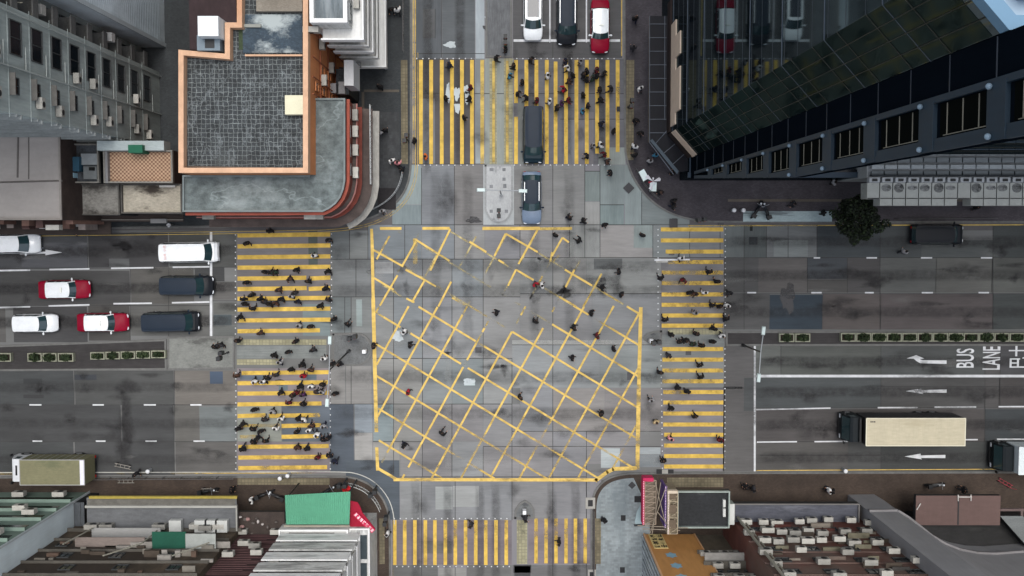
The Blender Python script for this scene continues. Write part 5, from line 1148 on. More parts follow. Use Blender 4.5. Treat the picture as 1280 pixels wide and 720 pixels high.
e = bld('terrace_house', 'house with brown and cream patterned tile terrace at left', rect(131, 188, 217, 229, 9.6), 0, 9.6, mat('wall_brown', (0, 0, 0)), mt)
parapet(e, rect(131, 188, 218, 229, 9.6), 9.59, 10.0, .13, mat('parapet_mid', (0, 0, 0))); mb = MB(); mb.pbox(131, 189, 135, 229, 9.6, 10.1); mb.build('duct', mat('duct_grey', (112, 112, 112)), e)
mb = MB(); mb.pbox(160, 181, 178, 191, 9.6, 11.2); mb.build('green_hatch', mat('hatch_green', (30, 88, 66), var=.1), e)
mb = MB(); mb.pbox(121, 176, 205, 188, 9, 10.6); mb.build('light_shed', mat('shed_pale', (150, 160, 160), var=.15), e)
m_rc = mat('roof_conc', (124, 122, 116), var=.28, scale=.9, stain=(.6, .5, (44, 40, 37), .9))
e = bld('low_building', 'low roof of stained grey concrete below the patterned terrace, left one', rect(92, 230, 151, 269, 8), 0, 8, m_dark, m_rc); parapet(e, rect(92, 230, 151, 269, 8), 7.99, 8.22, .12, mat('parapet_dk', (74, 72, 68), var=.3))
e = bld('low_building', 'low pale concrete roof with dark patches below the patterned terrace, right one', rect(152, 230, 229, 267, 8), 0, 8, m_dark, mat('roof_conc_pale', (152, 146, 132), var=.25, scale=.9, stain=(.7, .53, (46, 38, 32), .95))); parapet(e, rect(152, 230, 229, 267, 8), 7.99, 8.3, .12, mat('parapet_dk', (0, 0, 0)))
stuffbox(e, 'roof_pipe', [(199, 231, 219, 234)], mat('pipe_white', (190, 188, 182)), 8, .25)
e = empty('shop_canopy', (*P(160, 276, 4), 4), 'long dark shop canopy with pale edge line along the upper left pavement', 'canopy'); mb = MB(); mb.pbox(90, 265, 229, 277, 3.85, 4); mb.build('canopy_deck', mat('canopy_dark', (0, 0, 0)), e); mb = MB(); mb.pbox(90, 274.2, 229, 275.2, 4.0, 4.12); mb.build('edge_trim', mat('edge_pale', (118, 114, 108)), e); stuffbox(e, 'roof_vent', [(188, 273.5, 208, 279)], mat('duct_grey', (0, 0, 0)), 4, .3)

# --- E orange corner building
ZT, ZR = 13.5, 16.6
m_or = mat('render_orange', (190, 122, 76), var=.18, scale=.4, streak='z', stain=(.3, .56, (134, 82, 52), .6)); m_orp = mat('parapet_peach', (188, 152, 124), var=.14, scale=1.2, stain=(1.4, .55, (170, 124, 94), .7))
m_ter = mat('terrace_grey', (88, 96, 96), var=.45, scale=1.1, stain=(1.0, .5, (142, 150, 150), .65), veins=(1.3, (150, 160, 160), .35, .008)); m_redf = mat('facade_red', (112, 56, 46), var=.35, scale=1, stain=(1, .56, (110, 56, 46), .7))
def Z(x, y, z=ZT): return P(x, y, z)
foot = [Z(229, 219), Z(229, 265), Z(404, 265)] + [Z(*p) for p in ((412, 261), (420, 255), (426, 247), (430, 237), (432, 226))] + [Z(432, 123), Z(386, 123), Z(386, 219)]
e = bld('corner_building', 'rounded corner building with orange parapets, gridded roof and grey terrace', foot, 0, ZT, m_redf, m_ter)
parapet(e, foot, ZT - .01, ZT + .22, .14, mat('coping_grey', (104, 112, 112), var=.2))
up = [P(223, 62, ZR), P(223, 216, ZR), P(385, 216, ZR), P(385, -60, ZR), P(296, -60, ZR), P(296, 28, ZR), P(281, 28, ZR), P(281, 67, ZR)]
mb = MB(); mb.prism(up, 0.0, ZR - .9, 0, 1); wo = mb.build('upper_wall', [m_or, mat('roof_grid', (50, 54, 56), pattern='grid', p=(.34, .34, .024, (98, 103, 103)), warp=.3, var=.5, scale=1.3, stain=(1.1, .52, (66, 70, 70), .75), veins=(3.5, (110, 116, 118), .5, .012))], e)
parapet(e, up, ZR - .92, ZR, .38, m_orp)
par = MB(); a = P(296, 20, ZR); b_ = P(385, 64, ZR - .8)
mb = MB(); mb.pbox(303, 18, 378, 66, ZR - .9, ZR - .82); mb.build('roof_membrane', mat('membrane_dark', (50, 62, 72), var=.35, scale=1.2, stain=(.7, .5, (158, 166, 166), .9)), e)
mb = MB(); mb.pbox(320, -10, 378, 14, ZR - .9, ZR - .4); mb.build('roof_screed', mat('screed_brown', (116, 110, 100), var=.25, scale=1.2), e)
mb = MB(); mb.pbox(306, 68, 378, 70, ZR - .9, ZR - .5); mb.build('roof_kerb', m_orp, e)
for b4, c, z0, z1 in (((356, 119, 381, 143), (196, 192, 166), ZR - .9, ZR - .1), ((247, 20, 273, 45), (208, 214, 216), ZR - .9, ZR + 1.4), ((246, 44, 275, 63), (110, 122, 130), ZR - .9, ZR + .3), ((300, 30, 326, 34), (128, 130, 124), ZR - .9, ZR - .6)):
    mb = MB(); mb.pbox(*b4, z0, z1); mb.build('roof_hut', mat('hut%d' % c[0], c, var=.1, scale=1.5), e)
for k_, (x, y, r_) in enumerate(((377, 157, .22), (240, 200, .16), (368, 205, .14))): mb = MB(); mb.tube((*P(x, y, ZR - .8), ZR - .9), (*P(x, y, ZR - .8), ZR - .7), r_, 12); mb.build('roof_drain', m_dark, e)
mb = MB(); a_ = P(233, 78, ZR - .8); c_ = P(233, 208, ZR - .8); mb.tube((*a_, ZR - .8), (*c_, ZR - .8), .05, 6); c2_ = P(350, 210, ZR - .8); mb.tube((*c_, ZR - .8), (*c2_, ZR - .8), .04, 6); mb.build('roof_pipe', mat('pipe_rust2', (96, 82, 72)), e)
mb = MB(); mb.pbox(256, 49, 268, 60, ZR + .3, ZR + .34); mb.build('hatch', m_dark, e)
mb = MB(); mb.pbox(298, 20, 310, 62, ZR - .9, ZR - .88); mb.build('gutter_moss', mat('moss', (52, 64, 44), var=.3), e)
mb = MB(); mb.pbox(235, -60, 296, 62, 0, 9.5); mb.build('rear_wing', mat('wing_dark', (52, 40, 42), var=.25), e)
# orange east wall detail
XE = P(385, 0, ZR)[0]; wl = Wall(e, (XE, P(0, 118, ZR)[1]), (0, 1), (1, 0))
for u, z in ((.6, 13), (.6, 10), (2.2, 10.5), (.6, 7), (2.2, 7.5)): wl.window(u, u + .7, z, z + 1.2, mat('frame_orange', (170, 110, 70)), 0)
for u, z in ((1.7, 11.5), (3.2, 8), (4.4, 12.2)): wl.ac(u, z, 1.)
mb = MB()
for u in (.2, 1.5, 3.0, 4.8): mb.tube(wl.at(u, 1, .1), wl.at(u, 15.5, .1), .05, 6)
for z in (5, 8.5, 12): wl.slab(mb, 0, 9, z, z + .1, 0, .1)
mb.build('drainpipe', mat('pipe_rust', (128, 74, 50)), e)
# curved facade: string courses, balcony ribs, AC, low canopy
arcp = [Z(432, 123)] + [Z(432, 226)] + [Z(*p) for p in ((430, 237), (426, 247), (420, 255), (412, 261), (404, 265))] + [Z(330, 265.5)] + [Z(229, 265.5)]
def ring(pts, d0, d1, z0, z1, name, m, sgn=None):
    s_ = 1
    t = offset_line(pts, .5)
    if t[1][0] < pts[1][0]: s_ = -1
    A_ = offset_line(pts, d0 * s_); B_ = offset_line(pts, d1 * s_); mb = MB()
    for i in range(len(pts) - 1): mb.prism([A_[i], A_[i + 1], B_[i + 1], B_[i]], z0, z1)
    return mb.build(name, m, e)
m_pk = mat('fascia_pink', (150, 104, 98), var=.15, scale=1)
ring(arcp, .0, .22, ZT - .9, ZT - .55, 'cornice', mat('cornice_red', (140, 72, 58), var=.15)); ring(arcp, 0, .3, 9.8, 10.0, 'ledge', mat('ledge_dark', (78, 68, 64), var=.3, scale=1)); ring(arcp, .31, .4, 9.9, 10.1, 'ledge_edge', m_pk); ring(arcp, .0, .45, 7.6, 7.75, 'ledge', m_redf)
ring(arcp[:], .0, 1.15, 6.4, 6.55, 'ledge', mat('ledge_dark', (78, 68, 64), var=.3, scale=1)); 
arc2 = arcp[:7]; ring(arc2, .75, 1.5, 4.7, 4.86, 'canopy', mat('canopy_stone', (150, 148, 142), var=.2, scale=1.2, stain=(1.4, .57, (96, 94, 90), .6)))
ring(arc2, .0, .7, 4.2, 4.3, 'canopy', m_dark); ring(arcp[6:], 0, .55, 4.7, 4.86, 'canopy', mat('sign_magenta', (168, 84, 112), var=.25, scale=2))
wl = Wall(e, Z(432, 226), (0, 1), (1, 0))
for u, z in ((.8, 10.1), (2.6, 10.1), (4.1, 10.1), (5.4, 10.1)): wl.ac(u, z, 1.05, ext=.05)
for z in (2.2, 5.2, 8.2, 11.2):
    for k in range(4): wl.window(.5 + k * 1.5, 1.5 + k * 1.5, z, z + 1.1, m_frame)
ws = Wall(e, Z(404, 265), (-1, 0), (0, -1))
for u in (1.6, 9.8): ws.ac(u, 10.1, 1.1, ext=.05)
ws.ac(1.0, 10.1, 1.1, ext=.05)
for z in (8.2, 11.2):
    for k in range(7): ws.window(.6 + k * 1.5, 1.6 + k * 1.5, z, z + 1.0, m_frame)
mb = MB()
for i in range(16): t = i / 15; u = t * 6.6; mb.tube(wl.at(u, 6.55, 1.1), wl.at(u, 7.5, 1.1), .03, 5)
for zz in (7.0, 7.5): mb.tube(wl.at(0, zz, 1.1), wl.at(6.6, zz, 1.1), .03, 5)
mb.build('balcony_rail', m_steel, e)

# --- F white stepped balcony building
m_whb = mat('white_render', (212, 213, 211), var=.12, scale=1, stain=(.8, .58, (140, 142, 142), .6)); m_whb2 = mat('white_render_worn', (190, 191, 188), var=.2, scale=1, stain=(1.2, .53, (110, 110, 108), .7))
ZF = 17.5; a = P(386, -60, ZF); b_ = P(434, 28, ZF)
f0 = [(a[0], b_[1]), (b_[0], b_[1]), (b_[0], a[1] + 20), (a[0], a[1] + 20)]
e = bld('balcony_building', 'white building with balconies on each floor at the top left of the crosswalk', f0, 0, ZF - .7, m_whb2, mat('roof_slate', (90, 98, 102), var=.25, scale=.8, stain=(.6, .53, (150, 156, 158), .7)))
parapet(e, f0, ZF - .72, ZF, .3, m_whb)
for k in range(5):
    z = ZF - 2.7 - 2.75 * k; ex_ = .95 if k < 4 else 1.3
    if z < 3: continue
    mb = MB(); mb.box(a[0] + .5, b_[1] - ex_, z, b_[0] + ex_, b_[1], z + .14); mb.box(b_[0], b_[1], z, b_[0] + ex_, a[1] + 20, z + .14)
    mb.box(a[0] + .5, b_[1] - ex_, z + .14, b_[0] + ex_, b_[1] - ex_ + .12, z + .95); mb.box(b_[0] + ex_ - .12, b_[1] - ex_ + .12, z + .14, b_[0] + ex_, a[1] + 20, z + .95); mb.build('balcony', m_whb if k % 2 == 0 else m_whb2, e)
wl = Wall(e, (b_[0], b_[1]), (0, 1), (1, 0))
for k in range(4):
    z = ZF - 2.0 - 2.75 * k
    for u in (.3, 2.2, 4.1): wl.window(u, u + 1.3, z, z + 1.2, m_frame)
    wl.ac(1.8, z - .4, .9, ext=.1)
ws = Wall(e, (b_[0], b_[1]), (-1, 0), (0, -1)); ws.ac(2.9, ZF - 1.8, 1.4); ws.ac(1.2, ZF - 5, 1.)
e = empty('blade_sign', (*P(438, 90, 9), 7), 'blank white vertical sign board projecting from the white balcony building', 'sign'); mb = MB(); mb.pbox(430, 75, 442, 107, 6, 9.5); mb.build('board', mat('sign_white', (184, 186, 188), var=.08), e); mb = MB(); mb.tube((*P(430, 85, 8), 8), (*P(424, 85, 8), 8), .05); mb.build('bracket', m_dark, e)
mb = MB(); mb.pbox(442, 77, 450, 83, 5, 5.8); mb.build('lamp', mat('lampbox', (130, 132, 132)), e)
e = bld('rear_building', 'orange brown annex with rooftop hut behind the orange building', rect(330, -60, 386, -10, ZR), 0, ZR + .5, m_or, m_rc)
e = bld('shop_house', 'dark shop house between the orange building and white balcony block', rect(420, 86, 436, 118, 6), 0, 6, m_dark, mat('roof_clutter', (0, 0, 0))); ws = Wall(e, P(436, 118, 6), (0, 1), (1, 0))
stuffbox(e, 'roof_box', [(412, 104, 420, 116), (423, 102, 431, 117)], mat('rbox_pale', (140, 140, 142)), 6, 1.)
# --- G glass tower, upper right
def coated(name, refl, base, rough):
    m = bpy.data.materials.new(name); m.use_nodes = True; N = m.node_tree.nodes; L = m.node_tree.links; N.remove(N['Principled BSDF']); g_ = N.new('ShaderNodeBsdfGlossy'); g_.inputs['Color'].default_value = (*refl, 1); g_.inputs['Roughness'].default_value = rough
    d_ = N.new('ShaderNodeBsdfDiffuse'); d_.inputs['Color'].default_value = lin(base); a_ = N.new('ShaderNodeAddShader'); L.new(g_.outputs[0], a_.inputs[0]); L.new(d_.outputs[0], a_.inputs[1]); L.new(a_.outputs[0], N['Material Output'].inputs['Surface']); MC[name] = m; return m
m_tg = coated('tower_glass', (.11, .14, .15), (10, 15, 18), .03); m_tg2 = coated('tower_glass_green', (.025, .034, .03), (14, 23, 23), .05); m_mul = mat('mullion', (62, 72, 84), rough=.4, metal=.3, var=.05)
m_blf = mat('blue_frame', (32, 48, 62), rough=.5, var=.12, scale=1, spec=.4); m_blf2 = mat('blue_frame_light', (84, 118, 142), rough=.45, var=.05)
ZG = 62.0; XL, YL_, XR, YR = 13.45, 8.1, 15.25, 6.07
tw = [(XL, YL_), (XR, YR), (90, YR), (90, 90), (XL, 90)]
e = bld('glass_tower', 'dark mirrored glass tower with chamfered corner at upper right', tw, 0, ZG, m_tg, mat('tower_roof', (150, 170, 186), var=.05))
parapet(e, tw, ZG - .01, ZG + .6, .45, m_blf2)
mb = MB(); mb.prism([(XL + 1.2, YL_ + .5), (XR + .5, YR + 1.0), (80, YR + 1.0), (80, 80), (XL + 1.2, 80)], ZG, ZG + .9); mb.build('roof_plant', mat('roof_pale_blue', (150, 162, 182), var=.05, streak='y'), e)
ww = Wall(e, (XL, YL_), (0, 1), (-1, 0)); d = Vector((XR - XL, YR - YL_)).normalized(); LC = (Vector((XR, YR)) - Vector((XL, YL_))).length
wc = Wall(e, (XL, YL_), (d.x, d.y), (d.y, -d.x) if d.y * 1 < 0 and (d.y * -1) < 0 else (-abs(d.y), -abs(d.x))); wsn = Wall(e, (XR, YR), (1, 0), (0, -1))
mb = MB()
for k in range(1, 9):
    z = k * 7.1 - .2
    ww.slab(mb, 0, 60, z, z + .06, 0, .03); wc.slab(mb, 0, LC, z, z + .06, 0, .03); wsn.slab(mb, 0, 50, z, z + .06, 0, .04)
mb.build('floor_band', m_mul, e)
mb = MB()
for k in range(17):
    z = k * 3.55 + 1.6
    wc.slab(mb, 0, LC, z, z + .05, 0, .04); wsn.slab(mb, 0, 50, z, z + .05, 0, .04)
for i in range(1, 4): wc.slab(mb, LC * i / 4 - .015, LC * i / 4 + .015, 8, ZG, 0, .05)
mb.build('glazing_bar', mat('bar_olive', (34, 37, 32), rough=.5), e)
mb = MB()
for k in range(24): z = 5 + k * 2.37; ww.slab(mb, 0, 60, z, z + .02, 0, .012)
mb.build('glazing_bar', mat('bar_night', (44, 52, 60), rough=.5), e)
# chamfer spandrels
mb = MB()
wc.slab(mb, .02, LC - .02, 9.5, ZG - .5, .0, .012); mb.build('spandrel_panel', m_tg2, e)
# beige fascia strips
m_beg = mat('fascia_beige', (190, 172, 154), var=.1, scale=1)
mb = MB()
def zu(x, y): return 95 - XL * F / (x - 640), (285 - y) * XL / (x - 640)
for (x0, y0, x1, y1) in ((838, 35, 843.5, 158), (843.5, 48, 849, 72), (843.5, 90, 849, 140)):
    z0, u1 = zu(x0, y0); z1, _ = zu(x1, y0); _, u0 = zu((x0 + x1) / 2, y1); ww.slab(mb, max(.02, u0 - YL_), u1 - YL_, z0, z1, 0, .1)
wc.slab(mb, .02, LC - .02, 6.6, 8.7, .0, .1); wsn.slab(mb, -.1, 3.4, 6.4, 7.6, 0, .1); wsn.slab(mb, 0, 1.7, 7.6, 8.3, 0, .1)
mb.build('fascia', m_beg, e)
mb = MB(); ww.slab(mb, .02, 11, 4.7, 6.3, 0, .16); wc.slab(mb, .02, LC, 4.7, 6.5, 0, .14); mb.build('fascia_backing', mat('backing_brown', (34, 24, 22)), e)
# glass canopy at street level
e2 = empty('glass_canopy', (*P(820, 110, 4.6), 4.6), 'dark glazed canopy with thin grid bars along the foot of the glass tower', 'canopy')
mb = MB(); cp = [P(*q, 4.6) for q in ((812, 20), (836, 20), (838, 158), (868, 190), (868, 212), (850, 215), (833, 203), (812, 178))]; mb.prism(cp, 4.5, 4.6); mb.build('canopy_glass', mat('canopy_glass', (26, 27, 32), rough=.4, var=.15, spec=.08), e2)
mb = MB()
for y in range(30, 180, 17): A_ = P(811, y, 4.66); B_ = P(833, y, 4.66); mb.tube((*A_, 4.66), (*B_, 4.66), .035, 5)
for x in (812, 831): A_ = P(x, 20, 4.66); B_ = P(x, 178 if x == 812 else 150, 4.66); mb.tube((*A_, 4.66), (*B_, 4.66), .035, 5)
for a, b_ in (((812, 178), (842, 218)), ((819, 180), (834, 163)), ((828, 193), (846, 178)), ((838, 208), (856, 192)), ((834, 163), (868, 196))): A_ = P(*a, 4.66); B_ = P(*b_, 4.66); mb.tube((*A_, 4.66), (*B_, 4.66), .035, 5)
mb.build('canopy_bar', mat('bar_grey', (84, 90, 98), rough=.5), e2)
mb = MB(); mb.prism([P(*q, 4.5) for q in ((812, 176), (815, 174), (848, 214), (846, 218))], 4.61, 4.72); mb.build('edge_beam', mat('beam_slate', (70, 80, 88), var=.1), e2)
# blue framed wing south of the tower
YB1, YB2, XW = 4.58, 2.73, XR
ZW = 69.0; X2 = XW + .45
def soff(z): return YB2 + max(0., (38.5 - z) / 38.5 * 1.75)
e = empty('blue_framed_wing', (XW, YB2, 0), 'blue framed fin with windows and round steel nodes standing out beside the glass tower', 'building')
mb = MB(); pr = [(YR - .03, 0), (soff(0), 0), (YB2, 38.5), (YB2, ZW), (YR - .03, ZW)]; n = len(pr)
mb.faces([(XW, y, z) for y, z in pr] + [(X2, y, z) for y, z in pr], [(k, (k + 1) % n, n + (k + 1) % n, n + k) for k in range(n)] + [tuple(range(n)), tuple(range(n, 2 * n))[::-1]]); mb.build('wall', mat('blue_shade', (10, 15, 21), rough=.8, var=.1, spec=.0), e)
ww = Wall(e, (XW, YB2), (0, 1), (-1, 0)); KK = XW * F
zn = [95 - KK / dx for dx in (247, 266, 290, 317, 350, 392, 444, 514, 600, 715)]
mb = MB()
for i in range(len(zn) - 1):
    z0, z1 = zn[i], zn[i + 1]; h = z1 - z0; ub = soff(z0) - YB2; ut = soff(z1) - YB2; uw = max(.5, ub + .22)
    mb2 = MB(); ww.slab(mb2, uw, 1.66, z0 + h * .24, z1 - h * .05, 0, .03); w_ = mb2.build('window', mat('recess_glass', (11, 13, 12), rough=.8, var=0, spec=0.), e)
    mb2 = MB()
    for t in (.35, .58, .8): ww.slab(mb2, uw + .02, 1.64, z0 + h * t, z0 + h * t + .03, .03, .06)
    ww.slab(mb2, uw + .02, uw + .05, z0 + h * .3, z1 - h * .1, .03, .06); mb2.build('window_bar', mat('bar_sand', (112, 110, 100), rough=.5), w_)
    ww.slab(mb, ub, 1.85, z0 - .3, z0 + h * .18, 0, .16); ww.slab(mb, uw - .28, uw - .04, z0 + h * .18, z1 - .3, 0, .12)
    for u in ((.15, 1.72) if ub < .05 else (1.72,)):
        mb3 = MB(); mb3.ell(ww.at(u, z0, .24), (.11, .11, .11), 0, 10, 7); mb3.build('steel_node', mat('node_pale', (104, 122, 136), rough=.4, var=.03), e)
for z0, z1 in ((8, 38.5), (38.5, ZW - .5)):
    mb.faces([ww.at(soff(z) - YB2 + du, z, o) for z in (z0, z1) for du in (0, .24) for o in (0, .14)], [(0, 1, 3, 2), (4, 6, 7, 5), (0, 4, 5, 1), (2, 3, 7, 6), (1, 5, 7, 3), (0, 2, 6, 4)])
ww.slab(mb, 1.72, 1.96, 8, ZW - .5, 0, .14)
mb.build('frame_beam', mat('blue_frame2', (26, 42, 54), rough=.5, var=.1), e)
mb = MB()
for k in range(1, 18): ww.slab(mb, 1.98, 3.28, k * 3.55 + 1.5, k * 3.55 + 1.54, 0, .03)
mb.build('panel_joint', mat('joint_slate', (40, 48, 58), rough=.5), e)
e = bld('podium_entrance', 'dark glazed entrance bay with blue edge beam at the foot of the tower corner', [P(862, 193, 5.5), P(934, 193, 5.5), P(1085, 214, 5.5), P(1085, 222, 5.5), P(862, 222, 5.5)], 0, 5.5, m_tg, mat('podium_glass', (24, 28, 34), rough=.15, var=.1, spec=.5))
mb = MB()
for x in (862, 877, 932): mb.pbox(x, 193, x + 1.6, 215, 5.5, 5.6)
mb.pbox(860, 215.2, 1086, 222, 5.5, 5.66); mb.build('edge_beam', mat('blue_frame_dark', (40, 56, 70), rough=.5, var=.15, scale=1), e)
mb = MB(); mb.pbox(936, 213, 947, 215, 5.66, 5.75); mb.build('light_box', mat('lbox', (110, 118, 122)), e)
# white tiled podium with bays, right
m_wt = mat('white_tile', (160, 163, 158), var=.14, scale=1.5, stain=(1.2, .56, (120, 122, 120), .6))
XT = P(1088, 0, 8)[0]; YT = P(0, 222, 8)[1]; BW = (P(1280, 0, 8)[0] - XT) / 11.7; YTOP = P(0, 176, 8)[1]
e = bld('white_tiled_podium', 'white tiled podium roof with rows of bays and dark vents at the right edge', [(XT, YT), (90, YT), (90, YTOP), (XT, YTOP)], 0, 8, mat('tile_shaded', (150, 154, 154), var=.15, scale=1.5, stain=(1, .54, (96, 98, 98), .7)), mat('podium_sheet', (120, 124, 126), var=.35, scale=2, streak='x', stain=(2, .5, (60, 64, 68), .8)))
for i in range(14):
    y1 = 248.5 if i in (0, 7) else 257; z = 8.0; x0 = XT + BW * i
    mb = MB(); yb = P(0, y1, z)[1]; yt = P(0, 228.5, z)[1]; mb.box(x0 + .04, yb, z - 1.6, x0 + BW - .04, yt, z); bo = mb.build('bay', m_wt, e)
    mb = MB(); mb.box(x0 + .06, P(0, 248.6, z)[1], z, x0 + BW - .06, P(0, 247.6, z)[1], z + .05); mb.build('bay_joint', m_dark, bo)
    if i not in (0, 7):
        mb = MB(); cx = x0 + BW * (.5 + .06 * math.sin(i * 3)); n = 14; mb.prism([(cx + .42 * math.cos(t * 6.283 / n), yt - .42 + (.2 + .1 * (i % 3)) * math.sin(t * 6.283 / n)) for t in range(n)], z, z + .012); mb.build('bay_vent', mat('vent_stain%d' % (i % 3), (140 - 14 * (i % 3), 142 - 14 * (i % 3), 141 - 14 * (i % 3)), var=.5, scale=4, wear=.46), bo)
    mb = MB(); mb.box(x0 + .1, yt + .02, z - .3, x0 + BW - .1, YT - .002, z + .32); mb.build('ledge_unit', mat('unit_white', (164, 168, 170), var=.1, scale=3), e)
    mb = MB(); mb.box(x0 + BW * .3, yt + .1, z + .32, x0 + BW * .7, YT - .1, z + .36); mb.build('unit_grille', m_dark, e)
for r_, (y0, y1, c) in enumerate(((214, 219, 104), (206, 211, 150), (197, 203, 112), (189, 194, 150), (181, 186, 120))):
    mb = MB(); a = P(1089, y0, 8.3); b_ = P(1400, y1, 8.3)
    for i in range(18): mb.box(a[0] + i * BW + .05, b_[1], 8.0, a[0] + i * BW + BW - .05, a[1], 8.3 + .1 * (r_ % 2))
    mb.build('roof_panel_row', mat('panel%d' % c, (c, c + 6, c + 8), var=.35, scale=2.2, streak='x'), e)
mb = MB(); a = P(1088, 220.5, 8.2); mb.box(a[0], a[1], 8, 90, a[1] + .12, 8.5); mb.build('gutter', mat('gutter_dark', (40, 44, 48)), e)

# ------------------------------------------------------------------ lower row
HB_ = 26.0
def northwall(name, label, x0, x1, yb, zb, mwall, ztop=HB_, depth=22, mroof=None):
    a = P(x0, yb, zb); b_ = P(x1, yb, zb); poly = [(a[0], a[1]), (a[0], a[1] - depth), (b_[0], a[1] - depth), (b_[0], a[1])]
    e = bld(name, label, poly, 0, ztop, mwall, mroof or mat('roof_grey', (0, 0, 0))); return e, Wall(e, (a[0], a[1]), (1, 0), (0, 1)), b_[0] - a[0]
m_dwin = mat('frame_dark', (0, 0, 0))
# H1 green floors with pale blue gable
X1, Y1 = -39.05, -24.3
e = bld('green_apartment_block', 'apartment block with pale green floors and blank pale blue gable at lower left', [(X1, Y1), (X1, -60), (-80, -60), (-80, Y1)], 0, 27, mat('green_render', (108, 126, 116), var=.15, scale=.8, stain=(.7, .56, (84, 104, 96), .6)), mat('roof_grey', (0, 0, 0)))
ge = Wall(e, (X1, Y1), (0, -1), (1, 0)); mb = MB(); ge.slab(mb, 0, 35.7, 0, 27, .0, .1); mb.build('gable', mat('gable_blue', (204, 216, 220), var=.14, scale=.5, streak='z', stain=(.35, .55, (128, 146, 156), .6)), e)
mb = MB(); ge.slab(mb, -.12, .06, 0, 27.3, .1, .18); 
for u in (7, 14): ge.slab(mb, u, u + .05, 0, 27, .1, .13)
mb.build('gable_trim', mat('trim_pale', (176, 184, 186), var=.1), e)
nw = Wall(e, (X1, Y1), (-1, 0), (0, 1))
for k in range(8):
    z = 1.6 + k * 2.9; mb = MB(); nw.slab(mb, .5, 30, z + .5, z + 1.95, 0, .03); mb.build('window_row', mat('green_window', (14, 34, 26), rough=.2, var=.1), e)
    mb = MB(); nw.slab(mb, .1, 30, z + 2.05, z + 2.15, 0, .28); mb.build('floor_ledge', mat('green_ledge', (116, 134, 124), var=.2, scale=1.2), e)
    for u in (1.6 + (k % 2) * 1.4, 5.2 + (k % 3) * .8, 8.5, 12.0): nw.ac(u, z + 2.2 if k % 2 else z + .6, 1.25, ext=.2)
# H2 flat roofed podium with yellow edge and the house behind
e = bld('podium', 'flat grey podium roof with yellow edge strip at lower left', rect(108, 622, 296.5, 668, 5), 4.4, 5, mat('wall_brown', (0, 0, 0)), mat('podium_grey', (92, 94, 96), var=.2, scale=.7, stain=(.3, .52, (148, 148, 145), .8)))
stuffbox(e, 'parapet', [(106, 632.2, 296, 635)], mat('coping_pale', (150, 150, 144), var=.12), 5, .35); stuffbox(e, 'side_parapet', [(294.5, 635.4, 296.5, 664)], mat('coping_pale', (0, 0, 0)), 5, .35); stuffbox(e, 'gravel_bed', [(109, 624.2, 294, 632)], mat('gravel_bed', (92, 90, 84), var=.3, scale=2), 5, .05)
stuffbox(e, 'yellow_edge', [(111, 620.4, 296, 623.6)], mat('edge_yellow', (150, 134, 60), var=.2, scale=3, stain=(2.5, .52, (96, 88, 50), .8)), 4.75, .28)
e, w_, W_ = northwall('brown_tenement', 'brown tenement with many air conditioners behind the flat podium', 85, 297, 664, 5, mat('tenement_brown', (92, 80, 66), var=.4, scale=1.1, stain=(.9, .48, (48, 42, 37), .85)))
mb = MB(); w_.slab(mb, 0, 15.2, 5.0, 5.15, 0, .3)
for k in range(4):
    z = 5.5 + k * 3; w_.slab(mb, 0, W_, z + 2.2, z + 2.3, 0, .22)
mb.build('floor_ledge', mat('ledge_grey', (78, 75, 69), var=.35, scale=1.5), e)
for u, z in ((2.3, 5.1), (3.6, 5.1), (8.2, 5.1), (11.4, 5.0), (12.3, 5.4), (13.3, 5.0)): w_.ac(u, z, 1.35, ext=.3)
for u in (9.6, 11.8, 12.7, 13.6): mb = MB(); w_.slab(mb, u - .5, u + .55, 5.15, 5.75, .1, 1.15); mb.build('roof_unit', mat('unit_pale', (186, 188, 184), var=.1, scale=3), e)
for k, u in enumerate((10.2, 10.9, 11.6, 13.0)): w_.ac(u, 8.0, 1., ext=.2)
mb = MB(); w_.slab(mb, 3.0, 8.9, 7.2, 7.3, .1, .95); mb.build('awning_deck', mat('awn_grey', (138, 138, 136), var=.12), e)
mb = MB(); w_.slab(mb, 9.2, 12.0, 10.2, 10.3, .05, 1.5); mb.build('green_awning', mat('awn_green', (22, 74, 58), var=.15, scale=1), e)
mb = MB(); w_.slab(mb, 12.02, 14.5, 10.4, 10.5, .05, 1.4); mb.build('pale_awning', mat('awn_pale', (146, 150, 146), var=.15, scale=2), e)
mb = MB(); w_.slab(mb, 2.5, 8.3, 9.4, 9.5, 0, .8); mb.build('pink_ledge', mat('ledge_pink', (118, 108, 102), var=.2), e)
q = random.Random(5)
for k in range(34): u = q.uniform(.4, 14.5); z = q.choice((8.6, 9.8, 11.4, 12.8, 15.8)) + q.uniform(-.2, .6); mb = MB(); w_.slab(mb, u, u + q.uniform(.3, 1.3), z, z + q.uniform(.05, .5), 0, q.uniform(.15, .55)); c = q.choice(((66, 58, 50), (110, 106, 98), (86, 70, 60), (134, 130, 124))); mb.build('clutter_box', mat('clut%d' % c[0], c, var=.3, scale=2), e)
for k in range(10): w_.window(.8 + k * 1.4, 1.8 + k * 1.4, 8.3 + 3 * (k % 3), 9.5 + 3 * (k % 3), m_dwin)
mb = MB()
for (u0, z0, u1, z1) in ((8.9, 8.2, 8.9, 11.8), (14.3, 11.6, 12.4, 15), (3.2, 7.5, 2.6, 12), (8.9, 11.8, 7.0, 15)): mb.tube(w_.at(u0, z0, 1.0), w_.at(u1, z1, 1.0), .06, 6)
mb.build('drainpipe', mat('pipe_pale2', (138, 136, 124)), e)
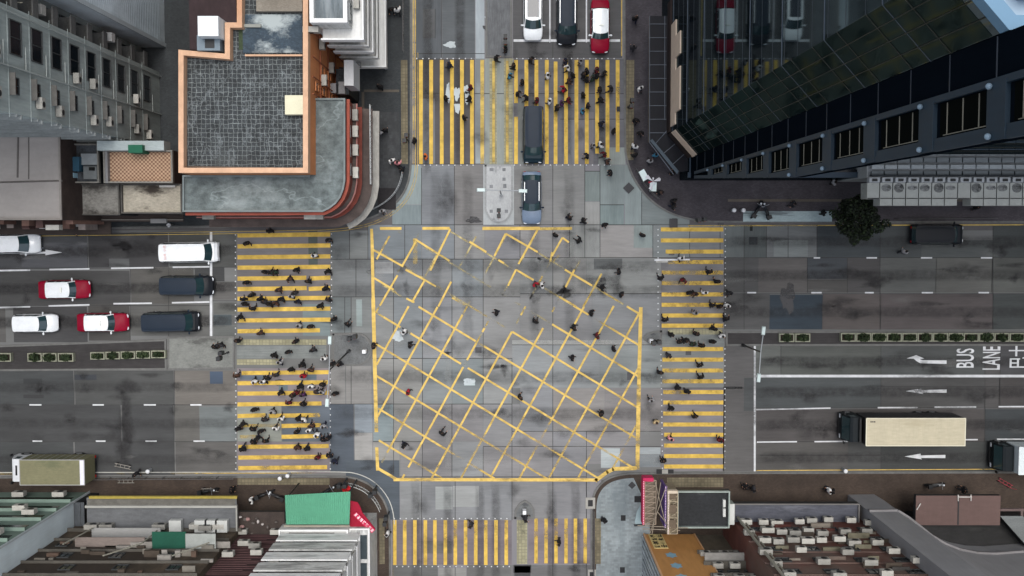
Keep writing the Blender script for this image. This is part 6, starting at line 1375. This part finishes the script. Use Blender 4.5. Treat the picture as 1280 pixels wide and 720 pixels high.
# dark alley lean-to between gable and podium
e = bld('lean_to', 'dark lean-to roof between the blue gable and grey podium', rect(88, 628, 106, 668, 3.5), 0, 3.5, m_dark, mat('lean_grey', (74, 78, 82), var=.2))
stuffbox(e, 'seam', [(92, 628, 93, 668), (100, 628, 101, 668)], mat('seam', (116, 120, 122)), 3.5, .1)
# H3 maroon roof strip
e, w_, W_ = northwall('maroon_tenement', 'maroon walled tenement with clutter between podium and white stepped block', 299, 356, 668, 4, mat('maroon_wall', (58, 38, 40), var=.3, scale=.8))
mb = MB()
for k in range(24): z = 4.3 + k * .45; w_.slab(mb, 0, W_ * (1 - .3 * (k % 3 == 0)), z, z + .04, 0, .06)
mb.build('slat', mat('maroon_slat', (78, 56, 56), var=.3), e)
for u, z in ((.4, 4.2), (3.4, 4.3), (1.4, 7.5), (2.5, 8.2), (.9, 10.5), (3.1, 10.0)): w_.ac(u, z, 1.1, ext=.15)
e = bld('shop_roof', 'dark littered shop roof left of the green corrugated roof', rect(298, 640, 356, 668, 4), 3.5, 4, m_dark, mat('litter_roof', (58, 50, 46), var=.4, scale=2, stain=(2.2, .6, (150, 144, 138), .8)))
q = random.Random(9)
for k in range(12): x = q.uniform(300, 350); y = q.uniform(644, 664); mb = MB(); mb.ell((*P(x, y, 4), 4.15), (q.uniform(.1, .28), q.uniform(.1, .2), .2), 0, 7, 4); c = q.choice(((190, 184, 180), (150, 120, 116), (96, 90, 86))); mb.build('rubbish_bag', mat('bag%d' % c[0], c), e)
# green corrugated roof
e = empty('corrugated_roof', (*P(397, 636, 5), 0), 'bright green corrugated roof in front of the white stepped block', 'roof'); mb = MB()
c0, c1 = P(357.5, 618, 5), P(438, 616, 5); c2, c3 = P(436.5, 656, 6), P(358.5, 656, 6); n = 64
c0 = P(356, 619, 5.2); c1 = P(438, 614.5, 5.2); c2 = P(436.5, 655.5, 5.6); c3 = P(357.5, 655.5, 5.6)
vs = []
for i in range(n + 1):
    t = i / n; dz = .035 * math.sin(i * math.pi); dz = .04 if i % 2 else -.02
    vs += [(c0[0] + (c1[0] - c0[0]) * t, c0[1] + (c1[1] - c0[1]) * t, 5.2 + dz), (c3[0] + (c2[0] - c3[0]) * t, c3[1] + (c2[1] - c3[1]) * t, 5.6 + dz)]
mb.faces(vs, [(2 * i, 2 * i + 1, 2 * i + 3, 2 * i + 2) for i in range(n)]); mb.faces([(v[0], v[1], v[2] - .05) for v in vs], [(2 * i, 2 * i + 2, 2 * i + 3, 2 * i + 1) for i in range(n)])
mb.build('roof_sheet', mat('green_sheet', (84, 146, 118), var=.1, scale=.5, streak='y', stain=(.4, .6, (110, 170, 100), .7), rough=.55), e)
mb = MB()
for q_ in ((c0[0] + .2, c0[1] - .2), (c1[0] - .2, c1[1] - .2), (c2[0] - .2, c2[1] + .3), (c3[0] + .2, c3[1] + .3)): mb.tube((*q_, .13), (*q_, 5.15), .07, 8)
mb.build('post', m_dark, e)
# red awning with lettering
e = empty('red_awning', (*P(450, 648, 4.5), 4.5), 'crimson triangular shop awning with pale lettering on its slanting edge', 'awning')
mb = MB(); z = 4.6; pts = [P(*q, z) for q in ((438, 626), (447, 628), (450, 633), (453, 641), (469, 661), (437, 661))]; mb.prism(pts, z - .12, z); mb.build('canopy', mat('crimson', (140, 14, 42), var=.12, scale=.8), e)
A_ = Vector((*P(443.5, 641.5, z + .1), z + .1)); B_ = Vector((*P(467, 664, z + .1), z + .1)); d = (B_ - A_); L_ = d.length; d.normalize(); nn = Vector((-d.y, d.x, 0))
mb = MB(); mb.obox(((A_.x + B_.x) / 2, (A_.y + B_.y) / 2), (d.x, d.y), L_, .42, z + .0, z + .2); mb.build('sign_board', mat('sign_crimson', (176, 34, 70), var=.1), e)
mb = MB(); txt = '茶餐廳粥麵飯店'
for i, ch in enumerate(txt): o_ = A_ + d * (L_ * (i + .15) / len(txt)) - nn * .16; text_faces(ch, mb, (o_.x, o_.y, z + .215), tuple(d), tuple(nn), L_ / len(txt) * .72, .32, bold=.02)
mb.build('lettering', mat('letter_pale', (232, 206, 212), var=0), e)
# H4 white stepped block
XN, YN = P(445, 676, 6); x_l = P(352, 676, 6)[0]
e = bld('white_stepped_block', 'white block with stacked floor slabs below the green corrugated roof', [(x_l, YN), (x_l, YN - 20), (XN, YN - 20), (XN, YN)], 0, 27, m_whb2)
w_ = Wall(e, (x_l, YN), (1, 0), (0, 1)); W_ = XN - x_l; we = Wall(e, (XN, YN), (0, -1), (1, 0))
for k in range(8):
    z = 6 + k * 2.6; mb = MB(); w_.slab(mb, -.1 + .1 * (k % 2), W_ + .35, z - .15, z, 0, .6); we.slab(mb, -.0, 19, z - .15, z, 0.002, .35); w_.slab(mb, -.1, W_ + .35, z, z + 1.75, .48, .6); we.slab(mb, -.0, 19, z, z + 1.6, .25, .35); mb.build('floor_slab', m_whb if k % 2 == 0 else m_whb2, e)
    for u in ((1.4, 3.6) if k % 2 else (2.4,)): w_.window(u, u + 1.1, z + .9, z + 1.9, m_frame)
    if k % 2 == 0: w_.ac(.8, z + .8, 1.)
e = bld('white_terrace', 'white framed terrace with dark glazed roof lights right of the stepped block', rect(437, 660, 463, 760, 5), 0, 5, m_whb2, m_whb2)
parapet(e, rect(437, 660, 463, 760, 5), 4.99, 5.2, .12, m_whb)
for y0, y1 in ((669, 699), (704, 752)): mb = MB(); mb.pbox(446, y0, 459, y1, 5, 5.06); mb.build('skylight', mat('skylight', (56, 66, 70), rough=.3, var=.4, scale=2), e)
e = bld('stepped_front', 'low pale parapet front with barred light well below the green roof', rect(349, 661, 436, 676, 5.5), 0, 5.5, m_whb2, m_whb2); mb = MB(); mb.pbox(361, 666, 418, 675, 5.5, 5.56); mb.build('light_well', mat('well_rust', (72, 62, 56), var=.4, scale=2), e)
mb = MB(); mb.pbox(349, 684, 368, 689, 5.5, 5.6)
parapet(e, rect(349, 661, 436, 677, 5.5), 5.49, 5.8, .15, m_whb)
stuffbox(e, 'ledge', [(355, 656.5, 437, 660.5)], mat('ledge_sand', (146, 140, 128), var=.2, scale=2), 4.8, .2)

# --- lower right: corner house with brown billboard
X0, Y0 = P(801, 668, 0)
e = bld('corner_house', 'corner house with brown billboard wall and dark glass side at lower right', [(X0 + .25, Y0), (X0 + .25, -60), (P(915, 0, 0)[0], -60), (P(915, 0, 0)[0], Y0)], 0, 27, mat('house_olive', (86, 80, 70), var=.25, scale=.7, stain=(.6, .52, (58, 54, 48), .7)))
we = Wall(e, (X0 + .25, Y0), (0, -1), (-1, 0)); mb = MB(); we.slab(mb, .0, 34, .13, 27, 0, .06); mb.build('glass_side', mat('side_glass', (40, 48, 56), rough=.1, var=.3, scale=.5, streak='z', spec=.6), e)
mb = MB()
for k in range(26): we.slab(mb, .1 + k * .55, .22 + k * .55 + .08 * (k % 3), .13, 27, .06, .14)
mb.build('side_fin', mat('fin_pale', (176, 184, 188), var=.3, scale=1), e)
w_ = Wall(e, (X0 + .25, Y0), (1, 0), (0, 1)); W_ = P(915, 0, 0)[0] - X0 - .25
bb = empty('billboard', (X0 + 1.5, Y0 + .2, 6), 'brown billboard wall with pale lettered panel and blue marks at lower right', 'billboard'); wb = Wall(bb, (X0 + .25, Y0 + .15), (1, 0), (0, 1))
m_bb = mat('board_brown', (178, 130, 76), var=.12, scale=.6, streak='z', stain=(.5, .56, (140, 92, 48), .7))
mb = MB(); wb.slab(mb, .0, 4.5, .8, 24, 0, .12); mb.build('board', m_bb, bb)
mb = MB(); wb.slab(mb, -.12, -.001, .8, 24, 0, .22); wb.slab(mb, 4.501, 4.6, .8, 24, 0, .2); mb.build('board_edge', mat('edge_peach', (196, 156, 118), var=.1), bb)
# lettered panel: columns of characters on the north facing board (tops point outwards from the wall foot)
mb = MB(); wb.slab(mb, .3, 1.55, .9, 5.1, .12, .15); mb.build('letter_panel', mat('panel_cream', (206, 186, 128), var=.1), bb)
mb = MB()
for i, row in enumerate(('中藥', '參茸', '海味', '批發')):
    for j, ch in enumerate(row):
        o_ = wb.at(1.5 - j * .6, 5.0 - i * 1.02, .165); text_faces(ch, mb, (o_[0], o_[1], o_[2] - .92), (-1, 0, 0), (0, 0, 1), .52, .86, bold=.03)
mb.build('lettering', mat('letter_black', (28, 26, 24), var=0), bb)
for z in (7.0, 9.8, 12.6):
    mb = MB(); n = 12; pts = [wb.at(1.5 + .55 * math.cos(t * math.pi / 6) * (1 if t % 2 else .7), z + .8 * math.sin(t * math.pi / 6) * (1 if t % 2 else .72), .135) for t in range(n)]; mb.face(pts); mb.build('blue_mark', mat('mark_blue', (128, 164, 180), var=.1, scale=3), bb)
q = random.Random(2)
for k in range(5):
    z = 6.5 + 3 * k; mb = MB(); w_.slab(mb, 3.8, W_, z, z + .15, 0, .6); mb.build('floor_ledge', mat('ledge_grey', (0, 0, 0)), e)
    for u in (4.2, 5.6, 7.0): w_.window(u, u + 1.0, z + .8, z + 1.9, m_dwin)
    for u in ((4.9, 6.3) if k % 2 else (4.4, 6.0, 7.3)): w_.ac(u, z + .2, 1., ext=.1)
mb = MB(); w_.slab(mb, 4.0, 8.0, 8.8, 9.0, .1, 1.1); mb.build('ribbed_awning', mat('awn_grey2', (128, 126, 122), var=.2, scale=3, streak='z'), e)
# dark terrace roof with pale frame
e = bld('terrace_roof', 'dark roof terrace with pale green edge in front of the corner house', rect(846, 613, 912, 659, 6), 5.4, 6, m_dark, mat('terrace_black', (36, 38, 40), var=.3, scale=1, stain=(1.2, .57, (74, 76, 76), .7)))
parapet(e, rect(846, 613, 911, 659, 6), 5.99, 6.35, .11, mat('coping_mint', (142, 152, 146), var=.15)); stuffbox(e, 'roof_unit', [(904, 625, 907, 634), (904, 636, 907, 646)], mat('unit_pale', (0, 0, 0)), 6, .4)
e = bld('light_shaft', 'narrow pale service shaft right of the dark roof terrace', rect(911, 630, 918, 656, 6), 4.8, 6, mat('coping_mint', (0, 0, 0)), mat('unit_pale', (0, 0, 0)))
# projecting neon sign boxes
def signbox(label, x0, x1, y0, y1, z0, z1, c, cf, name='neon_sign'):
    a = P(x0, y0, z1); b = P(x1, y1, z1); e = empty(name, (a[0], b[1], z0), label, 'sign', 'projecting street signs'); mb = MB(); mb.box(a[0], b[1], z0, a[0] + .16, a[1], z1); bo = mb.build('sign_face', mat('signc%d' % c[0], c, var=.1, scale=2), e)
    mb = MB(); n = 26
    for i in range(n): yy = b[1] + (a[1] - b[1]) * (i + .5) / n; mb.box(a[0] + .05, yy - .03, z1, a[0] + .11, yy + .03, z1 + .03)
    mb.build('bulb_row', mat('bulb_pale', (220, 200, 206), var=0), bo)
    mb = MB(); X = b[0]; zt = z1 - .15
    for i in range(9):
        yy = b[1] + (a[1] - b[1]) * i / 8; mb.tube((a[0] + .16, yy, zt), (X, yy, zt), .04, 6); mb.tube((a[0] + .16, yy, z0 + .1), (a[0] + .16, yy, zt), .04, 6)
        if i < 8: y2 = b[1] + (a[1] - b[1]) * (i + 1) / 8; mb.tube((a[0] + .16, yy, zt), (X, y2, zt), .025, 6)
    for xx in (a[0] + .2, X): mb.tube((xx, b[1], zt), (xx, a[1], zt), .05, 6)
    mb.build('frame', mat('sign_frame%d' % cf[0], cf, var=.2, rough=.6), e)
    mb = MB(); mb.box(a[0] + .16, b[1], z0, X - .02, a[1], z1 - .5); mb.build('sign_body', mat('sign_body%d' % cf[0], tuple(int(v * .8) for v in cf), var=.35, scale=1.5), e)
    return e, a, b
s1, a1, b1 = signbox('pink projecting sign with a row of bulbs, left of the purple one', 803.5, 820, 601, 656, 6.3, 7.5, (160, 26, 70), (134, 120, 104))
mb = MB(); mb.pbox(804, 597.5, 817, 602, 6.3, 7.4); mb.build('sign_cap', mat('cap_pink', (172, 36, 78)), s1)
signbox('purple projecting sign between the pink sign and the tan sign', 831, 834, 608, 660, 4.6, 7.2, (84, 60, 120), (96, 84, 90))
s3, a3, b3 = signbox('tan framed projecting sign with cut-out panels, beside the dark roof terrace', 834.5, 847, 614, 668, 4.8, 7.6, (150, 140, 122), (150, 138, 116))
for y in (619, 637, 656): mb = MB(); mb.pbox(837, y - 6, 845, y + 5, 7.3, 7.55); mb.build('cutout', mat('cut_dark', (92, 80, 66), var=.3, scale=3), s3)
mb = MB(); mb.pbox(834.5, 613.5, 847, 617, 7.2, 7.75); mb.build('sign_cap', mat('cap_tan', (176, 164, 146)), s3)
e = empty('sign_scaffold', (*P(815, 665, 8), 5), 'thin metal struts bracing the projecting signs above the billboard', 'scaffold'); mb = MB()
for a, b_, z in (((826, 603), (815, 668), 7.8), ((819, 603), (832, 655), 7.7), ((832, 610), (812, 668), 8.0), ((822, 640), (838, 660), 7.6), ((797, 657), (860, 660), 7.2), ((803, 661), (850, 663), 7.0)): A_ = P(*a, z); B_ = P(*b_, z); mb.tube((*A_, z), (*B_, z), .035, 6)
mb.build('strut', mat('strut', (128, 118, 104), rough=.5), e)
e = empty('glass_awning', (*P(797, 650, 4), 4), 'curved pale glass awning on the corner left of the pink sign', 'awning'); mb = MB(); mb.prism([P(*q, 4) for q in ((803, 628), (796, 640), (793.5, 652), (795, 657), (803, 657))], 3.85, 4.0); mb.build('awning_glass', mat('awning_pale', (150, 168, 172), rough=.2, var=.1), e)
mb = MB(); mb.prism([P(*q, 4.1) for q in ((792, 655.5), (806, 655), (806, 657.5), (793, 658))], 4.01, 4.15); mb.build('edge', m_dark, e)
# --- brown AC house
m_br = mat('facade_maroon', (100, 62, 54), var=.25, scale=.8, stain=(.6, .52, (104, 96, 88), .7))
e, w_, W_ = northwall('brown_apartment_block', 'brown apartment block whose front is crowded with air conditioners, lower right', 918, 1108, 654, 5, m_br, ztop=27)
q = random.Random(12)
for k in range(7):
    z = 5.4 + k * 2.75; mb = MB(); w_.slab(mb, 0, W_, z + 2.35, z + 2.41, 0, .1); mb.build('floor_ledge', mat('ledge_maroon', (96, 78, 72), var=.3, scale=1.5), e)
    us = []; u = .5
    u = q.uniform(.3, 1.3)
    while u < W_ - .6 and len(us) < (9, 8, 8, 5, 4, 3, 3)[k]: us.append(u); u += q.choice((1.1, 1.2, 1.5, 1.9) if k < 3 else (2.0, 2.9, 3.6))
    if k < 6:
        for u in us: w_.ac(u, z + q.uniform(.0, .5), q.uniform(.9, 1.25), ext=q.uniform(0, .3))
    for u in (1.0, 4.0, 7.2, 10.2): w_.window(u, u + 1.2, z + 1.1, z + 2.1, m_dwin)
for k in range(26):
    u = q.uniform(.2, W_ - 1.5); z = q.uniform(5.6, 19); mb = MB(); w_.slab(mb, u, u + q.uniform(.4, 1.9), z, z + q.uniform(.04, .3), 0, q.uniform(.1, .5)); c = q.choice(((96, 84, 76), (66, 50, 46), (122, 114, 104), (80, 44, 38), (58, 56, 54), (104, 100, 84))); mb.build('wall_clutter', mat('clut%d' % c[0], c, var=.35, scale=2), e)
mb = MB(); mb.tube(w_.at(.3, 5, .5), w_.at(.3, 26, .5), .12, 8); mb.tube(w_.at(.7, 5, .4), w_.at(.7, 26, .4), .07, 8); mb.build('drainpipe', mat('pipe_pale2', (0, 0, 0)), e)
e = bld('long_canopy', 'long slate coloured canopy roof with pale rim at lower right', rect(917, 629, 1073, 654, 4.6), 4.0, 4.6, m_dark, mat('canopy_slate', (74, 76, 84), var=.25, scale=.7, stain=(.8, .56, (112, 114, 122), .7)))
parapet(e, rect(917, 629, 1073, 654, 4.6), 4.59, 4.85, .09, mat('rim_pale', (110, 108, 106), var=.15))
mb = MB(); mb.pbox(1059, 652, 1070, 655.5, 4.6, 4.95); mb.build('light_box', mat('unit_pale', (0, 0, 0)), e)
# --- curved concrete building
q1 = [(1087, 640), (1122, 639.5), (1136, 648), (1150, 659), (1165, 671), (1182, 681), (1200, 688), (1222, 692.5), (1245, 693.5), (1290, 690)]
poly = [P(*p, 6) for p in q1] ; poly = poly + [(poly[-1][0] + 14, poly[-1][1]), (poly[-1][0] + 14, -62), (poly[0][0], -62)]
e = bld('curved_building', 'smooth grey concrete building with concave curved front at lower right', poly, 0, 27, mat('concrete_grey', (138, 138, 140), var=.12, scale=.4, streak='z', stain=(.3, .56, (98, 98, 102), .6)))
mb = MB()
for i in range(len(q1) - 1):
    a = Vector(P(*q1[i], 6)); b_ = Vector(P(*q1[i + 1], 6)); d = (b_ - a).normalized(); n_ = Vector((-d.y, d.x)); mb.prism([tuple(a), tuple(b_), tuple(b_ + n_ * .18), tuple(a + n_ * .18)], 5.7, 6.0)
mb.build('coping', mat('coping_warm', (118, 116, 117), var=.15), e)
mb = MB(); mb.pbox(1098, 641, 1118, 649, 5.8, 6.25); mb.build('hatch', m_dark, e); stuffbox(e, 'hatch_rim', [(1101, 649, 1127, 652.5)], mat('coping_warm', (0, 0, 0)), 6.1, .25)
e = bld('sunken_roof', 'low black roof enclosed by the curved concrete front', rect(1150, 652, 1300, 700, 3.6), 0, 3.6, m_dark, mat('roof_black', (36, 36, 36), var=.3, scale=.5, stain=(.4, .55, (58, 60, 56), .7)))
e = bld('brown_canopy', 'flat brown canopy roof in two panels above the curved building', rect(1145, 619.5, 1250, 656.5, 5), 4.5, 5, m_dark, mat('canopy_brown', (92, 74, 70), var=.1, scale=.4, streak='y', stain=(.5, .6, (84, 68, 66), .6)))
mb = MB(); mb.pbox(1197.6, 620, 1198.4, 656, 5, 5.03); mb.build('panel_joint', m_dark, e)
mb = MB()
for a, b_ in (((1199, 622), (1216, 622)), ((1199, 619), (1199, 627)), ((1215, 619), (1215, 627)), ((1147, 638), (1152, 630))): A_ = P(*a, 5.3); B_ = P(*b_, 5.3); mb.tube((*A_, 5.1), (*B_, 5.1), .05, 6)
mb.build('rail_stub', mat('stub_pale', (176, 172, 168)), e)
e = bld('ribbed_roof', 'pale ribbed roof with brown frame at the lower right edge', [P(*p, 5) for p in ((1250, 645), (1278, 645), (1330, 690), (1290, 690))], 3.6, 5, m_dark, mat('ribbed_grey', (104, 108, 108), var=.2, scale=2, streak='x')); stuffbox(e, 'roof_frame', [(1250, 636, 1280, 639), (1276, 639, 1279, 652)], mat('frame_brown', (92, 78, 76)), 4.6, .3)
# --- city blocks that continue beyond the picture and shade the streets
m_city = mat('city_wall', (120, 118, 114), var=.2, scale=.3); m_cr = mat('roof_grey', (0, 0, 0))
for lab, (x0, y0, x1, y1), z in (('tall plain block beyond the left edge on the north side', (-140, 3.5, -76, 40), 40), ('tall plain block beyond the left edge on the south side', (-140, -60, -81, -24.5), 34),
        ('tall plain block beyond the right edge on the south side', (61, -60, 130, -25), 40), ('tall plain block beyond the right edge on the north side', (91, 3, 150, 60), 50),
        ('low plain block above the orange building beyond the top edge', (-29.5, 34, -14, 70), 16), ('plain block beyond the bottom edge, left side', (-38, -95, -11, -62), 36), ('plain block beyond the bottom edge, right side', (12, -95, 60, -62), 36)):
    bld('distant_block', lab, [(x0, y0), (x1, y0), (x1, y1), (x0, y1)], 0, z, m_city, m_cr)
# ------------------------------------------------------------------ light and camera
w = bpy.data.worlds.new('World'); sc.world = w; w.use_nodes = True; nt = w.node_tree
sky = nt.nodes.new('ShaderNodeTexSky'); sky.sky_type = 'NISHITA'; sky.sun_disc = False
EL, AZ = 76, 20
sky.sun_elevation = R(EL); sky.sun_rotation = R(AZ); sky.air_density = 1.0; sky.dust_density = 3.0; sky.ozone_density = 1.0
hs = nt.nodes.new('ShaderNodeHueSaturation'); hs.inputs['Saturation'].default_value = .42; nt.links.new(sky.outputs[0], hs.inputs['Color']); nt.links.new(hs.outputs[0], nt.nodes['Background'].inputs[0]); nt.nodes['Background'].inputs[1].default_value = SKY = .15
sl = bpy.data.lights.new('sun', 'SUN'); sl.energy = 1.0; sl.angle = R(28); sl.color = (1, .97, .93)
so = bpy.data.objects.new('sun', sl); col.objects.link(so)
dv = Vector((math.sin(R(AZ)) * math.cos(R(EL)), math.cos(R(AZ)) * math.cos(R(EL)), math.sin(R(EL))))
so.rotation_euler = dv.to_track_quat('Z', 'Y').to_euler(); so.location = (0, 0, 120)
cd = bpy.data.cameras.new('camera'); cd.sensor_width = 36; cd.lens = 36 * F / 1280; cd.clip_end = 3000; cd.clip_start = .5
co = bpy.data.objects.new('camera', cd); col.objects.link(co); co.location = (0, 0, H); co.rotation_euler = (-T, 0, 0); sc.camera = co
sc.view_settings.view_transform = 'Standard'; sc.view_settings.look = 'None'; sc.view_settings.gamma = 1; sc.view_settings.use_curve_mapping = False
sc.view_settings.exposure = EXPO = 0.93
sc.cycles.max_bounces = 5; sc.cycles.diffuse_bounces = 3; sc.cycles.transparent_max_bounces = 6
sc.render.film_transparent = False
